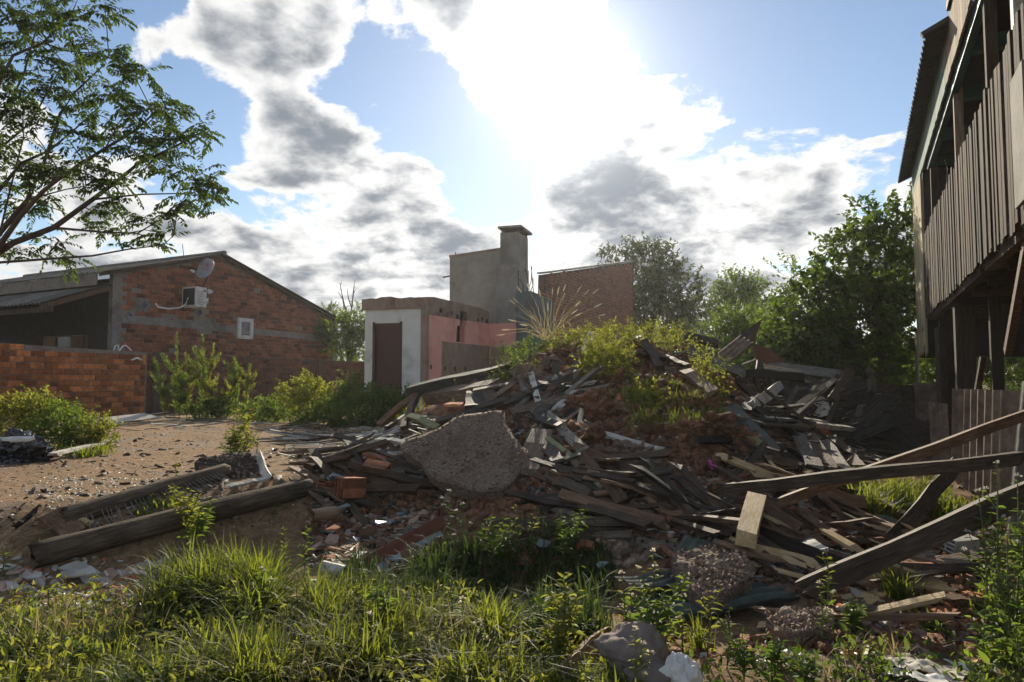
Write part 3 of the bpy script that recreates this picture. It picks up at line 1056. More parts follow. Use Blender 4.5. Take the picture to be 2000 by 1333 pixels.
def lettering(text, size, centre, right, up, normal, parent, mat, name='lettering'):
    cu = bpy.data.curves.new('lettering', 'FONT')
    cu.body = text
    cu.size = size
    cu.align_x = 'CENTER'
    cu.extrude = .002
    cu.resolution_u = 2
    tmp = bpy.data.objects.new('lettering', cu)
    COL.objects.link(tmp)
    dg = bpy.context.evaluated_depsgraph_get()
    me = bpy.data.meshes.new_from_object(tmp.evaluated_get(dg))
    bpy.data.objects.remove(tmp)
    me.materials.clear()
    me.materials.append(MAT[mat])
    mw = Matrix((right, up, normal)).transposed().to_4x4()
    mw.translation = centre
    return link(name, me, parent, mw)


lettering('SKY', .21, dc + dv * .08 + aim * .035, du, dv, aim, dish, 'red_print')
lettering('www.sky.com.br', .072, dc - dv * .03 + aim * .035, du, dv, aim, dish, 'red_print')
# small round junction fitting below the dish
_a = on_gable(408, 570)
jb = HO + U * _a[0] + Z * _a[1]
b = MB()
b.tube([jb - NL * .0, jb - NL * .05], .085, 14)
b.tube([jb - NL * .045, jb - NL * .10 + U * .10], .03, 8)
tagged(b.build('wall_outlet', 'white_plastic'), 'round white pipe outlet on the brick gable between dish and air conditioner', 'pipe outlet')
# stub of wire on the roof
b = MB()
o = HO + U * 2.6 + Z * (gable(2.6) + .08) + NL * 1.2
b.tube([o - NL * 1.0, o - NL * .9 + Z * .5], .012, 5)
tagged(b.build('aerial_rod', 'rust'), 'thin rusty rod standing up from the brick house roof', 'rod')

# ---------------------------------------------------------------- ruined house in the middle
C0 = flat(-2.03, 16.0) + Z * .45
VT = (flat(-2.03, 16) - flat(*(at(955, 700, 18.7).xy))).length
VF = Vector((-.955, .295, 0)).normalized()         # the short front runs to the left
ruin = thing('ruined_house', 'roofless remains of a demolished house with salmon walls and white door wall', 'ruin', C0)
TOP = 3.02
FRL = 1.55
dr0, dr1, drt = .60, 1.31, 2.62 - .2
# white front wall, round the door opening
Nf = Vector((-VF.y, VF.x, 0)).normalized()
Nf = Nf if Nf.y > 0 else -Nf                        # into the wall (away from the camera)
Ns = NL                                            # the salmon wall's back
slab(ruin, 'front_wall', 'white_wall', C0, VF, Nf, .0, dr0, 0, TOP - .27, .0, .14)
slab(ruin, 'front_wall', 'white_wall', C0, VF, Nf, dr1, FRL, 0, TOP - .27, .0, .14)
slab(ruin, 'front_wall', 'white_wall', C0, VF, Nf, dr0, dr1, drt, TOP - .27, .0, .14)
slab(ruin, 'door', 'brown_door', C0, VF, Nf, dr0 + .0, dr1 - .0, 0, drt, .05, .10)
slab(ruin, 'door_frame', 'brown_door', C0, VF, Nf, dr0 - .03, dr0 + .03, 0, drt + .03, -.012, .05)
slab(ruin, 'door_frame', 'brown_door', C0, VF, Nf, dr1 - .03, dr1 + .03, 0, drt + .03, -.012, .05)
slab(ruin, 'corner_post', 'bare_wall', C0, VF, Nf, -.06, .09, 0, TOP - .02, -.02, .12)
b = MB()
segs = 12
P = lambda a, d, z: C0 + VF * a + Nf * d + Z * z
r_ = random.Random(4)
hs = [TOP + r_.uniform(-.03, .03) for _ in range(segs + 1)]
for i in range(segs):
    x0, x1 = .09 + (FRL - .03) * i / segs, .09 + (FRL - .03) * (i + 1) / segs
    b.hexa([P(x0, -.06, TOP - .268), P(x1, -.06, TOP - .268), P(x1, .16, TOP - .268), P(x0, .16, TOP - .268), P(x0, -.06, hs[i]), P(x1, -.06, hs[i + 1]), P(x1, .16, hs[i + 1]), P(x0, .16, hs[i])])
b.build('lintel_beam', 'bare_wall', ruin)
# salmon side wall with a broken slot
VS = U
Lw = VT
bandz = TOP - .41
S0 = C0 + VS * .10 - Nf * .02


def on_side(px, py):
    r = ray(px, py)
    k = (S0 - EYE).dot(Ns) / r.dot(Ns)
    v = EYE + r * k - S0
    return v.dot(VS), v.z


sa, sb_, sc_, sd_ = on_side(891, 640)[0], on_side(899, 640)[0], on_side(907, 640)[0], on_side(912, 640)[0]
s0, s1, s2 = on_side(900, 669)[1], on_side(900, 637)[1], on_side(905, 607)[1]
prism(ruin, 'side_wall', 'salmon', S0, VS, Ns, [(0, 0), (sc_, 0), (sc_, s0), (sa, s0), (sa + .05, s1), (sb_, s1), (sb_ - .02, bandz), (0, bandz)], 0, .14)
prism(ruin, 'side_wall', 'salmon', S0, VS, Ns, [(sc_ + .002, 0), (Lw, 0), (Lw, bandz), (sd_, bandz), (sd_ - .03, s1 + .03), (sc_ + .002, s1)], 0, .14)
prism(ruin, 'band', 'bare_wall', S0, VS, Ns, [(0, bandz), (sb_ - .02, bandz), (sb_, s2), (sd_, s2 - .03), (sd_, bandz), (Lw, bandz), (Lw, TOP - .08), (2.6, TOP - .02), (1.5, TOP + .0), (.3, TOP + .03), (0, TOP)], -.004, .14)
r_ = random.Random(9)
for k, (a, z) in enumerate(((.55, .12), (.85, .18), (1.05, .14), (2.35, .2), (2.6, .16), (2.85, .2), (1.3, .2))):
    slab(ruin, 'broken_brick', 'old_brick' if k % 2 else 'inside', S0, VS, Ns, a, a + r_.uniform(.07, .14), TOP - .2 - z, TOP - .1 - z, -.012, .0)
slab(ruin, 'slot_back', 'inside', S0, VS, Ns, sa - .05, sd_ + .05, s0 - .1, TOP - .1, .145, .17)
# bare patch where a worktop and tiles stood
prism(ruin, 'bare_patch', 'bare_wall', S0, VS, Ns, [(on_side(863, 700)[0], -.1), (Lw, -.1), (Lw, on_side(950, 676)[1]), (on_side(900, 671)[0], on_side(900, 671)[1]), (on_side(863, 667)[0], on_side(863, 667)[1])], -.008, .0)
for a in (on_side(867, 720)[0], on_side(887, 720)[0], on_side(907, 720)[0]):
    slab(ruin, 'socket_hole', 'inside', S0, VS, Ns, a, a + .06, on_side(867, 724)[1], on_side(867, 716)[1], -.011, -.008)
for a in (.04, .16):
    slab(ruin, 'socket_hole', 'inside', S0, VS, Ns, a, a + .06, on_side(833, 721)[1], on_side(833, 713)[1], -.006, .0)
# the far room wall, taller, and the chimney stack standing in front of it
K0 = S0 + VS * Lw
XR = -VF                                            # to the right, facing the camera
zb = lambda py, d: 1.5 + (745 - py) * d / FOC - C0.z
DC = 18.75
prism(ruin, 'tall_wall', 'render_grey', K0 + Nf * .25, XR, Nf, [(-1.27, 0), (.50, 0), (.50, zb(486, DC + .3)), (-1.27, zb(497, DC + .3))], 0, .16)
prism(ruin, 'wall_coping', 'bare_wall', K0 + Nf * .25, XR, Nf, [(-1.29, zb(497, DC + .3)), (.50, zb(486, DC + .3)), (.50, zb(482, DC + .3)), (-1.29, zb(493, DC + .3))], -.02, .18)
b = MB()
o = K0 + Nf * .3 - XR * 1.29 + Z * zb(534, DC + .3)
b.bar(o, o - XR * .2 - Z * .03, .06, .03)
b.build('broken_rod', 'rust', ruin)
for a, h in ((-1.13, .1), (.28, .07)):
    b = MB()
    o = K0 + Nf * .33 + XR * a + Z * zb(493, DC + .3)
    b.tube([o, o + Z * h], .012, 5)
    b.build('bolt', 'rust', ruin)
slab(ruin, 'chimney_breast', 'salmon', K0, XR, Nf, .0, .80, 0, zb(632, DC), 0, .25)
slab(ruin, 'chimney_breast', 'render_grey', K0, XR, Nf, .20, .80, zb(632, DC), zb(518, DC), -.01, 1.15)
slab(ruin, 'chimney_stack', 'render_grey', K0, XR, Nf, .30, .81, zb(518, DC), zb(453, DC), .04, 1.02)
for a, d in ((.34, .08), (.76, .08), (.34, .92), (.76, .92)):
    slab(ruin, 'cap_leg', 'concrete', K0, XR, Nf, a - .02, a + .05, zb(453, DC), zb(445, DC), d, d + .06)
slab(ruin, 'chimney_cap', 'concrete', K0, XR, Nf, .25, .92, zb(445, DC), zb(440.5, DC), -.03, 1.1)
slab(ruin, 'bare_patch', 'bare_wall', K0, XR, Nf, .05, .62, 0, on_side(950, 676)[1] - .01, -.016, 0)
# dark teal wall end with bent reinforcing bars
slab(ruin, 'wall_end', 'teal_render', K0, XR, Nf, .802, 1.22, 0, zb(572, DC), -.12, 2.4)
r_ = random.Random(3)
for k in range(6):
    b = MB()
    o = K0 + XR * (.84 + .07 * k) + Nf * (.05 + .1 * (k % 3)) + Z * zb(572, DC)
    t = o + XR * r_.uniform(-.08, .16) + Z * r_.uniform(.35, .8)
    b.tube([o, (o + t) / 2 + XR * r_.uniform(-.08, .08), t, t + XR * r_.uniform(-.14, .1) - Z * r_.uniform(-.05, .12)], .011, 5)
    b.build('reinforcing_bar', 'rust', ruin)
# the sloping brick gable that still stands behind
G0 = flat(.82, 20.4) + Z * .5
gb = thing('brick_gable', 'tall brown brick gable wall with sloping top, standing alone behind the mound', 'wall', G0)
GL = 9.5
g_top = lambda a: (1.5 + 210 * 20.4 / FOC - G0.z) + 1.85 * a / GL
prism(gb, 'mortar_bed', 'dark_mortar', G0, U, NL, [(0, 0), (GL, 0), (GL, g_top(GL) - .02), (.35, g_top(.3) - .02), (.3, 3.55), (0, 3.4)], 0, .2)
lay_bricks(gb, G0, U, NL, GL, lambda a: g_top(a) - (.0 if a > .3 else .45), .24, .085, .014, 'brown_brick', limit=300, proud=.008, depth=.06, seed=12, z0=1.2)
prism(gb, 'coping', 'concrete', G0, U, NL, [(.3, g_top(.3)), (GL, g_top(GL)), (GL, g_top(GL) + .06), (.3, g_top(.3) + .06)], -.03, .22)

# ---------------------------------------------------------------- wooden house on the right
F0 = flat(6.07, 10.0)
D = -U                                              # along the facade towards the camera
wh = thing('wooden_house', 'old two storey timber house on posts with slatted balcony', 'house', F0 + Z * .6)
Q = lambda t, d, z: F0 + D * t + NR * d + Z * z     # t along the facade, d into the house


def hbar(name, mat, t0, t1, d0, d1, z0, z1, parent=None):
    b = MB()
    b.hexa([Q(t0, d0, z0), Q(t1, d0, z0), Q(t1, d1, z0), Q(t0, d1, z0), Q(t0, d0, z1), Q(t1, d0, z1), Q(t1, d1, z1), Q(t0, d1, z1)][:8])
    o = b.build(name, mat, parent or wh)
    return o


TE = 8.2
hbar('floor_beam', 'wood_brown', -.4, 4.55, .03, .10, 2.42, 2.55)
hbar('floor_beam', 'wood_brown', 4.75, TE, .03, .10, 2.42, 2.55)
r_ = random.Random(7)
t = -.42
k = 0
while t < TE:
    w_ = r_.uniform(.062, .098)
    b = MB()
    zt = 3.68 + r_.uniform(-.035, .03)
    zl = 2.46 + r_.uniform(-.02, .03)
    lean = r_.uniform(-.012, .012)
    d_ = r_.uniform(-.035, -.02)
    b.hexa([Q(t, d_, zl), Q(t + w_, d_, zl), Q(t + w_, .025 + d_, zl), Q(t, .025 + d_, zl), Q(t + lean, d_, zt), Q(t + w_ + lean, d_, zt - .008), Q(t + w_ + lean, .025 + d_, zt - .008), Q(t + lean, .025 + d_, zt)])
    b.build('balcony_slat', 'slat', wh)
    t += w_ + r_.uniform(.026, .060)
hbar('top_rail', 'house_post', -.4, TE, .0, .05, 3.42, 3.50)
hbar('lower_rail', 'house_post', -.4, TE, .0, .05, 2.72, 2.79)
# fascia of upright boards under the eaves
t = -2.3
while t < 7.6:
    w_ = r_.uniform(.13, .19)
    mat = 'fascia_teal' if t < 2.9 + r_.uniform(-.3, .3) else 'fascia_brown'
    zb_ = 4.68 + r_.uniform(-.012, .012)
    b = MB()
    b.hexa([Q(t, -.02, zb_), Q(t + w_, -.02, zb_), Q(t + w_, 0, zb_), Q(t, 0, zb_), Q(t, -.02, 5.24), Q(t + w_, -.02, 5.24), Q(t + w_, 0, 5.24), Q(t, 0, 5.24)])
    b.build('fascia_board', mat, wh)
    t += w_ + .008
# eaves sheets, sloping steeply outwards, and their ridge
for k in range(6):
    t0 = -2.55 + k * 1.0
    c = corrugated(Q(t0, -.225, 5.10 + .006 * (k % 2)), Q(t0, .9, 5.60) - Q(t0, -.225, 5.10), D * 1.04, .018, .15, .008, per=6, rows=1)
    c.build('roof_sheet', 'roof_dark', wh)
b = MB()
b.bar(Q(3.47, -.26, 5.10), Q(3.47, .5, 5.46), .07, .05)
b.build('verge_board', 'roof_dark', wh)
c = corrugated(Q(-2.5, .9, 5.60), Q(-2.5, 3.6, 6.8) - Q(-2.5, .9, 5.60), D * 10, .02, .17, .01, per=4, rows=1)
c.build('roof_sheet', 'roof_dark', wh)
hbar('gutter_board', 'roof_dark', 3.6, 4.1, -.05, .04, 5.245, 5.33)
# posts of the balcony
for (tt, w_, mat, z1, z0) in ((.10, .10, 'house_post', 4.70, 2.55), (2.9, .085, 'fascia_brown', 4.70, 2.55), (4.97, .085, 'house_post', 4.70, 2.55), (6.05, .09, 'wood_white', 4.9, 2.5)):
    hbar('balcony_post', mat, tt, tt + w_, .055, .055 + w_, z0, z1)
hbar('newel_board', 'concrete', 6.6, 6.95, -.06, -.04, 2.54, 3.32)
# enclosed bay at the far end, clad with pale upright boards
t = -2.2
k = 0
while t < -.5:
    b = MB()
    zb_ = 2.25 + r_.uniform(-.45, .1)
    b.hexa([Q(t, -.03, zb_), Q(t + .165, -.03, zb_ + .05), Q(t + .165, 0, zb_ + .05), Q(t, 0, zb_), Q(t, -.03, 4.68), Q(t + .165, -.03, 4.68), Q(t + .165, 0, 4.68), Q(t, 0, 4.68)])
    b.build('corner_board', 'yellow_board', wh)
    t += .172
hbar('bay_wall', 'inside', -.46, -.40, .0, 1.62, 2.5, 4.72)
hbar('bay_wall', 'wood_dark', -2.25, -2.2, .0, 3.4, 1.9, 4.9)
b = MB()
b.hexa([Q(-2.2, -.07, 1.3), Q(-2.0, -.05, .9), Q(-2.0, -.03, .9), Q(-2.2, -.05, 1.3), Q(-2.2, -.07, 2.3), Q(-1.9, -.05, 2.3), Q(-1.9, -.03, 2.3), Q(-2.2, -.05, 2.3)])
b.build('torn_sheet', 'yellow_board', wh)
# ceiling beams, ceiling, back wall
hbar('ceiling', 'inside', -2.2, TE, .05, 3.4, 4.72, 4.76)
for tt in (.15, 1.4, 2.75, 4.0, 5.25, 6.5, 7.6):
    hbar('ceiling_beam', 'teal_paint', tt, tt + .1, .06, 1.6, 4.58, 4.72)
hbar('plate_beam', 'teal_paint', 0, TE, .03, .10, 4.60, 4.70)
t = 0
while t < TE:
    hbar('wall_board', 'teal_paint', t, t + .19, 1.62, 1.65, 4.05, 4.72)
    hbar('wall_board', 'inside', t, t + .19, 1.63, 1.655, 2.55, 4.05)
    t += .196
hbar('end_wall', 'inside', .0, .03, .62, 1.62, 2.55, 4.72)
b = MB()
b.hexa([Q(0, .11, 2.50), Q(TE, .11, 2.50), Q(TE, 3.4, 2.50), Q(0, 3.4, 2.50), Q(0, .11, 2.545), Q(TE, .11, 2.545), Q(TE, 3.4, 2.545), Q(0, 3.4, 2.545)])
b.build('balcony_floor', 'wood_dark', wh)
for k in range(9):
    tt = .4 + k * .95
    hbar('joist', 'wood_dark', tt, tt + .06, .12, 3.3, 2.36, 2.497)
hbar('back_beam', 'wood_dark', 0, TE, 2.0, 2.1, 2.22, 2.357)
# posts below
for (tt, w_, d0, mat) in ((.02, .16, .1, 'wood_dark'), (2.15, .19, .06, 'house_post'), (3.25, .10, .25, 'house_post'), (4.3, .3, .7, 'wood_dark'), (7.0, .16, .1, 'house_post'), (.3, .15, 2.5, 'wood_dark'), (2.2, .16, 2.6, 'wood_dark'), (4.6, .15, 2.6, 'wood_dark')):
    hbar('house_post', mat, tt, tt + w_, d0, d0 + w_, .1, 2.36)
for p, q, w_, mat in ((Q(6.15, .08, 2.42), Q(5.3, .08, 1.72), .07, 'wood_brown'), (Q(3.2, .2, 1.75), Q(2.9, .16, 1.3), .05, 'wood_brown')):
    b = MB()
    b.bar(p, q, .05, w_)
    b.build('brace', mat, wh)
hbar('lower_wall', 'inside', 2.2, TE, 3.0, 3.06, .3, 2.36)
dw = hbar('door', 'teal_paint', 5.1, 5.9, 1.96, 2.0, .4, 2.2)
for z_ in (.7, 1.15, 1.6):
    hbar('door_panel', 'teal_paint', 5.2, 5.8, 1.94, 1.96, z_, z_ + .36, dw)
b = MB()
w0 = Q(.5, .2, 4.58)
b.tube([w0, w0 - Z * .22 + D * .3, w0 - Z * .55 + D * -.1, w0 - Z * .75 + D * .05], .008, 4)
b.build('loose_wire', 'wire', wh)

# ---------------------------------------------------------------- fences beside it
def cfence(label, p, right, h, lean, pitch, mat, amp=.02):
    p = Vector(p)
    b = corrugated(p, Z * h + lean, right, amp, pitch, .005, per=6, rows=2)
    o = b.build('corrugated_sheet', mat)
    return tagged(o, label, 'fence sheet')


fa, fb = Vector((4.95, 8.2, 0)), Vector((4.33, 5.95, 0))
fdir = fb - fa
cfence('tall fibre cement fence sheet with many ridges below the balcony', fa + fdir * .256 + Z * .40, fdir * .744, 1.02, fdir * .07, .177, 'zinc_brown', .026)
cfence('lower ridged fence sheet left of the tall one', fa + Z * .45, fdir * .25, .80, fdir * -.02, .12, 'zinc_brown', .022)
p = at(1955, 900, 5.6)
cfence('corrugated sheet on edge near the right border with bright ridges', flat(p.x, p.y) + Z * .25, Vector((.40, -.62, 0)), 1.25, Vector((.14, -.06, 0)), .09, 'zinc', .024)
for k, (x0, x1, y0, d, lab_) in enumerate(((1712, 1760, 752, 10.9, 'dark leaning sheet at the left end of the dark fence'), (1756, 1792, 753, 10.7, 'narrow dark sheet in the middle of the dark fence'), (1786, 1829, 748, 10.4, 'rust brown flat sheet with bright upper edge in the dark fence'))):
    p0, p1 = at(x0, y0, d), at(x1, y0, d - .05)
    b = MB()
    n = Vector((.05, .16, 0)) * .1
    zb0 = .35
    skew = (-.22, -.12, 0)[k]
    b.hexa([Vector((p0.x - skew, p0.y, zb0)), Vector((p1.x - skew, p1.y, zb0)), Vector((p1.x - skew, p1.y, zb0)) + n, Vector((p0.x - skew, p0.y, zb0)) + n, p0, p1, p1 + n, p0 + n])
    tagged(b.build('fence_sheet', ['wood_dark', 'wood_dark', 'zinc_brown'][k]), lab_, 'fence sheet')
for k, (x, y0, y1, d, w_, lab_, mat) in enumerate(((1836, 640, 760, 9.6, .10, 'short squared post standing free below the balcony corner', 'house_post'), (1853, 655, 770, 9.9, .05, 'thin pole leaning on the squared post below the balcony', 'wood_dark'))):
    p1 = at(x, y0, d)
    b = MB()
    foot = Vector((p1.x + (.0 if k == 0 else .22), p1.y, .4))
    b.bar(foot, p1, w_, w_, up=(1, 0, 0))
    tagged(b.build('fence_post', mat), lab_, 'post')
# ------------------------------------------------------------------ the heap of demolition debris
def plank_mesh(name, L, w, t, mat, seed, nseg=4, ragged=.04, bow=.012):
    r = random.Random(seed)
    b = MB()
    vs = []
    for i in range(nseg + 1):
        x = -L / 2 + L * i / nseg
        oy, oz = r.uniform(-bow, bow), r.uniform(-bow, bow)
        for (sy, sz) in ((-1, -1), (1, -1), (1, 1), (-1, 1)):
            e = 0
            if i in (0, nseg):
                e = r.uniform(-ragged, ragged * .4) * (1 if i else -1)
            vs.append((x + e, sy * w / 2 * r.uniform(.94, 1.03) + oy, sz * t / 2 * r.uniform(.9, 1.06) + oz))
    fs = [(0, 3, 2, 1), tuple(nseg * 4 + k for k in range(4))]
    for i in range(nseg):
        a = i * 4
        for k in range(4):
            k2 = (k + 1) % 4
            fs.append((a + k, a + k2, a + 4 + k2, a + 4 + k))
    b.add(vs, fs)
    return b.mesh(name, mat)


def lie(p0, p1, nrm, roll=0.0):
    x = (p1 - p0).normalized()
    y = nrm.cross(x)
    if y.length < .05:
        y = Vector((0, 1, 0)).cross(x)
    y.normalize()
    z = x.cross(y)
    m = Matrix((x, y, z)).transposed().to_4x4() @ Matrix.Rotation(roll, 4, 'X')
    m.translation = (p0 + p1) / 2
    return m


HSEED = [100]


def settle(a, d, lift):
    """rest on the heap; keep the given distance where the piece stands clear of it"""
    g = onto(*a, lift)
    return at(*a, d) if d and g.y > d + .75 else g


def hero(a, b, w, t, mat, label, name='loose_plank', cat='plank', d=None, lift=.085, roll=0.0, face=None, nseg=5, ragged=.05, bow=.010):
    """a plank from one photo point to another, lying on the heap or at the given distances"""
    HSEED[0] += 1
    if d == 'lift':
        d, lift, bow, nseg = None, .20, .002, 2
    p0, p1 = settle(a, d and d[0], lift), settle(b, d and d[1], lift)
    n = face or (gnormal(*((p0 + p1) / 2).xy) + Vector((0, -.25, 0)))
    o = link(name, plank_mesh(name, (p1 - p0).length, w, t, mat, HSEED[0], nseg, ragged, bow), None, lie(p0, p1, n, roll))
    return tagged(o, label, cat)


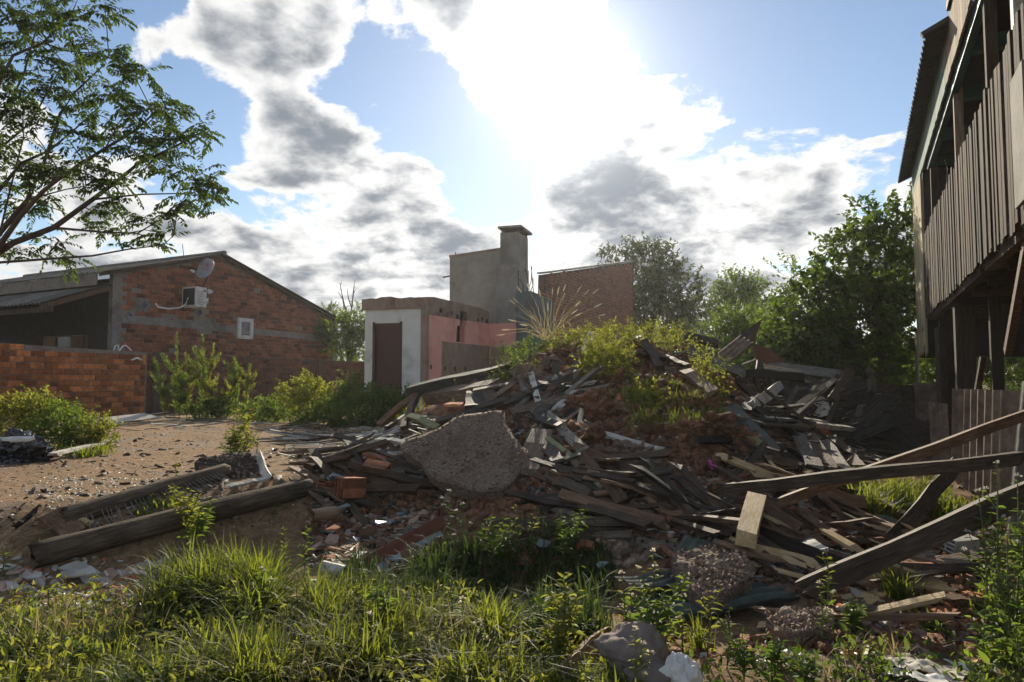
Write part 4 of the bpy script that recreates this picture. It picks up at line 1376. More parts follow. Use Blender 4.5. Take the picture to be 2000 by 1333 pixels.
UP, CAMF = Vector((0, -.3, 1)), Vector((0, -1, .25))
H = [
    # left shoulder of the heap
    ((802, 764), (998, 722), .19, .15, 'wood_grey', 'heavy grey beam slanting in front of the salmon wall, propped on two poles', 'timber_beam', 'beam', (9.1, 9.9), UP, .0),
    ((838, 776), (972, 758), .20, .15, 'wood_grey', 'second heavy grey beam, just below the propped one', 'timber_beam', 'beam', (9.0, 9.5), UP, .2),
    ((812, 770), (738, 832), .075, .07, 'wood_brown', 'brown prop pole leaning left under the heavy beam end', 'prop_pole', 'pole', (9.0, 8.7), CAMF, .3),
    ((814, 772), (787, 838), .075, .07, 'wood_brown', 'brown prop pole standing steeper under the heavy beam end', 'prop_pole', 'pole', (9.0, 8.6), CAMF, .3),
    ((792, 812), (755, 838), .05, .05, 'wood_brown', 'short brown stick behind the two prop poles', 'prop_pole', 'pole', (9.1, 8.9), CAMF, .3),
    ((930, 798), (930, 765), .24, .05, 'wood_grey', 'stubby upright board end standing before the second grey beam', 'loose_plank', 'plank', (8.6, 8.7), CAMF, .0),
    ((925, 748), (968, 782), .12, .06, 'wood_grey', 'short grey offcut slanting down from the stubby upright board', 'loose_plank', 'plank', (8.7, 8.5), CAMF, .2),
    ((848, 828), (1038, 768), .085, .07, 'wood_dark', 'long dark beam running up behind the big concrete slab', 'timber_beam', 'beam', (8.4, 8.9), UP, .2),
    ((800, 812), (856, 836), .075, .04, 'wood_moss', 'mossy pale green board end lying left above the big slab', 'loose_plank', 'plank', (8.3, 8.0), UP, .5),
    ((970, 775), (1008, 745), .06, .04, 'wood_grey', 'short grey stick between offcut and stones near the heap top', 'loose_plank', 'plank', (9.0, 9.2), UP, .3),
    ((988, 795), (998, 772), .05, .04, 'wood_dark', 'dark stub sticking up above the concrete slab corner', 'loose_plank', 'plank', (8.6, 8.6), CAMF, .3),
    ((872, 791), (910, 790), .10, .03, 'terracotta', 'flat orange clay piece lying under the second grey beam', 'clay_strip', 'clay piece', (8.9, 8.9), UP, .0),
    ((1054, 788), (1132, 708), .075, .05, 'wood_grey', 'straight grey batten slanting up towards the heap crest', 'loose_plank', 'plank', (8.5, 9.4), UP, .3),
    ((1042, 815), (1102, 768), .10, .04, 'wood_grey', 'bleached grey board with bright upper edge left of the red soil', 'loose_plank', 'plank', (8.0, 8.5), UP, .3),
    ((1080, 802), (1127, 762), .035, .03, 'wood_white', 'thin splintered white stick beside the bleached grey board', 'stick', 'stick', (8.1, 8.5), UP, .3),
    ((1092, 795), (1108, 776), .08, .02, 'wood_white', 'short split white shingle next to the thin white stick', 'loose_plank', 'plank', (8.1, 8.3), UP, .3),
    ((1066, 806), (1143, 884), .10, .05, 'wood_grey', 'broken grey board with pale splintered lower end above the fence timber pile', 'loose_plank', 'plank', (7.9, 7.1), UP, .5),
    ((1040, 814), (1096, 834), .09, .04, 'wood_dark', 'short dark board crossing under the grey boards at the slab corner', 'loose_plank', 'plank', (7.8, 7.7), UP, .3),
    ((1060, 838), (1028, 922), .21, .04, 'wood_grey', 'wide grey board standing against the right edge of the big slab', 'loose_plank', 'plank', (7.2, 6.5), CAMF, .25),
    ((1034, 858), (1052, 838), .12, .04, 'wood_moss', 'mossy board end peeping out behind the wide grey board', 'loose_plank', 'plank', (7.4, 7.5), CAMF, .2),
    ((1073, 858), (1176, 950), .05, .05, 'wood_moss', 'thin greenish batten slanting down right from the wide board', 'loose_plank', 'plank', (7.1, 6.4), UP, .5),
    ((1070, 868), (1090, 904), .11, .025, 'wood_grey', 'short grey fence slat with ragged lower end, right of wide board', 'loose_plank', 'plank', (7.0, 6.7), CAMF, .1),
    ((1136, 888), (1222, 984), .10, .06, 'wood_brown', 'long brown batten slanting steeply down from the red soil', 'timber_beam', 'beam', (7.1, 6.0), UP, .6),
    ((1066, 928), (1158, 972), .09, .05, 'wood_dark', 'dark board low in the pile right of the red frame', 'loose_plank', 'plank', (6.4, 6.2), UP, .4),
    ((1062, 905), (1140, 940), .10, .04, 'wood_dark', 'dark rough board with pale broken knot at its end', 'loose_plank', 'plank', (6.7, 6.4), UP, .2),
    ((1092, 966), (1300, 1022), .085, .05, 'wood_brown', 'very long brown board crossing the pile above the tan pole', 'timber_beam', 'beam', (6.0, 5.5), UP, .5),
    ((1210, 908), (1300, 974), .075, .05, 'wood_brown', 'brown batten running down from the red soil above the pole pieces', 'loose_plank', 'plank', (6.9, 6.1), UP, .5),
    ((1178, 849), (1300, 883), .05, .04, 'wood_white', 'pale weathered stick lying across the red soil', 'stick', 'stick', (7.5, 7.2), UP, .4),
    # left foot of the heap
    ((600, 914), (757, 866), .07, .06, 'wood_brown', 'long brown beam at the yard edge, running up to the slab', 'timber_beam', 'beam', (6.4, 7.3), UP, .3),
    ((682, 911), (850, 949), .075, .05, 'wood_brown', 'long board with bright upper edge passing under the slab', 'loose_plank', 'plank', (6.5, 6.1), UP, .5),
    ((735, 878), (778, 893), .03, .03, 'wood_white', 'thin pale stick left of the big slab', 'stick', 'stick', (7.0, 6.9), UP, .3),
    ((735, 858), (790, 864), .05, .03, 'wood_white', 'pale bleached board end touching the left tip of the big slab', 'loose_plank', 'plank', (7.4, 7.3), UP, .3),
    ((813, 908), (815, 937), .12, .02, 'tile_pale', 'white panel piece standing against the left edge of the slab', 'panel_piece', 'panel', (6.5, 6.3), CAMF, .0),
    # right hand timbers
    ((1404, 957), (1996, 896), .088, .06, 'wood_dark', 'long beam with bright top edge reaching to the right border, the middle of three', 'timber_beam', 'beam', (7.3, 4.7), UP, 1.35),
    ((1510, 988), (2030, 800), .075, .06, 'wood_brown', 'long brown beam rising to the right border, the upper of three', 'timber_beam', 'beam', (7.0, 5.3), UP, 1.2),
    ((1560, 1148), (2040, 938), .075, .06, 'wood_dark', 'thick dark beam rising to the right border, the lowest of three', 'timber_beam', 'beam', (4.95, 3.75), UP, 1.25),
    ((1575, 1160), (2040, 962), .06, .06, 'wood_dark', 'second dark beam lying just below the thick dark beam', 'timber_beam', 'beam', (4.9, 3.8), UP, 1.25),
    ((1870, 905), (1745, 1055), .11, .03, 'wood_dark', 'dark board leaning across the green grass at the corrugated fence', 'loose_plank', 'plank', (6.2, 5.2), CAMF, .2),
    ((1836, 945), (1748, 1034), .05, .02, 'teal_paint', 'teal painted strip beside the dark leaning board', 'painted_strip', 'strip', (5.9, 5.3), CAMF, .3),
    ((1477, 976), (1457, 1056), .13, .10, 'wood_yellow', 'bright yellow raw timber stub pointing down in the pile', 'timber_stub', 'timber', 'lift', UP, .0),
    ((1474, 1040), (1650, 1108), .11, .03, 'wood_dark', 'dark board with frayed white edge below the yellow stub', 'loose_plank', 'plank', (5.5, 4.7), CAMF, .3),
    ((1476, 1032), (1648, 1096), .03, .02, 'wood_white', 'frayed whitish strip along the dark board below the yellow stub', 'frayed_strip', 'strip', (5.47, 4.67), UP, .2),
    ((1382, 977), (1452, 1035), .05, .05, 'wood_dark', 'dark pole slanting towards the yellow stub', 'stick', 'stick', (6.4, 5.7), UP, .5),
    ((1278, 948), (1354, 1006), .075, .04, 'wood_dark', 'dark batten left of the long flat board in the pile centre', 'loose_plank', 'plank', (6.5, 5.9), UP, .5),
    ((1289, 1001), (1406, 1016), .06, .04, 'wood_brown', 'flat brown board lying level across the middle of the pile', 'loose_plank', 'plank', (6.0, 5.8), UP, .3),
    ((1411, 1025), (1436, 1062), .03, .03, 'wood_yellow', 'thin yellow stick left of the yellow stub', 'stick', 'stick', (5.6, 5.2), UP, .3),
    ((1674, 1107), (1935, 1112), .06, .03, 'wood_dark', 'level dark board in the clay rubble near the right border', 'loose_plank', 'plank', (4.75, 4.6), UP, .4),
    ((1650, 1118), (1706, 1150), .06, .02, 'wood_brown', 'short brown board below the thick dark beam', 'loose_plank', 'plank', (4.7, 4.5), UP, .3),
    ((1492, 898), (1560, 912), .10, .05, 'wood_brown', 'short reddish board right of the red soil', 'loose_plank', 'plank', (7.6, 7.4), UP, .4),
    ((1497, 900), (1545, 935), .025, .02, 'wood_yellow', 'thin pale stick below the short reddish board', 'stick', 'stick', (7.4, 7.0), UP, .4),
    ((1690, 965), (1600, 952), .10, .03, 'wood_dark', 'dark board lying left of the green grass patch', 'loose_plank', 'plank', (6.6, 6.7), UP, .4),
    ((1560, 1000), (1630, 1045), .07, .02, 'wood_brown', 'brown splintered board right of the yellow stub', 'loose_plank', 'plank', (6.0, 5.5), UP, .2),
    ((1563, 1060), (1600, 1082), .16, .02, 'wood_white', 'flaking white board piece right of the frayed strip', 'loose_plank', 'plank', (5.2, 4.95), UP, .2),
    # collapsed shed behind
    ((1466, 797), (1524, 753), .13, .06, 'wood_white', 'pale broken post sticking up out of the collapsed shed', 'broken_post', 'post', (10.4, 10.8), CAMF, .1),
    ((1535, 823), (1669, 838), .06, .06, 'wood_white', 'long whitish pole in front of the collapsed shed, right piece', 'pole', 'pole', (10.0, 9.9), UP, .2),
    ((1492, 818), (1532, 823), .05, .05, 'wood_white', 'short whitish pole in front of the collapsed shed, left piece', 'pole', 'pole', (10.0, 10.0), UP, .2),
    ((1560, 818), (1620, 825), .04, .03, 'wood_white', 'thin pale strip above the long whitish pole', 'stick', 'stick', (10.3, 10.2), UP, .2),
    ((1424, 796), (1512, 882), .16, .03, 'zinc_green', 'dark green board slanting down right of the mound grass', 'loose_plank', 'plank', (9.4, 8.6), UP, .2),
    ((1420, 830), (1480, 868), .16, .03, 'wood_moss', 'dull olive board under the dark green board', 'loose_plank', 'plank', (8.9, 8.4), UP, .2),
    ((1396, 822), (1450, 826), .14, .05, 'wood_dark', 'dark short board at the right shoulder of the mound', 'loose_plank', 'plank', (9.2, 9.2), UP, .3),
    ((1478, 806), (1545, 818), .10, .05, 'wood_dark', 'black charred board under the pale broken post', 'loose_plank', 'plank', (10.2, 10.1), UP, .6),
    ((1484, 705), (1474, 752), .10, .06, 'wood_grey', 'upright stud still standing inside the collapsed shed, the left of two', 'broken_post', 'post', (11.8, 11.8), CAMF, .0),
    ((1538, 732), (1530, 748), .10, .05, 'wood_grey', 'short grey stud inside the collapsed shed, the right of two', 'broken_post', 'post', (11.6, 11.6), CAMF, .0),
    ((1455, 730), (1570, 738), .13, .05, 'wood_dark', 'dark level beam inside the collapsed shed', 'timber_beam', 'beam', (11.8, 11.6), UP, 1.0),
    ((1447, 714), (1480, 700), .03, .03, 'wood_grey', 'thin grey brace in the gap of the collapsed shed', 'stick', 'stick', (11.9, 12), UP, .3),
    ((1662, 725), (1625, 782), .14, .05, 'wood_brown', 'wide brown board leaning at the right end of the collapsed shed', 'loose_plank', 'plank', (11.2, 10.6), CAMF, .1),
    ((1699, 722), (1704, 768), .10, .08, 'wood_dark', 'dark square stub post at the right end of the collapsed shed', 'broken_post', 'post', (11.3, 11.2), CAMF, .0),
    ((1690, 735), (1722, 733), .09, .04, 'wood_dark', 'short crosspiece on the dark square stub post', 'loose_plank', 'plank', (11.2, 11.2), CAMF, .0),
    # on the mound
    ((1258, 666), (1290, 720), .09, .07, 'wood_dark', 'dark forked branch stub on the mound beside the shrubs', 'branch_stub', 'branch', (9.9, 9.5), CAMF, .2),
    ((1240, 690), (1300, 700), .09, .06, 'wood_brown', 'reddish timber end half buried on the mound crest', 'timber_stub', 'timber', (9.9, 9.9), UP, .3),
    ((1298, 698), (1345, 716), .06, .05, 'wood_grey', 'grey stick lying on the right part of the mound crest', 'stick', 'stick', (10, 9.8), UP, .3),
    ((1338, 725), (1395, 770), .12, .06, 'wood_grey', 'grey board half buried on the right slope of the mound', 'loose_plank', 'plank', (9.7, 9.3), UP, .3),
    ((1136, 690), (1157, 650), .10, .03, 'wood_grey', 'pale splinter standing up on the mound crest left of the shrubs', 'loose_plank', 'plank', (9.9, 10.2), CAMF, .2),
    ((1255, 655), (1238, 664), .03, .02, 'wood_white', 'bleached twig on the mound crest', 'stick', 'stick', (10.2, 10.2), UP, .2),
    ((1384, 896), (1396, 916), .05, .015, 'magenta', 'bright pink plastic strip lying on the red soil', 'plastic_strip', 'plastic strip', (7.4, 7.2), UP, .0),
    # yard on the left
    ((100, 889), (215, 860), .10, .03, 'wood_white', 'long whitish board lying at the edge of the yard shrubs', 'loose_plank', 'plank', (8.9, 9.4), UP, .1),
    ((190, 872), (218, 856), .05, .02, 'wood_white', 'short white strip by the end of the long whitish board', 'stick', 'stick', (9.0, 9.3), UP, .1),
    ((88, 1004), (150, 1046), .15, .035, 'wood_brown', 'brown board laid across the left ends of the two logs', 'loose_plank', 'plank', (5.35, 4.95), UP, .1),
    ((30, 1030), (75, 992), .03, .025, 'wood_dark', 'dark rotten stick pointing up left of the logs', 'stick', 'stick', (5.3, 5.4), CAMF, .2),
    ((440, 953), (526, 934), .05, .02, 'wood_white', 'white strip lying between the log ends and the dark crate', 'stick', 'stick', (6.15, 6.3), UP, .1),
    ((503, 885), (524, 934), .07, .02, 'wood_white', 'white edge board on the right side of the dark crate', 'loose_plank', 'plank', (6.55, 6.3), CAMF, .3),
    ((1088, 1330), (1190, 1232), .07, .05, 'wood_grey', 'grey weathered post leaning behind the herbs, left of the pale boulder', 'broken_post', 'post', (3.1, 3.6), CAMF, .0),
]
for h in H:
    a, b_, w_, t_, mat, label, name, cat, d, face, roll = h
    hero(a, b_, w_, t_, mat, label, name, cat, d, roll=roll, face=face)

# fan of long slats leaning together at the back right
for k in range(9):
    f = k / 8
    hero((1535 + 46 * f + 10 * math.sin(k * 7), 812 + 2 * f), (1628 + 40 * f, 742 - 24 * f + 8 * math.sin(k * 3)), .075, .035, 'wood_grey' if k % 3 == 1 else 'wood_dark',
         'long dark slat in the fan of slats of the collapsed shed', 'fallen_slat', 'slat', (10.3, 11.4 + .1 * k), roll=.5 + .2 * math.sin(k * 5), face=UP)['group'] = 'fan of slats at the collapsed shed'
# four grey boards lying side by side
for k in range(4):
    x = 1556 + k * 22
    tagged(hero((x, 848 + k), (x + 38 + 6 * k, 912 + 5 * (k % 3)), .145, .03, 'wood_grey', None, 'loose_plank', 'plank', (8.9, 7.9), roll=.06 * (k - 1.5), face=UP),
           ['grey board, leftmost of four side by side below the whitish pole', 'grey board, second from the left of four below the whitish pole', 'grey board, third from the left of four below the whitish pole', 'long grey board, rightmost of four below the whitish pole'][k])


def sheet(pp, qq, ss, amp, pitch, mat, label, bend=None, per=6, rows=3, name='corrugated_sheet'):
    """corner, ridge end and cross corner, each (photo x, photo y, distance)"""
    p, q, s = at(*pp), at(*qq), at(*ss)
    o = corrugated(p, q - p, s - p, amp, pitch, .007, bend, per, rows).build(name, mat)
    return tagged(o, label, 'roof sheet')


sheet((1400, 690, 11.3), (1444, 655, 11.7), (1427, 708, 10.9), .022, .125, 'zinc_brown', 'rusty corrugated roof sheet tilted up on the collapsed shed, leftmost piece')
sheet((1426, 708, 11.0), (1472, 672, 11.5), (1446, 656, 11.75), .022, .125, 'zinc_brown', 'rusty corrugated roof sheet tilted up beside the leftmost piece')
sheet((1396, 699, 10.9), (1454, 722, 10.8), (1397, 711, 10.6), .02, .11, 'zinc', 'grey corrugated strip sloping down below the tilted rusty sheets')
sheet((1337, 649, 12.6), (1402, 664, 12.6), (1334, 664, 11.9), .022, .14, 'roof_dark', 'dark corrugated sheet just behind the mound crest')
sheet((1340, 668, 11.9), (1402, 690, 11.6), (1336, 690, 11.3), .022, .14, 'roof_dark', 'dark corrugated sheet lower behind the mound crest')
sheet((1492, 706, 12.4), (1644, 724, 12.0), (1492, 722, 11.7), .022, .16, 'zinc', 'long grey corrugated roof sheet lying level at the back of the shed')
sheet((1494, 722, 11.6), (1568, 728, 11.5), (1494, 732, 11.3), .022, .16, 'zinc_brown', 'short corrugated sheet under the long level roof sheet')
sheet((1624, 797, 10.4), (1667, 766, 10.8), (1652, 822, 9.9), .022, .10, 'roof_dark', 'dark corrugated sheet leaning at the right end of the shed, left piece')
sheet((1656, 822, 9.9), (1710, 772, 10.5), (1690, 838, 9.5), .022, .10, 'roof_dark', 'dark corrugated sheet leaning at the right end of the shed, right piece')
sheet((1662, 838, 9.6), (1738, 806, 9.8), (1672, 868, 9.1), .022, .12, 'roof_dark', 'dark corrugated sheet lying low at the right end of the shed')
_p = [onto(*q) + Z * h for q, h in (((1195, 1243), .10), ((1563, 1176), .13), ((1262, 1163), .16))]
sheet((1195, 1243, _p[0].y), (1563, 1175, _p[1].y), (1262, 1163, _p[2].y), .022, .125, 'zinc_green', 'green grey corrugated sheet lying under the brown concrete chunk', bend=lambda u, v: .03 * math.sin(u * 3.1) + .012 * math.sin(u * 9 + v * 3), rows=8)
sheet((1190, 1128, 4.25), (1335, 1012, 4.85), (1258, 1150, 4.1), .010, .07, 'zinc_green', 'curled green roof sheet arching out of the pile', bend=lambda u, v: .20 * math.sin(u * 2.4), rows=8)
sheet((1640, 1025, 5.7), (1682, 1000, 5.9), (1668, 1040, 5.5), .030, .10, 'tile_pale', 'cream roof tile piece with two bright ridges left of the grass patch')
sheet((1662, 1040, 5.45), (1735, 1042, 5.3), (1690, 1018, 5.65), .02, .12, 'zinc_green', 'dark green corrugated scrap left of the leaning dark board', bend=lambda u, v: .06 * math.sin(u * 3.14))
sheet((1430, 890, 8.3), (1500, 880, 8.1), (1432, 874, 8.8), .02, .12, 'zinc', 'grey corrugated scrap right of the red soil')
# brown flat piece of siding behind the sheets
b = MB()
pts = [at(1470, 672, 11.9), at(1500, 680, 11.9), at(1532, 705, 11.8), at(1500, 710, 11.7), at(1478, 700, 11.7)]
n = Vector((.1, -1, .3)).normalized()
b.add(pts + [p - n * .04 for p in pts], [(4, 3, 2, 1, 0), (5, 6, 7, 8, 9)] + [(i, (i + 1) % 5, (i + 1) % 5 + 5, i + 5) for i in range(5)])
tagged(b.build('siding_piece', 'wood_red'), 'dark red brown panel piece against the bushes at the shed', 'panel')


def slab_from(outline, plane, thick, mat, name, label, cat, rough=.03, freq=5, rings=9, seed=0, smooth=False):
    """broken slab: photo outline seen on the plane through three (x, y, distance) points, given real thickness"""
    a, b_, c = [at(*p) for p in plane]
    n = (b_ - a).cross(c - a).normalized()
    if n.dot(EYE - a) < 0:
        n = -n
    P = []
    pts = outline
    for i in range(len(pts)):
        (x0, y0), (x1, y1) = pts[i], pts[(i + 1) % len(pts)]
        L = math.hypot(x1 - x0, y1 - y0)
        m = max(1, int(L / 9))
        for k in range(m):
            r = ray(x0 + (x1 - x0) * k / m, y0 + (y1 - y0) * k / m)
            t = (a - EYE).dot(n) / r.dot(n)
            p = EYE + r * t
            j = mnoise.noise_vector(p * 9 + Vector((seed, 0, 0)))
            P.append(p + (j - n * j.dot(n)) * .022 + (mnoise.noise_vector(p * 31) - n * mnoise.noise_vector(p * 31).dot(n)) * .012)
    N = len(P)
    cen = sum(P, Vector()) / N
    vs, fs = [], []
    for i in range(rings + 1):
        f = 1 - i / rings
        for p in P:
            q = cen + (p - cen) * max(f, .001)
            h = mnoise.fractal(q * freq + Vector((seed, 3, 1)), 1.0, 2.0, 5) * rough
            edge = -.012 if i == 0 else 0
            vs.append(q + n * (h + edge))
    for i in range(rings):
        for k in range(N):
            k2 = (k + 1) % N
            fs.append((i * N + k, i * N + k2, (i + 1) * N + k2, (i + 1) * N + k))
    base = len(vs)
    for lev in (.4, 1.0):
        for p in P:
            j = mnoise.noise_vector(p * 7 + n * lev * 3)
            q = cen + (p - cen) * (1.0 - .03 * lev) + j * .02
            vs.append(q - n * thick * lev)
    for k in range(N):
        k2 = (k + 1) % N
        fs.append((k2, k, base + k, base + k2))
        fs.append((base + k2, base + k, base + N + k, base + N + k2))
    fs.append(tuple(base + N + k for k in range(N)))
    b = MB()
    b.add(vs, fs)
    me = b.mesh(name, mat)
    if smooth:
        me.polygons.foreach_set('use_smooth', [k < rings * N for k in range(len(me.polygons))])
    o = link(name, me)
    tagged(o, label, cat)
    q = random.Random(seed + 60)
    pb = MB()
    for _ in range(len(P) * 7):
        w_ = q.random() ** .5
        c = cen.lerp(P[q.randrange(N)], w_) + n * .006
        r_ = q.uniform(.003, .013)
        a_ = Vector((q.gauss(0, 1), q.gauss(0, 1), q.gauss(0, 1))).normalized()
        b_ = a_.orthogonal().normalized()
        pb.box(c, a_ * r_, b_ * r_ * .8, a_.cross(b_) * r_ * .7)
    tagged(pb.build('pebbles', 'rubble', o), kind='stuff')
    return o


slab_from([(781, 866), (850, 836), (905, 808), (966, 799), (985, 803), (990, 825), (1003, 850), (1030, 878), (1035, 892), (1022, 905), (1005, 938), (975, 956), (935, 959), (880, 947), (835, 925), (812, 895), (786, 880)],
          [(950, 958, 5.82), (965, 800, 7.05), (783, 868, 6.75)], .13, 'rough_concrete', 'concrete_slab', 'big broken concrete slab tilted towards the camera in the heap middle', 'concrete slab', .012, 5, 14, 1, True)
slab_from([(1315, 1085), (1355, 1072), (1392, 1060), (1420, 1065), (1428, 1077), (1455, 1082), (1478, 1107), (1470, 1122), (1450, 1130), (1437, 1145), (1420, 1157), (1380, 1166), (1362, 1158), (1330, 1130)],
          [(1380, 1160, 4.05), (1400, 1062, 4.65), (1318, 1088, 4.48)], .12, 'rough_concrete', 'concrete_chunk', 'brown concrete chunk resting on the green grey corrugated sheet', 'concrete chunk', .04, 6, 8, 2)
slab_from([(992, 800), (1020, 790), (1044, 779), (1056, 790), (1040, 806), (1012, 812)], [(1010, 810, 7.2), (1044, 779, 7.55), (992, 800, 7.35)], .10, 'rough_concrete', 'concrete_chunk', 'small pebbly concrete chunk just above the big slab', 'concrete chunk', .03, 6, 5, 3)
slab_from([(1500, 1200), (1540, 1188), (1600, 1190), (1628, 1205), (1618, 1232), (1560, 1240), (1512, 1232)], [(1560, 1238, 3.6), (1560, 1190, 3.9), (1500, 1205, 3.8)], .14, 'rough_concrete', 'concrete_chunk', 'dark flat concrete chunk right below the corrugated sheet end', 'concrete chunk', .04, 6, 6, 4)
slab_from([(1278, 735), (1300, 712), (1322, 716), (1330, 728), (1312, 748), (1288, 750)], [(1300, 748, 8.0), (1305, 714, 8.45), (1280, 735, 8.15)], .16, 'rubble', 'concrete_chunk', 'brown rock chunk poking out of the mound grass', 'rock', .05, 6, 5, 5)
slab_from([(378, 902), (388, 893), (498, 878), (512, 905), (524, 930), (478, 942), (440, 948), (384, 925)], [(450, 945, 6.3), (440, 886, 6.6), (380, 900, 6.45)], .28, 'wood_dark', 'dark_crate', 'dark rotten wooden crate side between the logs and the leafy plant', 'crate', .02, 5, 5, 6)


def rocky(name, c, size, mat, seed, sub=3, amp=.25, freq=1.6, smooth=False):
    import bmesh
    bm = bmesh.new()
    bmesh.ops.create_icosphere(bm, subdivisions=sub, radius=1)
    for v in bm.verts:
        k = mnoise.fractal(v.co * freq + Vector((seed * 3.1, seed, 0)), 1.0, 2.0, 4)
        v.co *= 1 + amp * k
        v.co = Vector((v.co.x * size[0], v.co.y * size[1], v.co.z * size[2]))
    me = bpy.data.meshes.new(name)
    bm.to_mesh(me)
    bm.free()
    me.materials.append(MAT[mat])
    if smooth:
        me.polygons.foreach_set('use_smooth', [True] * len(me.polygons))
    return link(name, me, None, Matrix.Translation(c))


p = onto(1243, 1300, .0)
tagged(rocky('boulder', at(1243, 1275, 3.15), (.15, .13, .11), 'boulder', 1, 5, .34, 1.2, True), 'pale rounded boulder among the herbs at the bottom edge', 'boulder')
tagged(rocky('boulder', at(1275, 1318, 3.0), (.14, .10, .05), 'boulder', 5, 4, .2, 1.3, True), 'flat pale stone in front of the rounded boulder', 'stone')
for k, (x, y, d, s, mat, lab_) in enumerate((
        (985, 765, 8.9, .13, 'rubble', 'round grey stone above the small pebbly concrete chunk'),
        (1075, 722, 9.3, .16, 'rubble', 'pale angular rock on the left shoulder of the mound'),
        (1112, 745, 9.0, .12, 'rubble', 'squat grey rock below the straight grey batten'),
        (1030, 745, 9.2, .20, 'rubble', 'large dark soil covered rock on the left shoulder of the mound'),
        (1160, 790, 8.4, .16, 'clod', 'dark soil block left of the mound grass'),
        (1120, 800, 8.0, .14, 'clod', 'long dark block between grey boards and red soil'),
        (1185, 820, 8.0, .20, 'clod', 'big crumbly soil block above the pale weathered stick'),
        (1155, 868, 7.5, .17, 'clod', 'upright dark soil block right of the broken grey board'),
        (1250, 900, 7.0, .16, 'rubble', 'grey brown rock below the pale weathered stick, right one'),
        (1215, 890, 7.1, .13, 'rubble', 'smaller rock below the pale weathered stick'),
        (1400, 850, 7.9, .20, 'clod', 'red soil overhang at the right of the mound face'),
        (1345, 850, 7.9, .15, 'clod', 'bright orange soil lump in the mound face'),
        (1440, 870, 8.0, .18, 'clod', 'soil lump under the dark board right of the mound'),
        (1200, 1072, 5.0, .10, 'rubble', 'grey stone left of the curled roof sheet'),
        (1060, 690, 9.9, .12, 'old_brick', 'reddish brick lump on the mound crest'),
        (1085, 655, 10.2, .10, 'clod', 'small soil lump below the seed grass'))):
    tagged(rocky('boulder' if mat == 'rubble' else 'soil_lump', onto(x, y) + Z * s * .3, (s * .85, s * .75, s * .6), mat, k + 11, 4, .7, 2.0), lab_, 'rock' if mat == 'rubble' else 'soil lump')

# white and black plastic, rags
tagged(rocky('plastic_bag', at(1328, 1330, 2.95), (.08, .06, .10), 'white_plastic', 31, 5, .30, 1.8, True), 'crumpled white plastic bag at the bottom edge', 'plastic bag')
tagged(rocky('plastic_bag', at(38, 872, 7.6) - Z * .05, (.30, .22, .19), 'black_plastic', 33, 5, .45, 2.0), 'torn black plastic bag lying under the left yard shrubs', 'plastic bag')
tagged(rocky('plastic_scrap', at(35, 858, 7.35), (.17, .02, .03), 'white_plastic', 37, 3, .5, 2.0), 'thin shiny plastic edge on the black bag', 'plastic scrap')


def rag(pts, width, mat, label, seed, name='rag', cat='cloth', n=40, m=14, crumple=.03):
    P = [onto(*q, .03) for q in pts]
    b = MB()
    vs, fs = [], []
    for i in range(n + 1):
        f = i / n * (len(P) - 1)
        k = min(int(f), len(P) - 2)
        c = P[k].lerp(P[k + 1], f - k)
        t = (P[k + 1] - P[k]).normalized()
        s = t.cross(Z).normalized()
        for j in range(m + 1):
            q = c + s * width * (j / m - .5) * (1 + .3 * math.sin(f * 4 + seed))
            h = abs(mnoise.fractal(q * 5 + Vector((seed, 0, 0)), 1, 2, 4)) * crumple * 1.6
            vs.append(Vector((q.x, q.y, max(q.z, gz(q.x, q.y) + .01) + h)))
    for i in range(n):
        for j in range(m):
            a = i * (m + 1) + j
            fs.append((a, a + 1, a + m + 2, a + m + 1))
    b.add(vs, fs)
    return tagged(b.build(name, mat, smooth=True), label, cat)


rag([(1690, 1278), (1740, 1290), (1800, 1300), (1885, 1325)], .16, 'rag', 'dirty white cloth strip lying in the bottom right corner', 2)
rag([(1720, 1310), (1780, 1325), (1850, 1330)], .12, 'white_plastic', 'grubby plastic sheet in front of the dirty cloth strip', 5, 'plastic_sheet', 'plastic sheet')
rag([(1860, 1295), (1885, 1312)], .07, 'white_plastic', 'small white plastic scrap at the end of the dirty cloth', 8, 'plastic_scrap', 'plastic scrap', 10, 6)
rag([(600, 1150), (640, 1140), (672, 1155)], .16, 'tile_blue', 'pale blue plastic sheet half hidden in the grass', 6, 'plastic_sheet', 'plastic sheet')
rag([(875, 1235), (900, 1250)], .06, 'white_plastic', 'white plastic scrap among the front grass', 9, 'plastic_scrap', 'plastic scrap', 10, 6)
rag([(1035, 958), (1052, 975)], .05, 'black_plastic', 'black plastic scrap by the red frame', 12, 'plastic_scrap', 'plastic scrap', 8, 5)
rag([(1595, 780), (1612, 800), (1600, 815)], .22, 'rag', 'crumpled pale cloth hanging in the collapsed shed', 13, 'rag', 'cloth')


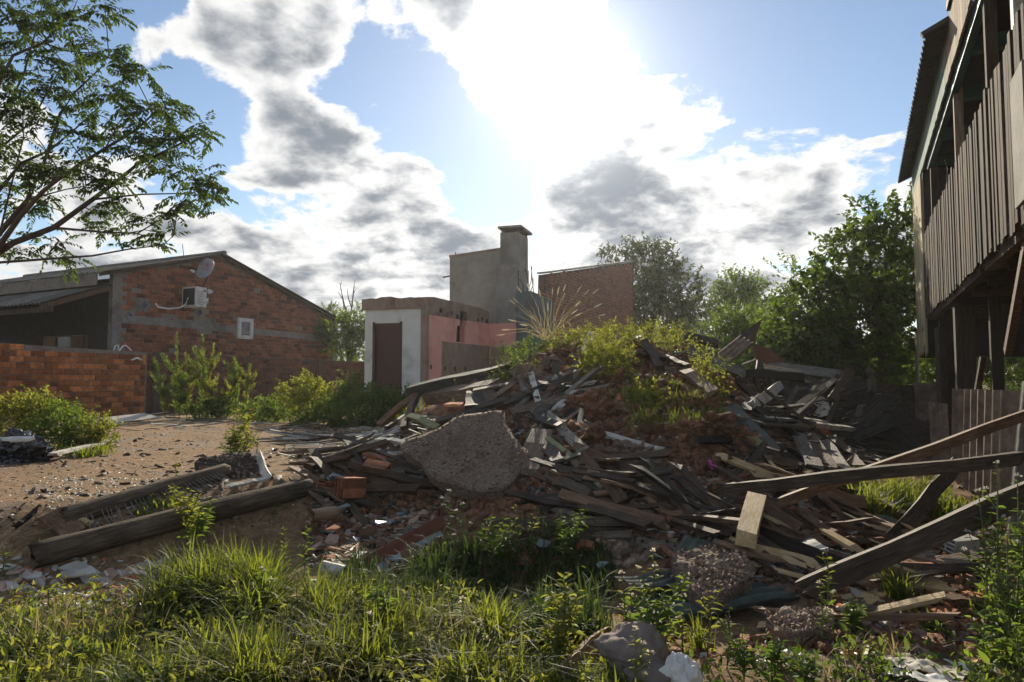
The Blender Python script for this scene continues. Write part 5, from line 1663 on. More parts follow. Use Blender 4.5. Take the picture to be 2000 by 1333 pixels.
# ---------------------------------------------------------------- logs, wires
def log(p0, p1, r0, r1, label, seed):
    p0, p1 = Vector(p0), Vector(p1)
    x = (p1 - p0)
    L = x.length
    b = MB()
    n, m = 28, 36
    vs, fs = [], []
    for i in range(m + 1):
        f = i / m
        rr = r0 + (r1 - r0) * f
        for k in range(n):
            t = k * 2 * math.pi / n
            g = rr * (1 + .12 * mnoise.fractal(Vector((f * L * 1.5 + seed, math.cos(t) * 1.4, math.sin(t) * 1.4)), 1, 2, 4) - .10 * max(0, mnoise.noise(Vector((f * L * .8 + seed, math.cos(t) * 5, math.sin(t) * 5)))))
            e = (.09 * mnoise.noise(Vector((math.cos(t) * 3, math.sin(t) * 3, seed + f))) if i in (0, m) else 0)
            vs.append((f * L - L / 2 + e, g * math.cos(t), g * math.sin(t)))
    for i in range(m):
        for k in range(n):
            k2 = (k + 1) % n
            fs.append((i * n + k, i * n + k2, (i + 1) * n + k2, (i + 1) * n + k))
    fs += [tuple(range(n))[::-1], tuple(m * n + k for k in range(n))]
    b.add(vs, fs)
    return tagged(link('log', b.mesh('log', 'log', True), None, lie(p0, p1, Z)), label, 'log')


LA0, LA1 = onto(66, 1106) + Z * .075, onto(604, 968) + Z * .075
LB0, LB1 = onto(118, 1040) + Z * .10, onto(440, 938) + Z * .085
log(LA0, LA1, .090, .080, 'long thick log in front on the left, nearer of two', 2)
log(LB0, LB1, .074, .068, 'thinner log lying behind the thick one on the left', 7)
b = MB()
r_ = random.Random(5)
for k in range(34):
    f = .12 + .84 * k / 33
    a = LB0.lerp(LB1, f) + Vector((0, -.07, .03))
    c = LA0.lerp(LA1, min(1, f * .95)) + Vector((0, .07, .05))
    mid = (a + c) / 2 + Vector((r_.uniform(-.05, .05), 0, -.07 + r_.uniform(-.03, .02)))
    b.tube([a, (a + mid) / 2 + Z * -.02, mid, (mid + c) / 2 - Z * .02, c.lerp(mid, .3)], .0022, 4, False)
for s in (.25, .5, .75):
    b.tube([LB0.lerp(LB1, .12 + .84 * k / 12).lerp(LA0.lerp(LA1, .12 + .8 * k / 12), s) + Vector((0, 0, -.04)) for k in range(13)], .0022, 4, False)
tagged(b.build('wire_mesh', 'wire'), 'torn wire netting sagging between the two logs', 'wire netting')
tagged(rocky('straw_tuft', at(160, 1022, 5.15), (.06, .05, .035), 'wood_yellow', 41, 3, .5, 2.5), 'yellow lump of foam by the board across the logs', 'foam lump')
b = MB()
for k in range(7):
    o = at(40 + 7 * k, 1062 + 3 * k, 4.9)
    b.tube([o, o + Vector((r_.uniform(-.15, .15), r_.uniform(-.1, .1), .1)), o + Vector((r_.uniform(-.25, .25), r_.uniform(-.1, .1), .03))], .004, 4)
tagged(b.build('dead_twigs', 'stem_dry'), 'bundle of dead twigs at the left end of the thick log', 'twigs')

# cut pieces of pole and pipe
def pole(a, b_, d, r, mat, label, name='pole', hollow=False, cat='pole'):
    p0, p1 = at(*a, d[0]), at(*b_, d[1])
    b = MB()
    b.tube([p0, p0.lerp(p1, .35), p0.lerp(p1, .7), p1], [r, r * .98, r * 1.02, r * .95], 12, not hollow)
    if hollow:
        b.tube([p1, p0], r * .82, 12, False)
        n = 12
        b.f = [f for f in b.f]
        m0 = 0
        for k in range(n):      # close the rims
            pass
    return tagged(b.build(name, mat, smooth=not hollow), label, cat)


pole((1138, 1013), (1254, 1043), (5.6, 5.35), .028, 'ceramic', 'long tan round pole in the lower middle of the pile')
pole((1253, 1043), (1322, 1040), (5.34, 5.3), .020, 'wood_brown', 'thin broken continuation of the tan round pole', 'stick', cat='stick')
pole((1228, 983), (1290, 1000), (6.0, 5.85), .026, 'ceramic', 'short round pole piece at the end of the long brown batten')
pole((1262, 925), (1292, 932), (6.5, 6.4), .05, 'ceramic', 'broken curved roof tile lying below the rocks', 'roof_tile', cat='roof tile')
pole((1240, 980), (1282, 985), (6.1, 6.0), .04, 'ceramic', 'curved clay tile above the short round pole piece', 'roof_tile', cat='roof tile')
pole((608, 1007), (655, 1000), (5.7, 5.9), .05, 'ceramic', 'open end of a tan clay pipe left of the slate shard', 'clay_pipe', True, 'pipe')
pole((630, 1108), (672, 1118), (4.75, 4.7), .045, 'tile_pale', 'cream pipe end above the front grass', 'clay_pipe', True, 'pipe')
pole((1485, 1135), (1508, 1120), (4.6, 4.65), .02, 'wood_yellow', 'small peeled stick right of the brown concrete chunk', 'stick', cat='stick')
pole((1870, 1200), (1930, 1205), (4.0, 4.0), .04, 'ceramic', 'half round roof tile near the right border, upper one', 'roof_tile', True, 'roof tile')
pole((1895, 1240), (1922, 1222), (3.8, 3.9), .035, 'ceramic', 'half round roof tile near the right border, lower one', 'roof_tile', True, 'roof tile')


def hollow_brick(c, yaw, pitch, roll, label, s=(.24, .14, .09), mat='house_brick', group=None):
    L, w, h = s
    b = MB()
    t = .009
    for i in range(3):
        b.box((0, -w / 2 + t / 2 + (w - t) * i / 2, 0), (L / 2, 0, 0), (0, t / 2, 0), (0, 0, h / 2))
    for i in range(4):
        for k in range(2):
            y0, y1 = -w / 2 + t + (w - t) * k / 2, -w / 2 + (w - t) * (k + 1) / 2
            zc = -h / 2 + t / 2 + (h - t) * i / 3
            b.box((0, (y0 + y1) / 2, zc), (L / 2 - .001, 0, 0), (0, (y1 - y0) / 2, 0), (0, 0, t / 2))
    m = Matrix.Translation(c) @ Matrix.Rotation(yaw, 4, 'Z') @ Matrix.Rotation(pitch, 4, 'Y') @ Matrix.Rotation(roll, 4, 'X')
    return tagged(link('hollow_brick', b.mesh('hollow_brick', mat), None, m), label, 'brick', group)


hollow_brick(at(684, 953, 6.25), .95, .1, 1.57, 'hollow clay brick with six holes facing left, beside the slab', (.26, .18, .13))
hollow_brick(at(632, 952, 6.3), 2.0, .4, .3, 'broken hollow brick left of the six holed brick', (.12, .14, .09))
hollow_brick(at(730, 895, 6.9), .3, .1, .2, 'hollow brick lying above the six holed brick')
hollow_brick(at(735, 915, 6.6), -.2, .15, .4, 'hollow brick half under the long board beside the slab')
hollow_brick(at(1790, 1120, 4.55), .1, .05, .1, 'long orange hollow brick in the clay rubble at right', (.30, .14, .10), 'terracotta')
hollow_brick(at(1838, 1158, 4.3), .6, .2, .4, 'orange brick half behind the grass tuft at right', (.16, .14, .09), 'terracotta')
hollow_brick(at(1870, 1060, 5.0), .3, .0, .2, 'pale block lying by the right border herbs', (.22, .16, .10), 'tile_pale')
hollow_brick(at(1215, 1040, 5.3), .6, .3, .2, 'small orange brick strip standing out of the pile', (.20, .06, .04), 'terracotta')
hollow_brick(at(1142, 1068, 5.05), 1.9, .5, .3, 'orange brick piece left of the grey stone', (.14, .09, .05), 'terracotta')
hollow_brick(at(1640, 1040, 5.5), .8, -.6, .9, 'orange roof tile corner standing up right of the yellow stub', (.16, .12, .02), 'terracotta')
hollow_brick(at(1612, 842, 8.9), .8, .6, .9, 'broken orange brick on the four grey boards', (.14, .12, .08), 'terracotta')
hollow_brick(at(1642, 880, 8.2), .3, .5, .2, 'small orange brick bit right of the four grey boards', (.11, .09, .06), 'terracotta')
b = MB()
c = at(1882, 1066, 4.95)
b.tube([c, c + Vector((.03, 0, .015))], .018, 8)
tagged(b.build('bottle_cap', 'red_plastic'), 'small bright red plastic cap near the pale block', 'cap')

# broken door with grey green panels, and a red brown frame
door = thing('broken_door', 'broken red brown door with grey green panels sunk in the weeds', 'door', at(790, 1090, 5.0))
for a, b_, d, w_ in (((717, 1100), (864, 1018), (4.95, 5.55), .10), ((735, 1140), (878, 1062), (4.75, 5.3), .08), ((783, 1065), (800, 1102), (5.2, 5.0), .10), ((720, 1102), (745, 1142), (4.93, 4.75), .09)):
    p0, p1 = at(*a, d[0]), at(*b_, d[1])
    link('rail', plank_mesh('rail', (p1 - p0).length, w_, .035, 'wood_red', 7, 3, .01, .003), door, lie(p0, p1, CAMF, .2))
pq = [at(735, 1105, 4.93), at(780, 1080, 5.12), at(795, 1105, 5.0), at(750, 1132, 4.8)]
pr = [at(800, 1068, 5.2), at(860, 1035, 5.5), at(872, 1060, 5.35), at(812, 1095, 5.07)]
for pts in (pq, pr):
    b = MB()
    b.add(pts + [p + Vector((0, .02, -.012)) for p in pts], [(3, 2, 1, 0), (4, 5, 6, 7), (0, 1, 5, 4), (1, 2, 6, 5), (2, 3, 7, 6), (3, 0, 4, 7)])
    b.build('panel', 'tile_blue', door)
frm = thing('window_frame', 'red brown wooden frame corner leaning below the big slab', 'frame', at(1000, 970, 5.9))
for a, b_, d, w_ in (((938, 982), (1032, 925), (5.85, 6.2), .085), ((1028, 930), (1052, 958), (6.15, 5.95), .15), ((1008, 990), (1062, 960), (5.8, 5.95), .07), ((1010, 940), (1026, 966), (6.12, 5.95), .03)):
    p0, p1 = at(*a, d[0]), at(*b_, d[1])
    link('rail', plank_mesh('rail', (p1 - p0).length, w_, .045, 'wood_red', 9, 3, .008, .002), frm, lie(p0, p1, CAMF, .15))
b = MB()
c = [at(1048, 940, 6.1), at(1064, 930, 6.2)]
link('loose_block', plank_mesh('loose_block', .16, .11, .07, 'wood_grey', 3, 2, .01, .0), None, lie(at(1043, 936, 6.2), at(1064, 926, 6.3), UP, .3))
tagged(bpy.data.objects['loose_block'], 'grey squared wood block touching the red brown frame', 'block')

# flat shards that stand out
def shard_mesh(name, r, t, mat, seed, n=6, stretch=1.5):
    q = random.Random(seed)
    ang = sorted(q.uniform(0, 2 * math.pi) for _ in range(n))
    P = [(math.cos(a) * r * stretch * q.uniform(.7, 1), math.sin(a) * r * q.uniform(.7, 1)) for a in ang]
    b = MB()
    b.add([(x, y, t / 2) for x, y in P] + [(x * .97, y * .97, -t / 2) for x, y in P], [tuple(range(n)), tuple(range(n, 2 * n))[::-1]] + [(i, i + n, (i + 1) % n + n, (i + 1) % n) for i in range(n)])
    return b.mesh(name, mat)


def orient(p, nrm, yaw, tilt=0.0, tyaw=0.0):
    m = nrm.to_track_quat('Z', 'Y').to_matrix().to_4x4()
    m = Matrix.Translation(p) @ m @ Matrix.Rotation(yaw, 4, 'Z') @ Matrix.Rotation(tilt, 4, 'Y')
    return m


for k, (x, y, d, r, mat, yaw, tilt, lab_) in enumerate((
        (662, 998, 5.9, .11, 'tile_blue', 2.6, .5, 'long pointed slate shard right of the tan clay pipe'),
        (655, 934, 6.4, .07, 'tile_blue', .1, .1, 'pale grey flat tile on top of the six holed brick'),
        (745, 1022, 5.5, .05, 'tile_blue', .9, .4, 'pointed blue grey shard left of the small pale weed'),
        (645, 1032, 5.4, .06, 'terracotta', .1, .05, 'red clay shard below the tan clay pipe'),
        (985, 872, 6.9, .045, 'tile_blue', .2, .0, 'small blue tile on the right part of the big slab'),
        (1015, 878, 6.9, .04, 'tile_blue', .5, .1, 'small blue tile at the right edge of the big slab'),
        (1186, 987, 5.95, .045, 'tile_blue', .2, .1, 'blue grey tile on the very long brown board'),
        (1120, 880, 7.0, .05, 'tile_blue', .6, .5, 'blue grey tile between the boards under the red soil'),
        (1192, 757, 8.9, .05, 'terracotta', .3, .3, 'little orange tile on the mound front'),
        (1155, 768, 8.8, .06, 'tile_blue', .3, .3, 'grey blue shard on the mound front'),
        (1205, 930, 6.7, .09, 'zinc_green', 1.4, .6, 'dark green tile shard below the rocks'),
        (1255, 920, 6.6, .06, 'tile_pale', .1, .2, 'white ribbed tile shard below the rocks'),
        (1060, 1060, 5.1, .05, 'tile_blue', .4, .2, 'pale tile bit in the weeds below the red frame'),
        (1180, 1105, 4.75, .045, 'tile_blue', .4, .2, 'light blue tile bit left of the curled roof sheet'),
        (860, 888, 6.9, .035, 'tile_pale', .4, .1, 'tiny pale chip on the big concrete slab'),
        (1366, 1112, 4.6, .035, 'tile_pale', .7, .1, 'white chip on the left of the brown concrete chunk'),
        (1400, 1138, 4.45, .035, 'wood_yellow', 1.5, .1, 'cream chip on the brown concrete chunk'),
        (258, 1128, 4.6, .11, 'tile_pale', .5, .3, 'white flat shard standing out in the shards before the log'),
        (150, 1120, 4.7, .09, 'tile_pale', .2, .1, 'pale wide shard left of the standing white shard'),
        (212, 1180, 4.3, .06, 'white_plastic', 1.4, .6, 'white plastic piece at the grass edge'),
        (160, 1205, 4.1, .07, 'tile_pale', .2, .1, 'white shard sunk in the front grass'),
        (230, 818, 15.5, .70, 'tile_pale', .1, .03, 'large pale board lying flat before the brick wall'),
        (1700, 1205, 4.05, .13, 'wood_yellow', 2.8, .12, 'pale wedge of board under the grass tuft at right'),
        (1735, 1252, 3.75, .05, 'tile_blue', .3, .1, 'grey stone flake on the bare soil at right'),
        (1690, 1130, 4.6, .15, 'wood_yellow', 2.8, .5, 'pale brown panel wedge under the level dark board'),
        (1745, 1128, 4.5, .05, 'tile_pale', .4, .7, 'cream brick end standing by the grass tuft'))):
    p = at(x, y, d)
    p.z = max(p.z, gz(p.x, p.y) + .02)
    tagged(link('shard', shard_mesh('shard', r, .014, mat, k + 5), None, orient(p, (gnormal(p.x, p.y) + Vector((0, -.15, 0))).normalized(), yaw, tilt)), lab_, 'shard')

# ---------------------------------------------------------------- scattered debris: each piece an object, kinds share meshes
r_ = random.Random(77)


def templates(fn, n):
    return [fn(i) for i in range(n)]


WOODS = {m: templates(lambda i, m=m: plank_mesh('loose_plank', (.3, .5, .75, 1.0, 1.3, .6)[i], (.04, .065, .085, .05, .07, .10)[i], (.018, .022, .025, .03, .03, .018)[i], m, i + 50, 3, .10, .014), 6) for m in ('wood_grey', 'wood_dark', 'wood_brown', 'wood_white', 'wood_yellow')}
LATHS = {m: templates(lambda i, m=m: plank_mesh('lath', (.3, .5, .8, 1.15)[i], (.03, .045, .06, .035)[i], .014, m, i + 90, 3, .02, .008), 4) for m in ('wood_grey', 'wood_white', 'wood_brown')}
SHARDS = {m: templates(lambda i, m=m: shard_mesh('tile_shard', (.035, .05, .07)[i], .012, m, i + 70, 5 + i), 3) for m in ('tile_pale', 'tile_blue', 'tile_pink', 'terracotta', 'ceramic')}


def chunk_mesh(name, mat, seed):
    import bmesh
    q = random.Random(seed)
    bm = bmesh.new()
    bmesh.ops.create_icosphere(bm, subdivisions=1, radius=1)
    sx, sy, sz = q.uniform(.8, 1.4), q.uniform(.7, 1.1), q.uniform(.5, .9)
    for v in bm.verts:
        k = q.uniform(.7, 1.15)
        v.co = Vector((v.co.x * sx * k, v.co.y * sy * k, v.co.z * sz * k))
    me = bpy.data.meshes.new(name)
    bm.to_mesh(me)
    bm.free()
    me.materials.append(MAT[mat])
    return me


CHUNKS = {m: templates(lambda i, m=m: chunk_mesh('rubble_chunk', m, i + 30), 5) for m in ('rubble', 'clod', 'old_brick')}

ZONES = [
    # name, kind, photo box, count, materials, label, group, preferred direction (degrees in plan), spread
    ('lath', LATHS, (555, 818, 850, 885), 85, ('wood_white', 'wood_grey', 'wood_brown'), 'thin lath scattered on the yard left of the slab', 'laths on the yard', 10, 35),
    ('lath', LATHS, (215, 808, 520, 845), 40, ('wood_white', 'wood_grey'), 'thin board strip lying before the weeds at the brick wall', 'board strips by the wall', 5, 25),
    ('loose_plank', WOODS, (610, 885, 830, 990), 40, ('wood_dark', 'wood_brown', 'wood_grey'), 'broken dark plank in the hollow left of the slab', 'planks left of the slab', 150, 35),
    ('loose_plank', WOODS, (1000, 730, 1150, 850), 32, ('wood_grey', 'wood_grey', 'wood_white', 'wood_dark'), 'grey plank on the left shoulder of the mound', 'planks on the mound shoulder', 50, 45),
    ('loose_plank', WOODS, (1065, 905, 1275, 1060), 42, ('wood_dark', 'wood_brown', 'wood_grey'), 'dark plank in the stack right of the red frame', 'planks in the heap middle', 150, 22),
    ('loose_plank', WOODS, (1290, 992, 1520, 1120), 30, ('wood_dark', 'wood_brown', 'wood_dark'), 'dark plank around the yellow timber stub', 'planks by the yellow stub', 140, 30),
    ('loose_plank', WOODS, (1500, 950, 1720, 1120), 38, ('wood_brown', 'wood_grey', 'wood_brown', 'wood_dark', 'wood_yellow'), 'splintered plank between the long right hand beams', 'planks between the beams', 145, 35),
    ('loose_plank', WOODS, (1650, 1050, 1960, 1240), 26, ('wood_brown', 'wood_grey', 'wood_yellow'), 'board piece in the clay rubble at right', 'boards in the clay rubble', 160, 40),
    ('loose_plank', WOODS, (1430, 770, 1740, 920), 60, ('wood_dark', 'wood_grey', 'wood_dark', 'wood_dark'), 'dark plank fallen at the collapsed shed', 'planks of the collapsed shed', 30, 40),
    ('tile_shard', SHARDS, (610, 1000, 870, 1110), 75, ('tile_blue', 'tile_pale', 'tile_pink', 'ceramic'), 'broken tile at the left foot of the heap', 'tiles at the left foot', 0, 180),
    ('tile_shard', SHARDS, (0, 1108, 330, 1200), 60, ('tile_pale', 'tile_pink', 'tile_pale'), 'pale tile shard before the thick log', 'tile shards before the log', 0, 180),
    ('tile_shard', SHARDS, (1660, 1040, 1950, 1250), 80, ('terracotta', 'ceramic', 'tile_pale', 'terracotta', 'tile_pink'), 'clay shard in the rubble at right', 'clay shards at right', 0, 180),
    ('tile_shard', SHARDS, (1520, 960, 1720, 1080), 36, ('tile_pale', 'terracotta', 'tile_blue', 'ceramic'), 'tile shard between the long right hand beams', 'tile shards between the beams', 0, 180),
    ('tile_shard', SHARDS, (1000, 690, 1250, 830), 34, ('tile_pale', 'tile_blue', 'terracotta'), 'small tile shard on the mound front', 'tile shards on the mound', 0, 180),
    ('rubble_chunk', CHUNKS, (1000, 690, 1320, 880), 80, ('rubble', 'clod', 'clod'), 'lump of rubble on the mound front', 'rubble lumps on the mound', 0, 180),
    ('rubble_chunk', CHUNKS, (1150, 830, 1520, 960), 90, ('clod', 'clod', 'rubble'), 'red soil clod on the mound face', 'soil clods on the mound face', 0, 180),
    ('rubble_chunk', CHUNKS, (610, 890, 900, 1110), 60, ('rubble', 'old_brick', 'clod'), 'dark rubble lump left of the slab', 'rubble lumps left of the slab', 0, 180),
    ('rubble_chunk', CHUNKS, (1480, 980, 1960, 1260), 66, ('rubble', 'clod', 'old_brick'), 'rubble lump among the right hand timbers', 'rubble lumps at right', 0, 180),
]
MARKS = [((1477, 1015), 'yellow stub'), ((1010, 965), 'red brown frame'), ((900, 880), 'big slab'), ((1390, 905), 'pink strip'), ((1195, 1030), 'tan round pole'), ((684, 953), 'six holed brick'), ((790, 1060), 'broken door'), ((630, 1005), 'clay pipe'),
         ((1095, 745), 'straight grey batten'), ((1056, 880), 'wide grey board'), ((1180, 935), 'long brown batten'), ((1240, 866), 'pale stick on the soil'), ((1398, 1115), 'brown concrete chunk'), ((1260, 1070), 'curled roof sheet'), ((1600, 880), 'four grey boards'),
         ((1495, 775), 'pale broken post'), ((1600, 830), 'whitish pole'), ((1590, 770), 'fan of slats'), ((1680, 800), 'dark corrugated sheets'), ((1620, 955), 'middle long beam'), ((1665, 1020), 'cream roof tile'), ((1700, 1030), 'leaning dark board'), ((1745, 1180), 'grass tuft'),
         ((1800, 1108), 'level dark board'), ((1900, 1205), 'half round tiles'), ((1880, 1060), 'pale block'), ((680, 890), 'long yard beam'), ((770, 870), 'slab tip'), ((450, 830), 'red flowered plant'), ((235, 815), 'large pale board'), ((340, 830), 'tall weeds'), ((100, 1115), 'pale wide shard'), ((258, 1128), 'standing white shard'),
         ((30, 1120), 'log end'), ((1140, 690), 'pale splinter on the crest'), ((1265, 690), 'branch stub'), ((1300, 730), 'brown rock'), ((1330, 800), 'mound grass'), ((1030, 745), 'dark soil rock'), ((980, 770), 'round grey stone'), ((1440, 870), 'soil lump'), ((1580, 1075), 'flaking white piece'), ((760, 820), 'prop poles'), ((1540, 1210), 'flat concrete chunk')]
TONE = {'wood_grey': 'grey', 'wood_dark': 'dark', 'wood_brown': 'brown', 'wood_white': 'whitish', 'wood_yellow': 'yellowish', 'tile_pale': 'pale', 'tile_blue': 'blue grey', 'tile_pink': 'pinkish', 'terracotta': 'orange', 'ceramic': 'tan', 'rubble': 'grey brown', 'clod': 'red brown', 'old_brick': 'brick red'}
USED = {}
MATNAME = {v.name: k for k, v in MAT.items()}
for (name, kinds, (x0, y0, x1, y1), cnt, mats, label, group, yaw, spread) in ZONES:
    for _ in range(cnt):
        x, y = r_.uniform(x0, x1), r_.uniform(y0, y1)
        while 770 < x < 1050 and 790 < y < 975 or 1300 < x < 1490 and 1050 < y < 1175 or 1440 < x < 1500 and 965 < y < 1070 or 1180 < x < 1575 and 1135 < y < 1260 or 1190 < x < 1350 and 1015 < y < 1150:      # the slabs and the yellow stub lie on top
            x, y = r_.uniform(x0, x1), r_.uniform(y0, y1)
        p = onto(x, y)
        me = r_.choice(kinds[r_.choice(mats)])
        n = gnormal(p.x, p.y, .25)
        n = (n + Vector((r_.uniform(-.18, .18), r_.uniform(-.18, .18), 0))).normalized()
        ang = R(yaw + r_.uniform(-spread, spread))
        if name in ('loose_plank', 'lath'):
            xdir = Vector((math.cos(ang), math.sin(ang), 0))
            xdir = (xdir - n * xdir.dot(n)).normalized()
            hh = (.0 if name == 'lath' else r_.uniform(-.01, .06))
            q = p + n * (hh + .02)
            m = lie(q - xdir, q + xdir, n, r_.gauss(0, .35))
            m = m @ Matrix.Rotation(r_.gauss(0, .12 if name == 'loose_plank' else .02), 4, 'Y')
        elif name == 'tile_shard':
            m = orient(p + n * .02, n, ang, r_.gauss(0, .35))
        else:
            s = r_.choice((.025, .035, .045, .06, .08))
            m = orient(p + n * s * .25, n, ang, 0) @ Matrix.Scale(s, 4)
        mark = min(MARKS, key=lambda k: (k[0][0] - x) ** 2 + 2 * (k[0][1] - y) ** 2)
        big = max(v.co.length for v in me.vertices) * (s if name == 'rubble_chunk' else 1)
        limit = {'lath': (.2, .45), 'loose_plank': (.22, .5), 'tile_shard': (.05, .085), 'rubble_chunk': (.04, .075)}[name]
        size = 'small' if big < limit[0] else 'large' if big > limit[1] else 'middling'
        noun = {'lath': 'lath', 'loose_plank': 'plank', 'tile_shard': 'tile shard', 'rubble_chunk': 'lump'}[name]
        side = ('left of', 'right of')[x > mark[0][0]] if abs(x - mark[0][0]) > abs(y - mark[0][1]) else ('above', 'below')[y > mark[0][1]]
        tone = TONE[MATNAME[me.materials[0].name]]
        label = f'{size} {tone} {noun} lying {side} the {mark[1]}'
        near = sorted(MARKS, key=lambda k: (k[0][0] - x) ** 2 + 2 * (k[0][1] - y) ** 2)[:4]
        for a_, b_ in ((0, 1), (0, 2), (1, 2), (0, 3)):
            if label not in USED:
                break
            label = f'{size} {tone} {noun} between the {near[a_][1]} and the {near[b_][1]}'
        grp = USED.setdefault(label, group)
        tagged(link(name, me, None, m), label, {'lath': 'lath', 'loose_plank': 'plank', 'tile_shard': 'shard', 'rubble_chunk': 'rubble'}[name], grp)


# what nobody could count: chips, splinters and pebbles over the heap and the yard
def chips(name, boxes, mat, label, seed, lo, hi, flat_=.35):
    q = np.random.default_rng(seed)
    V, F = [], []
    base = np.array([(-1, -1, -1), (1, -1, -1), (1, 1, -1), (-1, 1, -1), (-1, -1, 1), (1, -1, 1), (1, 1, 1), (-1, 1, 1)], float)
    quads = np.array([(3, 2, 1, 0), (4, 5, 6, 7), (0, 1, 5, 4), (1, 2, 6, 5), (2, 3, 7, 6), (3, 0, 4, 7)])
    k = 0
    for (x0, y0, x1, y1, n) in boxes:
        for _ in range(n):
            x, y = q.uniform(x0, x1), q.uniform(y0, y1)
            if 1185 < x < 1570 and 1140 < y < 1250:
                continue
            p = onto(x, y)
            s = q.uniform(lo, hi)
            dims = np.array([s * q.uniform(.8, 2.6), s * q.uniform(.5, 1.1), s * flat_ * q.uniform(.5, 1.4)])
            v = base * dims * q.uniform(.75, 1.2, (8, 3))
            e = Matrix.Rotation(q.uniform(0, 6.3), 3, 'Z') @ Matrix.Rotation(q.normal(0, .3), 3, 'X') @ Matrix.Rotation(q.normal(0, .3), 3, 'Y')
            v = v @ np.array(e).T + np.array(p) + np.array([0, 0, s * .2])
            V.append(v)
            F.append(quads + 8 * k)
            k += 1
    o = link(name, np_mesh(name, np.concatenate(V), np.concatenate(F), mat))
    return tagged(o, label, name.split('_')[-1], kind='stuff')


chips('soil_rubble', [(1000, 670, 1340, 760, 500), (1000, 740, 1500, 960, 1100), (600, 890, 1060, 1100, 500), (1300, 940, 1960, 1280, 600)], 'clod', 'crumbling lumps of red soil over the mound', 6, .012, .04, .8)
chips('mortar_rubble', [(1000, 680, 1250, 860, 350), (610, 900, 900, 1110, 350), (1050, 900, 1500, 1120, 350), (1640, 1040, 1960, 1280, 250)], 'rubble', 'broken bits of mortar and brick over the heap', 7, .01, .035, .7)
chips('wood_chips', [(555, 812, 880, 900, 420), (600, 890, 880, 1110, 500), (1000, 720, 1300, 1060, 500), (1300, 960, 1750, 1150, 600), (1400, 780, 1740, 930, 250), (60, 850, 560, 980, 160)], 'wood_grey', 'splinters and wood chips strewn over the heap and yard', 3, .012, .035)
chips('clay_crumbs', [(1640, 1020, 1980, 1300, 420), (1100, 700, 1520, 960, 420), (620, 980, 880, 1110, 200), (0, 1090, 340, 1190, 150)], 'terracotta', 'crumbs of orange clay strewn over the soil', 4, .006, .02, .6)
chips('pale_pebbles', [(500, 815, 880, 900, 160), (1000, 690, 1520, 960, 500), (0, 1090, 340, 1200, 240), (600, 990, 880, 1110, 300), (1300, 1000, 1960, 1300, 500), (200, 800, 760, 840, 100)], 'tile_pale', 'pale pebbles and plaster bits strewn over heap and yard', 5, .005, .017, .6)

chips('gravel_bits', [(90, 935, 350, 1000, 700), (0, 880, 560, 1030, 500), (560, 880, 620, 1000, 100)], 'tile_pale', 'fine gravel bits on the yard in front of the logs', 8, .003, .009, .6)
chips('dead_bits', [(0, 870, 560, 1030, 900), (220, 815, 820, 880, 700)], 'wood_dark', 'dark twigs and dead leaf bits over the yard', 9, .004, .012, .3)


def splinters(label, boxes, mat, seed, name):
    q = np.random.default_rng(seed)
    A, B = [], []
    for (x0, y0, x1, y1, n, l0, l1) in boxes:
        for _ in range(n):
            p = np.array(onto(q.uniform(x0, x1), q.uniform(y0, y1)))
            a = q.uniform(0, 2 * math.pi)
            d = np.array([math.cos(a), math.sin(a), q.normal(0, .25)])
            ln = q.uniform(l0, l1)
            A.append(p - d * ln * .5 + [0, 0, .015])
            B.append(p + d * ln * .5 + [0, 0, .03])
    v, f = twig_arrays(np.array(A), np.array(B), q.uniform(.004, .014, len(A)))
    tagged(link(name, np_mesh(name, v, f, mat)), label, 'splinters', kind='stuff')

for k, (a, b_, c, lab_) in enumerate(((((1500, 1048), 5.3), ((1512, 1046), 5.2), ((1520, 1098), 5.0), 'thin wire hanging from the frayed edge of the dark board'), (((1560, 985), 6.0), ((1600, 1000), 5.8), ((1640, 975), 5.9), 'loose pale wire between the long right hand beams'),
                                     (((1090, 850), 6.6), ((1130, 860), 6.5), ((1150, 900), 6.3), 'loose pale wire between the grey boards'), (((640, 890), 7.0), ((700, 880), 7.0), ((760, 905), 6.6), 'loose wire over the planks left of the slab'))):
    P_ = [at(*q[0], min(q[1], onto(*q[0], .05).y)) for q in (a, b_, c)]
    b = MB()
    b.tube([P_[0], P_[0].lerp(P_[1], .5) + Z * .03, P_[1], P_[1].lerp(P_[2], .5) + Vector((.03, 0, .02)), P_[2]], .004, 5)
    tagged(b.build('loose_wire', 'wire'), lab_, 'wire')
# ------------------------------------------------------------------ plants
def unit(v):
    return v / np.maximum(np.linalg.norm(v, axis=-1, keepdims=True), 1e-9)


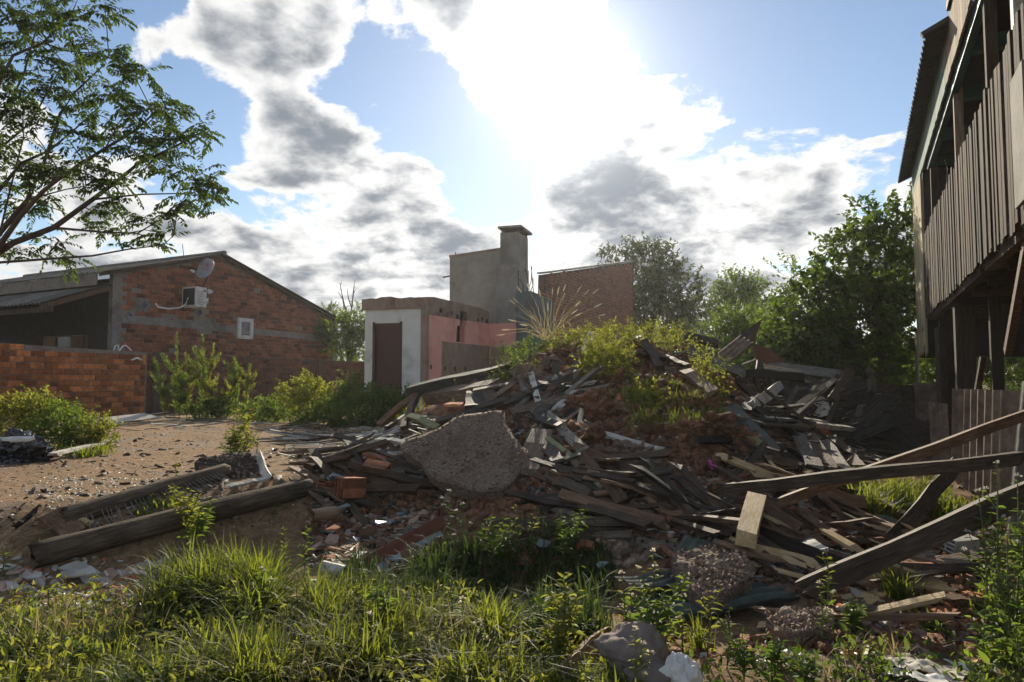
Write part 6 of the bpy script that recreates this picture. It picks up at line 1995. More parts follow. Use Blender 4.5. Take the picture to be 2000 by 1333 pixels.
def leaf_arrays(P, Dv, L, wr, q, fold=.25, fine=False, curl=.15):
    """leaves growing from points P along directions Dv, with lengths L"""
    n = len(P)
    Dv = unit(Dv)
    rnd = q.normal(size=(n, 3)) * .55 + np.array([0, 0, 1.0])
    S = unit(np.cross(Dv, rnd))
    Nn = unit(np.cross(S, Dv))
    L = L[:, None]
    W_ = L * wr
    if not fine:
        v = np.stack([P, P + Dv * L * .45 + S * W_ * .5 + Nn * W_ * fold, P + Dv * L - Nn * L * curl, P + Dv * L * .45 - S * W_ * .5 + Nn * W_ * fold], 1)
        f = np.array([(0, 1, 2), (0, 2, 3)])
    else:
        v = np.stack([P, P + Dv * L * .28 + S * W_ * .44 + Nn * W_ * fold, P + Dv * L * .28 - S * W_ * .44 + Nn * W_ * fold,
                      P + Dv * L * .65 + S * W_ * .40 + Nn * (W_ * fold - L * curl * .4), P + Dv * L * .65 - S * W_ * .40 + Nn * (W_ * fold - L * curl * .4),
                      P + Dv * L - Nn * L * curl, P + Dv * L * .28, P + Dv * L * .65 - Nn * L * curl * .4], 1)
        f = np.array([(0, 1, 6), (0, 6, 2), (6, 1, 3), (6, 3, 7), (2, 6, 7), (2, 7, 4), (7, 3, 5), (4, 7, 5)])
    k = v.shape[1]
    F = (f[None] + (np.arange(n) * k)[:, None, None]).reshape(-1, 3)
    return v.reshape(-1, 3), F


def join(parts):
    V, F, b = [], [], 0
    for v, f in parts:
        V.append(v)
        F.append(f + b)
        b += len(v)
    return np.concatenate(V), np.concatenate(F)


def twig_arrays(A, B, r):
    """three sided spikes from A to B"""
    d = unit(B - A)
    s = unit(np.cross(d, np.array([.3, .2, .93])))
    t = np.cross(d, s)
    r = np.broadcast_to(r, (len(A),))[:, None]
    v = np.stack([A + s * r, A - s * r * .5 + t * r * .87, A - s * r * .5 - t * r * .87, B], 1)
    f = np.array([(0, 1, 3), (1, 2, 3), (2, 0, 3)])
    F = (f[None] + (np.arange(len(A)) * 4)[:, None, None]).reshape(-1, 3)
    return v.reshape(-1, 3), F


def crown(lobes, ntw, twl, nl, ll, wr, q, up=.25, droop=.0, fine=False, shell=.5):
    """lobes: (centre, (rx, ry, rz)); returns leaf arrays and twig arrays"""
    vol = np.array([r[0] * r[1] * r[2] for _, r in lobes]) ** .8
    idx = q.choice(len(lobes), ntw, p=vol / vol.sum())
    C = np.array([tuple(c) for c, _ in lobes])[idx]
    Rr = np.array([r for _, r in lobes])[idx]
    dv = unit(q.normal(size=(ntw, 3)))
    rad = shell + (1 - shell) * q.random((ntw, 1)) ** .6
    A = C + dv * Rr * rad
    d = unit(dv * .8 + q.normal(size=(ntw, 3)) * .45 + np.array([0, 0, up]))
    Lt = twl * q.uniform(.6, 1.3, (ntw, 1))
    B = A + d * Lt
    t = np.linspace(.15, 1, nl)
    P = (A[:, None] + (B - A)[:, None] * t[None, :, None])
    P = P - np.array([0, 0, 1.0]) * (droop * (t ** 2))[None, :, None] * Lt[:, None]
    side = q.normal(size=(ntw, nl, 3))
    Dv = unit(d[:, None] * .55 + side * .75 + np.array([0, 0, -droop * .8 + .1]))
    L = ll * q.uniform(.65, 1.2, (ntw, nl)) * (1 - .25 * t[None])
    lv = leaf_arrays(P.reshape(-1, 3), Dv.reshape(-1, 3), L.ravel(), wr, q, fine=fine)
    A0 = C + (A - C) * .55
    tw = join([twig_arrays(A, B, twl * .012), twig_arrays(A0, A, twl * .018)])
    return lv, tw


def px_lobes(spec, sq=.8):
    """(photo x, photo y, radius in photo px, distance) to lobes"""
    out = []
    for (x, y, r, d) in spec:
        m = r * d / FOC
        out.append((at(x, y, d), (m, m, m * sq)))
    return out


def tree(name, label, cat, base, lobes, ntw, twl, nl, ll, wr, leaf, seed, trunk_r=.1, group=None, up=.25, droop=0, fine=False, shell=.5, bark='bark', lean=None):
    q = np.random.default_rng(seed)
    t = thing(name, label, cat, base, group)
    lv, tw = crown(lobes, ntw, twl, nl, ll, wr, q, up, droop, fine, shell)
    link('crown' if trunk_r > .03 else 'leaves', np_mesh('leaves', *lv, leaf), t)
    link('twigs', np_mesh('twigs', *tw, bark), t)
    b = MB()
    base = Vector(base)
    mid = sum((c for c, _ in lobes), Vector()) / len(lobes)
    fork = base.lerp(mid, .55) + Vector((q.normal() * .05, q.normal() * .05, 0)) * (mid - base).length
    if trunk_r > .03:
        b.tube([base - Z * .1, base.lerp(fork, .5) + Vector((trunk_r * .5, 0, 0)), fork], [trunk_r * 1.15, trunk_r * .85, trunk_r * .65], 8)
    for c, r in lobes:
        s = fork if trunk_r > .03 else base
        k = s.lerp(c, .5) + Vector((q.normal(), q.normal(), q.normal() * .3)) * (c - s).length * .08
        b.tube([s, k, c + Vector((0, 0, r[2] * .3))], [trunk_r * .5, trunk_r * .32, trunk_r * .12], 5)
    b.build('trunk' if trunk_r > .03 else 'stems', bark, t)
    return t


splinters('dark splinters and slivers of wood all over the heap', [(600, 880, 880, 1110, 420, .06, .25), (1000, 740, 1320, 1070, 520, .06, .28), (1290, 960, 1760, 1140, 520, .06, .25), (1400, 770, 1740, 930, 420, .1, .4), (1620, 1060, 1950, 1270, 200, .05, .2)], 'wood_dark', 51, 'wood_splinters')
splinters('pale splinters and slivers of wood all over the heap', [(560, 815, 860, 900, 300, .08, .4), (600, 880, 880, 1110, 130, .05, .2), (1000, 740, 1320, 1070, 160, .05, .22), (1290, 960, 1760, 1140, 170, .05, .22), (1400, 770, 1740, 930, 110, .08, .35), (1620, 1060, 1950, 1270, 110, .04, .16)], 'wood_white', 52, 'pale_splinters')

# ---------------------------------------------------------------- the big feathery tree at the left border
def pinnate(P, d, L, q, pairs=8, ll=.06):
    """a drooping compound leaf; returns leaflet origins, directions, lengths and rachis points"""
    d = d / np.linalg.norm(d)
    side = np.cross(d, [0, 0, 1.0])
    side = side / max(np.linalg.norm(side), 1e-6)
    pts = [np.array(P, float)]
    v = d.copy()
    for i in range(pairs):
        v = v + np.array([0, 0, -.11])
        v = v / np.linalg.norm(v)
        pts.append(pts[-1] + v * L / pairs)
    O, Dd, LL = [], [], []
    for i in range(1, pairs + 1):
        for s in (-1, 1):
            if q.random() < .06:
                continue
            O.append(pts[i])
            Dd.append(side * s * .8 + (pts[i] - pts[i - 1]) / (L / pairs) * .5 + np.array([0, 0, -.45]) + q.normal(size=3) * .15)
            LL.append(ll * q.uniform(.8, 1.15) * (1 - .3 * abs(i / pairs - .5)))
    O.append(pts[-1]); Dd.append(v + np.array([0, 0, -.3])); LL.append(ll)
    return O, Dd, LL, pts


def left_tree():
    q = np.random.default_rng(21)
    D0 = 8.6
    limbs = [
        ([(-190, 700), (-110, 575), (0, 491), (25, 475), (105, 445), (181, 390), (235, 349), (269, 321), (345, 285), (405, 252)], .055, 0),
        ([(-190, 700), (-80, 560), (0, 454), (55, 390), (92, 302), (118, 222), (147, 180), (205, 125)], .05, .5),
        ([(-190, 700), (-90, 580), (0, 479), (42, 420), (84, 374), (122, 344), (206, 290), (269, 252), (300, 222), (335, 212)], .045, -.4),
        ([(181, 390), (277, 380), (365, 378), (405, 372)], .014, .1), ([(105, 445), (202, 454), (269, 456), (315, 428), (335, 415)], .016, -.2),
        ([(-150, 620), (0, 513), (126, 504), (181, 500), (252, 487), (319, 479), (345, 455)], .02, -.5),
        ([(-160, 620), (-60, 450), (0, 370), (42, 319), (97, 294), (147, 252), (215, 190)], .035, .8),
        ([(-150, 600), (-60, 300), (0, 160), (25, 109), (84, 84), (139, 29), (160, -20)], .035, .3),
        ([(-60, 300), (0, 235), (46, 147), (70, 60), (95, -40)], .022, -.2), ([(0, 454), (30, 330), (46, 270), (44, 200), (46, 147)], .014, .2),
        ([(122, 344), (150, 352), (240, 350), (300, 322)], .012, .3), ([(55, 390), (130, 370), (180, 362)], .012, -.3),
        ([(-60, 420), (0, 290), (60, 240), (120, 130), (150, 118)], .022, .9), ([(269, 321), (300, 300), (340, 270)], .008, .2),
        ([(206, 290), (232, 240), (262, 205)], .010, 0), ([(84, 84), (130, 100), (190, 105), (280, 140)], .012, -.1)]
    trunk_base = at(-215, 900, D0 + .2)
    trunk_base.z = gz(trunk_base.x, trunk_base.y)
    t = thing('feathery_tree', 'spreading tree with feathery drooping leaves reaching in at the left border', 'tree', trunk_base)
    b = MB()
    b.tube([trunk_base - Z * .1, at(-205, 800, D0 + .2), at(-190, 700, D0), at(-160, 620, D0)], [.15, .12, .10, .06], 10)
    b.build('trunk', 'bark', t)
    b = MB()
    skel = []
    for pts, r, dd in limbs:
        n = len(pts)
        P = [at(x, y, D0 + dd * (i / (n - 1))) for i, (x, y) in enumerate(pts)]
        b.tube(P, [max(.004, r * (1 - .85 * i / (n - 1))) for i in range(n)], 6)
        for i in range(n - 1):
            for f in (0, .25, .5, .75):
                skel.append(P[i].lerp(P[i + 1], f))
    CL = [(60, 60, 60), (130, 25, 50), (20, 150, 50), (100, 110, 40), (205, 15, 32), (30, 20, 50), (85, 10, 40), (150, 130, 48), (190, 105, 38), (240, 118, 34), (283, 140, 24), (40, 230, 45), (110, 250, 38), (170, 210, 38), (215, 190, 34),
          (250, 200, 28), (300, 212, 34), (342, 212, 18), (330, 240, 20), (230, 250, 38), (280, 268, 34), (318, 282, 26), (352, 262, 22), (395, 252, 22), (408, 262, 14), (60, 330, 42), (20, 290, 40), (110, 335, 38), (165, 325, 38), (200, 355, 32),
          (240, 372, 22), (300, 318, 28), (335, 335, 22), (345, 300, 18), (385, 352, 36), (418, 368, 24), (400, 385, 26), (352, 392, 16), (290, 432, 24), (312, 455, 18), (210, 405, 24), (180, 445, 24), (60, 400, 26), (100, 470, 22),
          (40, 490, 26), (130, 500, 16), (290, 478, 18), (330, 425, 12), (15, 380, 30), (-30, 120, 60), (-40, 330, 60), (-60, 470, 50), (10, 100, 45), (70, 180, 36), (130, 180, 30), (185, 270, 30), (95, 390, 22), (215, 440, 16), (255, 300, 20)]
    O, Dd, LL = [], [], []
    tubes = []
    for (x, y, r) in CL:
        d = D0 + q.uniform(-.9, .9)
        c = at(x, y, d)
        near = min(skel, key=lambda s: (s - c).length)
        k = (near + c) / 2 + Z * .04
        b.tube([near, k, c], [.008, .006, .003], 4)
        rm = r * d / FOC
        for _ in range(max(5, int(r * .54))):
            dv = q.normal(size=3)
            dv[2] = dv[2] * .5 + .25
            dv /= np.linalg.norm(dv)
            st = np.array(c) + q.normal(size=3) * rm * .42
            o_, d_, l_, pts = pinnate(st, dv, q.uniform(.18, .34), q, 7, .082)
            O += o_; Dd += d_; LL += l_
            tubes.append((pts[0], pts[-1]))
            tubes.append((np.array(c), st))
    v, f = leaf_arrays(np.array(O), np.array(Dd), np.array(LL), .42, q, fine=False, curl=.1)
    link('crown', np_mesh('crown', v, f, 'foliage_tree'), t)
    A = np.array([a for a, _ in tubes]); B = np.array([c for _, c in tubes])
    link('leaf_stalks', np_mesh('leaf_stalks', *twig_arrays(A, B, .003), 'stem'), t)
    b.build('limbs', 'bark', t)


left_tree()

# ---------------------------------------------------------------- trees and shrubs behind
def ground_at(px, d, z=None):
    p = at(px, 745, d)
    return Vector((p.x, p.y, gz(p.x, p.y) if z is None else z))


tree('leafy_tree', 'dense dark broad leaved tree beside the timber house corner', 'tree', ground_at(1715, 13.0),
     px_lobes([(1700, 520, 95, 13), (1640, 575, 80, 12.6), (1745, 450, 60, 13), (1590, 615, 60, 12.5), (1690, 640, 105, 12.7), (1770, 570, 75, 13.4), (1625, 670, 70, 12.6), (1705, 420, 34, 13), (1780, 470, 45, 13.5), (1770, 680, 70, 13.5), (1650, 490, 38, 12.8), (1690, 710, 70, 12.4)]),
     1050, .40, 12, .135, .6, 'foliage_dark', 31, .11, up=.35, fine=True, shell=.35)
b_ = tree('leafy_tree', 'lower spreading tree with loose twigs left of the dense dark tree', 'tree', ground_at(1545, 14.0),
     px_lobes([(1560, 640, 55, 14), (1530, 670, 50, 14), (1575, 690, 60, 13.6), (1550, 545, 22, 14), (1500, 690, 40, 14.2), (1530, 600, 26, 14)]), 520, .4, 11, .115, .56, 'foliage_mid', 32, .06, up=.35, fine=True, shell=.35)
tree('shrub', 'bright green shrub behind the collapsed shed, left of two', 'shrub', ground_at(1420, 16.5),
     px_lobes([(1420, 655, 42, 16.5), (1460, 640, 45, 16.5), (1490, 665, 40, 16), (1440, 690, 40, 16)]), 520, .4, 11, .11, .5, 'foliage_mid', 33, .05, up=.3, shell=.35)
tree('shrub', 'bright green shrub behind the collapsed shed, right of two', 'shrub', ground_at(1620, 13.6),
     px_lobes([(1600, 700, 50, 13.4), (1650, 715, 45, 13.2), (1560, 715, 40, 13.6)]), 520, .36, 11, .10, .5, 'foliage_mid', 34, .04, up=.3, shell=.35)
tree('distant_tree', 'tall grey green tree rising behind the brick gable', 'tree', ground_at(1280, 34),
     px_lobes([(1265, 530, 62, 34), (1230, 580, 50, 34), (1310, 580, 65, 34), (1345, 610, 45, 33), (1285, 630, 70, 34), (1370, 640, 40, 33), (1235, 500, 22, 34), (1275, 495, 24, 34)]), 900, .75, 12, .25, .48, 'foliage_grey', 35, .18, up=.45, shell=.3)
tree('distant_tree', 'small tree crown right of the tall grey green tree', 'tree', ground_at(1440, 27),
     px_lobes([(1440, 575, 42, 27), (1475, 568, 26, 27), (1415, 590, 34, 27), (1455, 610, 45, 26.5)]), 300, .6, 12, .19, .45, 'foliage_mid', 36, .12, up=.3, shell=.35)
tree('distant_tree', 'slender leafy twig top left of the tall grey green tree', 'tree', ground_at(1190, 34), px_lobes([(1188, 497, 12, 34), (1192, 530, 14, 34)]), 40, .4, 10, .2, .45, 'foliage_grey', 37, .06, up=.5)
tree('roadside_tree', 'bright green bushy tree between the brick house and the ruin', 'tree', ground_at(675, 29),
     px_lobes([(670, 650, 34, 29), (700, 635, 30, 29), (650, 670, 28, 29), (690, 675, 36, 28.5), (715, 660, 24, 29)]), 340, .55, 12, .18, .5, 'foliage_mid', 38, .1, up=.35, shell=.35)
tree('distant_tree', 'small dark tree top just above the right eaves of the brick house', 'tree', ground_at(648, 40), px_lobes([(645, 610, 16, 40), (655, 625, 18, 40)]), 60, .6, 10, .22, .45, 'foliage_mid', 44, .08)
q = np.random.default_rng(5)
bt = thing('bare_tree', 'leafless tree standing behind the bright green bushy tree', 'tree', ground_at(682, 33))
b = MB()
base = ground_at(682, 33)
b.tube([base, at(682, 690, 33), at(680, 640, 33)], [.12, .10, .07], 6)
for (x0, y0, x1, y1, r) in ((680, 640, 668, 575, .05), (680, 640, 692, 560, .05), (672, 600, 664, 552, .03), (688, 590, 694, 545, .025), (686, 600, 678, 565, .03), (670, 585, 660, 570, .025), (690, 575, 698, 562, .02), (666, 568, 668, 548, .02), (684, 618, 697, 600, .03)):
    b.tube([at(x0, y0, 33), at((x0 + x1) / 2 + q.uniform(-2, 2), (y0 + y1) / 2, 33), at(x1, y1, 33)], [r, r * .7, r * .35], 4)
b.build('branches', 'bark', bt)
# far background line of trees so that the yard does not end in a bare plain
for k, (x, d, r) in enumerate(((760, 55, 30), (1120, 60, 40), (1480, 45, 38), (1560, 40, 45), (1660, 38, 50), (1800, 36, 60), (1900, 30, 60), (2000, 26, 70), (580, 60, 26), (-60, 50, 40), (-250, 45, 60))):
    tree('distant_tree', ['low distant tree right of the bushy tree', 'low distant tree behind the chimney', 'distant tree behind the left bright shrub', 'distant tree behind the spreading tree', 'distant tree behind the dense dark tree', 'distant tree seen under the balcony', 'dark distant tree between the house posts',
                          'dark distant tree behind the house at the border', 'distant tree behind the brick house gable', 'distant tree behind the brick house porch', 'distant tree outside the left border'][k], 'tree', ground_at(x, d),
         px_lobes([(x, 715, r, d), (x + r * .7, 725, r * .8, d), (x - r * .7, 725, r * .8, d)]), 150, .02 * d, 10, .0075 * d, .5, 'foliage_dark', 50 + k, .12, up=.3, shell=.35)

# the far-off wood that closes the view on every side
q = np.random.default_rng(66)
lob = []
for k in range(150):
    a = 2 * math.pi * k / 150
    d = q.uniform(60, 85)
    hgt = q.uniform(3.2, 6.0)
    lob.append((Vector((d * math.sin(a), d * math.cos(a) + 10, hgt * .5)), (4.2, 4.2, hgt * .55)))
lv, _tw = crown(lob, 9000, 1.8, 7, .85, .6, q, .2, 0, False, .3)
tagged(link('distant_woods', np_mesh('distant_woods', *lv, 'foliage_dark')), 'band of distant woods closing the horizon', 'woods', kind='stuff')
for k, (lob, mat, n, lab_) in enumerate((
        ([(1880, 690, 60, 15), (1930, 680, 60, 15), (1850, 730, 50, 15), (1960, 720, 60, 14.6)], 'foliage_dark', 420, 'dark bush seen between the posts under the balcony'),
        ([(1720, 735, 60, 15.5), (1660, 745, 55, 15.5), (1790, 740, 55, 15.2), (1600, 745, 50, 16)], 'foliage_dark', 420, 'dark undergrowth bush below the dense dark tree'),
        ([(1500, 720, 45, 17), (1440, 725, 45, 17.5), (1555, 730, 40, 17)], 'foliage_mid', 300, 'low green bush behind the collapsed shed'),
        ([(1380, 690, 36, 19), (1350, 660, 30, 20), (1330, 690, 40, 20)], 'foliage_grey', 260, 'grey green bush behind the mound crest'))):
    tree('bush', lab_, 'bush', ground_at(lob[0][0], lob[0][3]), px_lobes(lob), n, .42, 11, .125, .55, mat, 500 + k, .04, up=.3, shell=.3)

# shrubs in front of the ruin and along the wall
for k, (lob, mat, n, lab_) in enumerate((
        ([(600, 750, 30, 15), (575, 765, 30, 15), (630, 765, 32, 14.8), (600, 785, 34, 14.6)], 'foliage_yellow', 240, 'bright yellow green shrub in the middle of the wall shrubs'),
        ([(690, 765, 38, 15), (665, 785, 36, 14.6), (715, 780, 36, 14.5), (690, 745, 22, 15)], 'foliage_mid', 260, 'mid green shrub left of the ruin door'),
        ([(755, 775, 34, 14.2), (780, 790, 26, 14), (740, 795, 34, 13.8), (790, 768, 16, 14)], 'foliage_dark', 240, 'dark shrub in front of the ruin door'),
        ([(520, 795, 28, 15.5), (550, 790, 26, 15.3), (490, 800, 22, 15.8)], 'foliage_mid', 170, 'low shrub right of the tall weeds'),
        ([(635, 800, 26, 14), (670, 805, 24, 13.8), (600, 808, 20, 14)], 'foliage_mid', 150, 'low green shrub at the yard edge before the wall'),
        ([(430, 790, 24, 16.5), (400, 795, 22, 16.5)], 'foliage_dark', 130, 'dark low shrub under the tall weeds'),
        ([(30, 815, 38, 9.2), (70, 800, 34, 9.3), (20, 850, 30, 8.8)], 'foliage_yellow', 300, 'yellowish shrub at the left border above the black bag'),
        ([(110, 822, 34, 9.2), (140, 840, 30, 9.0), (95, 850, 28, 8.8)], 'foliage_mid', 260, 'green shrub by the long whitish board'),
        ([(180, 845, 24, 9.3), (205, 855, 16, 9.2), (165, 860, 20, 9.0)], 'foliage_yellow', 170, 'small reddish green shrub at the end of the whitish board'))):
    d = lob[0][3]
    if d > 12:
        lob = [(x, y + 14, r * .88, dd) for (x, y, r, dd) in lob]
    tree('shrub', lab_, 'shrub', ground_at(lob[0][0], d), px_lobes(lob), n, .018 * d if d > 12 else .20, 10, .0065 * d if d > 12 else .062, .5, mat, 70 + k, .012, bark='stem', up=.4, shell=.25)

# growth on the mound
def mound_lobes(lob):
    return [(x, y, r, min(d, onto(x, min(y + r * .8, 800)).y)) for (x, y, r, d) in lob]


for k, (lob, mat, n, lab_) in enumerate((
        ([(1180, 690, 45, 9.7), (1160, 715, 34, 9.5), (1205, 700, 34, 9.6), (1215, 720, 22, 9.5)], 'foliage_yellow', 420, 'round yellow green shrub on the front of the mound crest'),
        ([(1120, 660, 24, 10.2), (1095, 665, 22, 10.2), (1140, 655, 22, 10.3)], 'foliage_yellow', 190, 'low yellow shrub left on the mound crest by the seed grass'),
        ([(1200, 652, 28, 10.4), (1230, 655, 26, 10.4), (1175, 650, 20, 10.5)], 'foliage_yellow', 220, 'yellow shrub behind the round one on the crest'),
        ([(1275, 645, 26, 10.3), (1310, 652, 26, 10.2), (1295, 665, 22, 10.1), (1338, 664, 14, 10.0)], 'foliage_yellow', 250, 'bright shrub right on the mound crest'),
        ([(1045, 672, 22, 10.1), (1025, 690, 22, 10.0), (1015, 715, 18, 9.9)], 'foliage_mid', 170, 'green shrub on the left end of the mound crest'),
        ([(990, 715, 20, 10.1), (980, 690, 16, 10.2), (975, 740, 18, 10.0), (1005, 735, 14, 9.9)], 'foliage_grey', 130, 'pale flowering weed before the salmon wall'),
        ([(1385, 715, 20, 10.2), (1378, 745, 22, 10.0), (1372, 690, 12, 10.3), (1392, 760, 14, 9.9)], 'foliage_yellow', 170, 'yellow leaved shrub beside the tilted roof sheets'),
        ([(1260, 775, 22, 8.9), (1245, 755, 20, 9.1), (1280, 790, 16, 8.8)], 'foliage_yellow', 150, 'small yellow shrub on the mound face'),
        ([(900, 760, 10, 9.4), (880, 800, 8, 8.7), (985, 740, 10, 9.6)], 'foliage_yellow', 60, 'little yellow weed between the grey beams'))):
    tree('shrub', lab_, 'shrub', onto(lob[0][0], lob[0][1] + lob[0][2]), px_lobes(mound_lobes([(x, y + 6, r * .8, d) for (x, y, r, d) in lob])), int(n * .5), .17, 8, .055, .5, mat, 90 + k, .008, bark='stem', up=.4, shell=.2)

# fountain of seed grass
q = np.random.default_rng(8)
sg = thing('seed_grass', 'fountain of tall grass with glowing pale seed heads on the mound crest', 'grass clump', onto(1072, 668))
base = at(1072, 664, 10.3)
b, hd = MB(), MB()
for k in range(40):
    a = R(-74 + 148 * k / 39 + q.uniform(-5, 5))
    ln = q.uniform(.55, 1.0) * (1.0 if k % 3 else .7)
    yw = q.uniform(-.35, .35)
    d = Vector((math.sin(a), yw, math.cos(a))).normalized()
    p1 = base + d * ln * .55 + Z * .03
    p2 = base + d * ln - Z * .10 * abs(math.sin(a))
    o = base + Vector((q.uniform(-.12, .12), q.uniform(-.08, .08), 0))
    w_ = Vector((math.cos(a), 0, -math.sin(a))) * .003
    b.add([o - w_, o + w_, p1 - w_ * .8, p1 + w_ * .8, p2 - w_ * .4, p2 + w_ * .4], [(0, 1, 3, 2), (2, 3, 5, 4)])
    if k % 2 == 0 or ln > .8:
        e = (p2 - p1).normalized()
        hd.tube([p2 - e * .02, p2 + e * .02, p2 + e * .07, p2 + e * .11], [.004, .011, .009, .002], 5)
b.build('stalks', 'grass_dry', sg)
hd.build('seed_heads', 'seed', sg)


# ---------------------------------------------------------------- upright weeds
def weed(name, label, base, h, seed, leaf='foliage_mid', nl=26, ll=.07, wr=.32, lean=(0, 0), flower=None, group=None, spread=1.0, branches=3, fine=True, stem='stem', rise=.35, cat='weed'):
    q = np.random.default_rng(seed)
    t = thing(name, label, cat, base, group)
    b = MB()
    base = Vector(base)
    axes = []
    top = base + Vector((lean[0] * h, lean[1] * h, h))
    mid = base.lerp(top, .5) + Vector((q.normal() * .04 * h, q.normal() * .04 * h, 0))
    axes.append((base, mid, top, 1.0))
    for k in range(branches):
        f = q.uniform(.25, .75)
        s = base.lerp(mid, f * 2) if f < .5 else mid.lerp(top, f * 2 - 1)
        a = q.uniform(0, 6.28)
        ln = h * q.uniform(.25, .5) * spread
        e = s + Vector((math.cos(a) * .55, math.sin(a) * .55, .8)) * ln
        axes.append((s, s.lerp(e, .5) + Vector((math.cos(a), math.sin(a), 0)) * ln * .1, e, ln / h))
    O, Dd, LL, fl = [], [], [], []
    for (a, m, e, w) in axes:
        r = .0035 + .004 * w * h
        b.tube([a, m, e], [r, r * .75, r * .35], 5, False)
        n = max(5, int(nl * w))
        for i in range(n):
            f = (i + q.random()) / n * .92 + .08
            p = a.lerp(m, f * 2) if f < .5 else m.lerp(e, f * 2 - 1)
            th = i * 2.4 + q.normal() * .3
            O.append(tuple(p)); Dd.append((math.cos(th), math.sin(th), rise + q.normal() * .25))
            LL.append(ll * (1.15 - .65 * f) * q.uniform(.75, 1.2))
        fl.append(e)
    v, f = leaf_arrays(np.array(O), np.array(Dd), np.array(LL), wr, q, fine=fine, curl=.22)
    link('leaves', np_mesh('leaves', v, f, leaf), t)
    b.build('stem', stem, t)
    if flower:
        for e in fl:
            n = 16
            dv = q.normal(size=(n, 3))
            dv[:, 2] = np.abs(dv[:, 2])
            v, f = leaf_arrays(np.array(e) + dv * .004, dv, q.uniform(.008, .016, n), .6, q)
            link('flower', np_mesh('flower', v, f, flower), t)
    return t


for k, (x, ty, d, lx, lab_) in enumerate(((343, 650, 17.2, .0, 'tallest seedy weed before the dark wall'), (366, 690, 17.0, -.05, 'seedy weed just right of the tallest one'), (388, 655, 17.3, .03, 'second tallest weed before the dark wall'), (408, 672, 17.2, .06, 'weed with long seed tips right of the second tallest one'), (325, 700, 16.8, -.22, 'weed leaning left before the brick wall end'), (440, 730, 17.0, .25, 'weed leaning right in the gap between the tall weeds'),
                                              (460, 702, 17.0, -.03, 'pale weed at the right of the tall weeds'), (478, 712, 17.0, .1, 'short pale weed at the right end of the tall weeds'), (352, 735, 16.5, .1, 'short bushy weed at the foot of the tall weeds'), (418, 745, 16.5, -.08, 'short bushy weed under the leaning weed'))):
    base = ground_at(x, d)
    h = at(x, ty, d).z - base.z
    weed('tall_weed', lab_, base, h, 200 + k, 'foliage_yellow' if k % 2 else 'foliage_mid', 130, .15, .2, (lx, 0), 'seed' if k < 4 else None, 'tall weeds before the wall', .75, 7, False, rise=1.5)

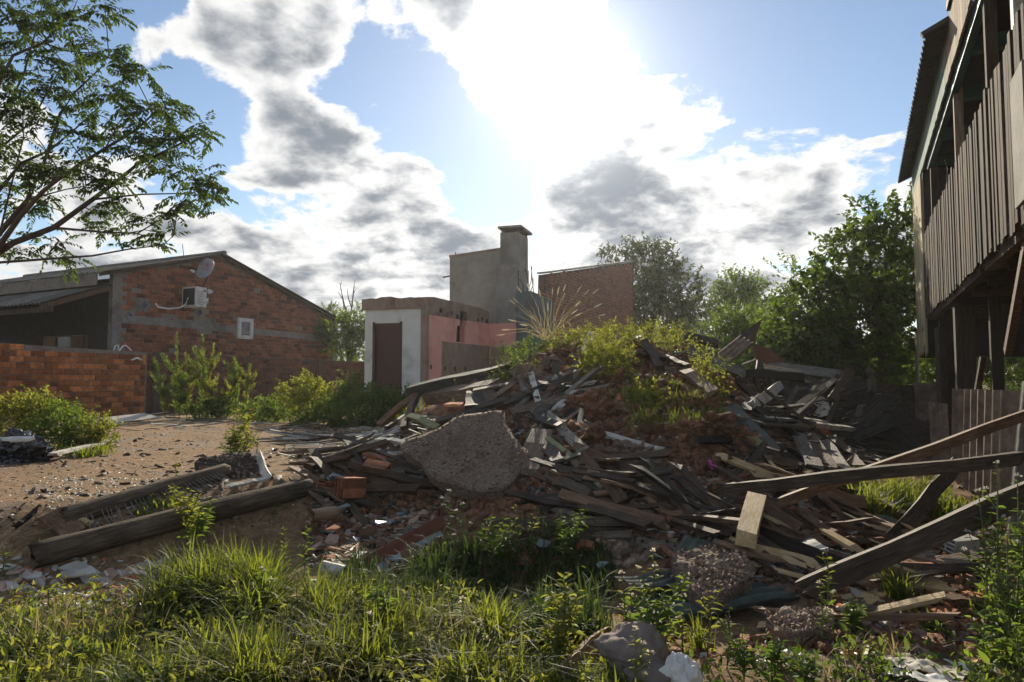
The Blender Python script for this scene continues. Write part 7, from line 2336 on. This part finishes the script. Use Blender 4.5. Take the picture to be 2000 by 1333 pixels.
wl = [
    # x, top y, distance, lean, leaf, flower, label
    (376, 955, 5.3, .02, 'foliage_yellow', None, 'leafy yellow green weed growing in front of the thick log'),
    (398, 990, 5.2, .12, 'foliage_mid', None, 'small green weed right of the leafy one at the thick log'),
    (545, 985, 5.9, .0, 'foliage_mid', None, 'little weed at the right end of the thick log'),
    (560, 1025, 5.0, -.05, 'foliage_yellow', None, 'spindly weed between log and heap foot'),
    (607, 1015, 4.9, .05, 'foliage_mid', None, 'thin weed at the heap foot, right of the spindly one'),
    (463, 800, 7.4, .0, 'foliage_yellow', 'red_flower', 'leafy shrub with red flower on top behind the dark crate'),
    (490, 830, 7.3, .12, 'foliage_yellow', None, 'bushy plant right of the red flowered one behind the crate'),
    (445, 845, 7.3, -.12, 'foliage_mid', None, 'bushy plant left of the red flowered one behind the crate'),
    (515, 850, 7.2, .2, 'foliage_mid', None, 'drooping plant at the right side of the dark crate'),
    (340, 925, 6.6, -.1, 'foliage_yellow', None, 'low weed behind the thin log'),
    (1005, 985, 5.1, .0, 'foliage_yellow', None, 'sunlit pale green weed in the dark hollow below the red frame'),
    (1040, 988, 5.1, .08, 'foliage_yellow', None, 'sunlit weed just right of the pale green one below the frame'),
    (960, 1010, 5.0, -.05, 'foliage_dark', None, 'dark weed below the left rail of the red frame'),  # dark leaf colour stands in for the heap's shade on this weed
    (905, 985, 5.1, .0, 'grass_dark', 'flower', 'tall dry weed with white buds before the big slab'),
    (880, 960, 5.2, -.08, 'grass_dark', 'flower', 'thin weed with pale buds at the slab bottom'),
    (1100, 1020, 4.9, .05, 'foliage_dark', None, 'dark weed under the tan round pole'),  # again the heap's shade is put into the leaf colour
    (1110, 1160, 3.35, .02, 'foliage_yellow', None, 'tall leafy herb standing before the dark hollow'),
    (1085, 1210, 3.3, -.1, 'foliage_yellow', None, 'leafy herb left of the tall one at the bottom'),
    (1040, 1200, 3.4, .1, 'foliage_mid', None, 'slim herb among the front grass ends'),
    (905, 1170, 3.6, .0, 'foliage_yellow', 'seed', 'seeding herb at the right end of the front grass'),
    (880, 1130, 3.7, .03, 'foliage_yellow', None, 'yellowish herb rising over the front grass'),
    (820, 1105, 3.8, .0, 'foliage_mid', None, 'herb rising over the front grass, left of the yellowish one'),
    (1215, 1120, 3.3, -.04, 'foliage_yellow', 'seed', 'budding herb left of the curled roof sheet'),
    (1268, 1078, 3.35, .03, 'foliage_yellow', 'seed', 'tallest budding herb before the green grey sheet'),
    (1290, 1150, 3.2, .05, 'foliage_mid', None, 'leafy herb before the pale boulder'),
    (1330, 1165, 3.3, .02, 'foliage_yellow', 'seed', 'budding herb right of the pale boulder'),
    (1375, 1135, 3.5, .03, 'foliage_yellow', None, 'slender herb before the brown concrete chunk'),
    (1235, 1230, 2.9, .0, 'foliage_yellow', 'seed', 'herb with clustered buds in front of the pale boulder'),
    (1415, 1180, 3.3, .05, 'foliage_mid', None, 'thin herb right of the slender one'),
    (1590, 1140, 3.6, .0, 'foliage_mid', 'seed', 'upright herb before the flat concrete chunk'),
    (1605, 1070, 4.0, .02, 'foliage_yellow', None, 'tall thin herb below the dark board with frayed edge'),
    (1655, 1170, 3.7, .0, 'foliage_mid', None, 'bushy herb on the right foreground soil'),
    (1640, 1230, 3.3, -.05, 'foliage_yellow', None, 'yellow herb at the bottom right of centre'),
    (1690, 1240, 3.2, .05, 'foliage_yellow', None, 'yellow herb left of the dirty cloth'),
    (1620, 1260, 3.1, -.1, 'foliage_mid', None, 'low herb left of the yellow herbs'),
    (1910, 905, 3.7, .02, 'foliage_mid', 'flower', 'tall white flowered weed crossing the lowest beam'),
    (1935, 930, 3.6, .06, 'foliage_mid', 'flower', 'white flowered weed right of the tallest one'),
    (1885, 960, 3.8, -.03, 'foliage_mid', 'flower', 'white flowered weed left of the tallest one'),
    (1960, 1000, 3.5, .02, 'foliage_yellow', None, 'leafy bush of stems at the right border, upper one'),
    (1930, 1040, 3.4, .0, 'foliage_mid', None, 'leafy bush of stems at the right border below the flowers'),
    (1985, 1060, 3.3, .05, 'foliage_mid', None, 'leafy weed touching the right border'),
    (1950, 1110, 3.2, .0, 'foliage_dark', None, 'dark leafy weed by the right border'),
    (1990, 1150, 3.0, .0, 'foliage_mid', None, 'broad leaved weed low at the right border'),
    (1915, 1150, 3.3, -.1, 'foliage_mid', None, 'leafy weed left of the dark one by the right border'),
    (1880, 1200, 3.1, .0, 'foliage_mid', None, 'green weed above the dirty cloth end'),
    (1940, 1220, 2.9, .0, 'foliage_mid', None, 'green weed in the bottom right corner'),
    (1985, 1260, 2.8, .0, 'foliage_dark', None, 'dark weed in the bottom right corner'),
    (1860, 1270, 2.9, -.1, 'foliage_mid', None, 'low weed right of the dirty cloth'),
    (1440, 1230, 3.1, .0, 'foliage_dark', None, 'dark low herb right of the white plastic bag'),
    (1500, 1250, 3.0, .0, 'foliage_dark', None, 'dark low herb before the flat concrete chunk'),
    (1560, 1270, 2.9, .0, 'foliage_dark', None, 'dark low herb at the bottom right of the bag'),
    (60, 1195, 3.7, -0.1, 'foliage_mid', None, 'broad leaved herb in the front grass, far left, above the low weeds'),
    (130, 1215, 3.5, 0.08, 'foliage_yellow', 'seed', 'thin yellowish herb in the front grass, left, left of the pale shards end'),
    (250, 1190, 3.8, 0.0, 'foliage_mid', None, 'leafy herb in the front grass, below the standing white shard'),
    (300, 1230, 3.4, -0.1, 'grass_dry', None, 'dry brown herb in the front grass, left of the tallest grass clump'),
    (390, 1105, 3.9, 0.08, 'foliage_mid', None, 'broad leaved herb in the front grass, in front of the thick log'),
    (450, 1120, 3.7, 0.0, 'foliage_yellow', None, 'thin yellowish herb in the front grass, at the tallest grass clump'),
    (520, 1110, 3.9, -0.1, 'foliage_mid', 'seed', 'leafy herb in the front grass, right of the tallest grass clump'),
    (585, 1140, 3.7, 0.08, 'grass_dry', None, 'dry brown herb in the front grass, below the spindly weed'),
    (640, 1160, 3.6, 0.0, 'foliage_mid', None, 'broad leaved herb in the front grass, left of the pale blue sheet'),
    (700, 1130, 3.8, -0.1, 'foliage_yellow', None, 'thin yellowish herb in the front grass, right of the pale blue sheet'),
    (760, 1150, 3.6, 0.08, 'foliage_mid', None, 'leafy herb in the front grass, below the broken door'),
    (730, 1200, 3.3, 0.0, 'grass_dry', 'seed', 'dry brown herb in the front grass, centre of the front grass'),
    (560, 1220, 3.2, -0.1, 'foliage_mid', None, 'broad leaved herb in the front grass, low in the front grass middle'),
    (340, 1240, 3.2, 0.08, 'foliage_yellow', None, 'thin yellowish herb in the front grass, low in the front grass left'),
    (180, 1255, 3.2, 0.0, 'foliage_mid', None, 'leafy herb in the front grass, low at the bottom left'),
    (850, 1190, 3.4, -0.1, 'grass_dry', None, 'dry brown herb in the front grass, right end under the seeding herb'),
    (940, 1215, 3.3, 0.08, 'foliage_mid', 'seed', 'broad leaved herb in the front grass, left of the sunlit herbs'),
    (980, 1245, 3.1, 0.0, 'foliage_yellow', None, 'thin yellowish herb in the front grass, at the grass end near the herbs'),
    (480, 1190, 3.4, -0.1, 'foliage_mid', None, 'leafy herb in the front grass, in the thick of the grass'),
    (400, 1210, 3.3, 0.08, 'grass_dry', None, 'dry brown herb in the front grass, left thick of the grass'),
    (20, 1060, 4.6, .0, 'foliage_mid', None, 'green weed at the left border by the dead twigs'),
    (110, 1140, 4.0, .0, 'foliage_mid', None, 'broad leaved weed among the pale shards'),
    (200, 1150, 4.0, .0, 'foliage_mid', None, 'second broad leaved weed among the pale shards')]
for k, (x, ty, d, lx, leaf, fl, lab_) in enumerate(wl):
    base = ground_at(x - lx * 100, d) if x < 1850 else ground_at(x + 25, d)
    h = max(.12, at(x, ty, d).z - base.z)
    big = d < 4.1 and x > 1850
    if x > 1850:
        x += 25
    bushy = leaf == 'foliage_dark' or big or 'bush' in lab_ or 'shrub' in lab_ or 'leafy' in lab_
    weed('weed', lab_, base, h, 300 + k, leaf, int((24 if big else 34 if bushy else 20) * (.5 + h)), (.06 if big else .085 if bushy else .055) * (1.0 if h > .3 else .7), .34, (lx, 0), fl, None, (.55 if big else 1.2 if bushy else .7), (5 if big else 7 if bushy else 3), True)


# ---------------------------------------------------------------- grass
def blades(P, h, q, lean=.45, w=.007):
    """curved blades from points P with heights h"""
    n = len(P)
    a = q.uniform(0, 2 * math.pi, n)
    d = np.stack([np.cos(a), np.sin(a), np.zeros(n)], 1)
    s = np.stack([-np.sin(a + q.normal(0, .5, n)), np.cos(a), np.zeros(n)], 1)
    L = lean * q.uniform(.2, 1.5, n)
    W_ = w * q.uniform(.6, 1.4, n)
    V = []
    for f, ww in ((0, 1.0), (.4, .95), (.75, .65)):
        c = P + d * (h * L * f ** 1.8)[:, None] + np.array([0, 0, 1.0]) * (h * (f - .28 * L * f ** 2.2))[:, None]
        V += [c + s * (W_ * ww * .5)[:, None], c - s * (W_ * ww * .5)[:, None]]
    V.append(P + d * (h * L)[:, None] + np.array([0, 0, 1.0]) * (h * (1 - .40 * L))[:, None])
    v = np.stack(V, 1)
    f = np.array([(0, 1, 3), (0, 3, 2), (2, 3, 5), (2, 5, 4), (4, 5, 6)])
    F = (f[None] + (np.arange(n) * 7)[:, None, None]).reshape(-1, 3)
    return v.reshape(-1, 3), F


def grass(label, boxes, mat, seed, lean=.5, w=.007, name='grass'):
    q = np.random.default_rng(seed)
    out = []
    for (x0, y0, x1, y1, clumps, per, h0, h1, rad) in boxes:
        for _ in range(clumps):
            c = onto(q.uniform(x0, x1), q.uniform(y0, y1))
            if y1 > 1380 and fbm(np.array(c.x * 1.7), np.array(c.y * 1.7), 2) < -.12:
                continue
            n = int(per * q.uniform(.4, 1.7))
            sc_ = q.uniform(.6, 1.3)
            xy = np.array([c.x, c.y]) + q.normal(size=(n, 2)) * rad
            P = np.column_stack([xy, ground_z(xy[:, 0], xy[:, 1]) - .01])
            h = q.uniform(h0, h1, n) * sc_
            out.append(blades(P, h, q, lean, w))
    v, f = join(out)
    o = link(name, np_mesh(name, v, f, mat))
    return tagged(o, label, 'grass', kind='stuff')


grass('tall sunlit grass across the left foreground', [(300, 1190, 760, 1400, 80, 75, .14, .38, .035), (640, 1215, 1000, 1400, 60, 70, .12, .34, .035), (0, 1225, 330, 1420, 80, 50, .08, .24, .05), (-150, 1230, 60, 1450, 25, 50, .1, .24, .05),
                                                       (360, 1165, 520, 1215, 45, 60, .22, .40, .04), (820, 1290, 1260, 1420, 60, 45, .08, .22, .05)], 'grass', 1, .85, .0095)
grass('fine grass blades between the coarse front grass', [(0, 1200, 1000, 1420, 70, 60, .06, .20, .07), (960, 1290, 1300, 1420, 30, 40, .05, .15, .06)], 'grass', 12, 1.0, .005, 'fine_grass')
grass('dark lower grass inside the front grass', [(0, 1200, 1000, 1420, 160, 40, .08, .22, .07)], 'grass_dark', 13, .9, .009, 'undergrowth_grass')  # dark blades paint the shade in the gaps between the clumps
grass('dry stalks mixed into the front grass', [(0, 1220, 960, 1400, 130, 14, .14, .34, .05), (1600, 1280, 1760, 1350, 8, 14, .08, .18, .04)], 'grass_dry', 2, .8, .005, 'dry_grass')
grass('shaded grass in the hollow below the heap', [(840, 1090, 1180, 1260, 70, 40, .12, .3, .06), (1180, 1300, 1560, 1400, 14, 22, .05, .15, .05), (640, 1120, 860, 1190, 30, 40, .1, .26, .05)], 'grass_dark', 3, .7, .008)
grass('bright grass patch by the corrugated fence', [(1690, 968, 1840, 1015, 46, 50, .10, .26, .05), (1840, 985, 1900, 1020, 14, 40, .08, .2, .05), (1940, 1180, 2060, 1400, 40, 40, .08, .22, .05)], 'grass', 4, .7, .012)
grass('sparse grass growing on the mound', [(1225, 790, 1400, 840, 42, 26, .06, .17, .05), (1210, 740, 1340, 790, 24, 24, .06, .16, .05), (1340, 770, 1420, 820, 16, 26, .06, .16, .05)], 'grass', 5, .9, .007)
grass('tufts of weeds and grass along the yard walls', [(420, 800, 800, 822, 60, 30, .12, .35, .10), (0, 870, 210, 895, 16, 30, .06, .16, .06), (250, 985, 420, 1010, 8, 26, .04, .10, .04)], 'grass', 6, .7, .014)


def leaf_litter(label, boxes, mat, seed, ll, name):
    q = np.random.default_rng(seed)
    P = []
    for (x0, y0, x1, y1, n, h) in boxes:
        for _ in range(n):
            c = onto(q.uniform(x0, x1), q.uniform(y0, y1))
            k = q.integers(4, 12)
            P.append(np.array(c) + np.column_stack([q.normal(0, .04, k), q.normal(0, .04, k), q.uniform(0, h, k)]))
    P = np.concatenate(P)
    Dv = q.normal(size=(len(P), 3)) + np.array([0, 0, .5])
    v, f = leaf_arrays(P, Dv, ll * q.uniform(.5, 1.3, len(P)), .42, q, fine=True)
    tagged(link(name, np_mesh(name, v, f, mat)), label, 'weeds', kind='stuff')


leaf_litter('low leafy weeds between the front grass', [(0, 1190, 1000, 1420, 520, .20), (960, 1260, 1300, 1420, 150, .14)], 'foliage_yellow', 21, .045, 'low_weeds')
leaf_litter('low dark weeds over the shaded hollow and the right foreground', [(850, 1100, 1180, 1260, 80, .16), (1180, 1300, 1640, 1400, 50, .08), (1640, 1310, 1980, 1400, 30, .10)], 'foliage_dark', 22, .05, 'shade_weeds')  # the hollow's shade is put into the dark leaf colour
leaf_litter('low green weeds at the right border', [(1930, 1060, 2050, 1400, 120, .22), (1640, 1250, 1860, 1330, 14, .08)], 'foliage_mid', 23, .055, 'border_weeds')
for k, (x, y, hh, n, lab_, d) in enumerate(((1745, 1205, .30, 130, 'thick dark green grass tuft in the clay rubble', 4.1), (1795, 1245, .16, 70, 'small grass tuft right on the bare soil', 3.75), (1775, 938, .34, 7, 'few broad grass blades standing before the dark fence', 6.9), (1733, 945, .26, 6, 'few bent grass blades left of the broad ones', 6.8), (1355, 1215, .24, 60, 'stiff grass tuft on the green grey corrugated sheet', 3.6), (1180, 1290, .2, 40, 'small grass tuft left of the pale boulder', 3.1))):
    q = np.random.default_rng(400 + k)
    c = onto(x, y) if d is None else ground_at(x, d)
    xy = np.array([c.x, c.y]) + q.normal(size=(n, 2)) * .03
    P = np.column_stack([xy, ground_z(xy[:, 0], xy[:, 1]) - .01])
    tagged(link('grass_tuft', np_mesh('grass_tuft', *blades(P, q.uniform(.5, 1.1, n) * hh, q, .7, .018 if n < 10 else .007), 'grass')), lab_, 'grass tuft')
# ------------------------------------------------------------------ thin haze added for the dusty backlight
hz = bpy.data.materials.new('haze')
hz.use_nodes = True
hz.node_tree.nodes.clear()
pv = nd(hz.node_tree, 'ShaderNodeVolumePrincipled')
pv.inputs['Color'].default_value = (.93, .95, .98, 1)
pv.inputs['Density'].default_value = .00055
pv.inputs['Anisotropy'].default_value = .6
ho = nd(hz.node_tree, 'ShaderNodeOutputMaterial')
lk(hz.node_tree, pv.outputs[0], ho.inputs['Volume'])
MAT['haze'] = hz
b = MB()
b.box((0, 0, 3.7), (4200, 0, 0), (0, 4200, 0), (0, 0, 5.6))
tagged(b.build('haze', 'haze'), 'thin haze added over the whole lot for the dusty backlight', 'haze', kind='stuff')
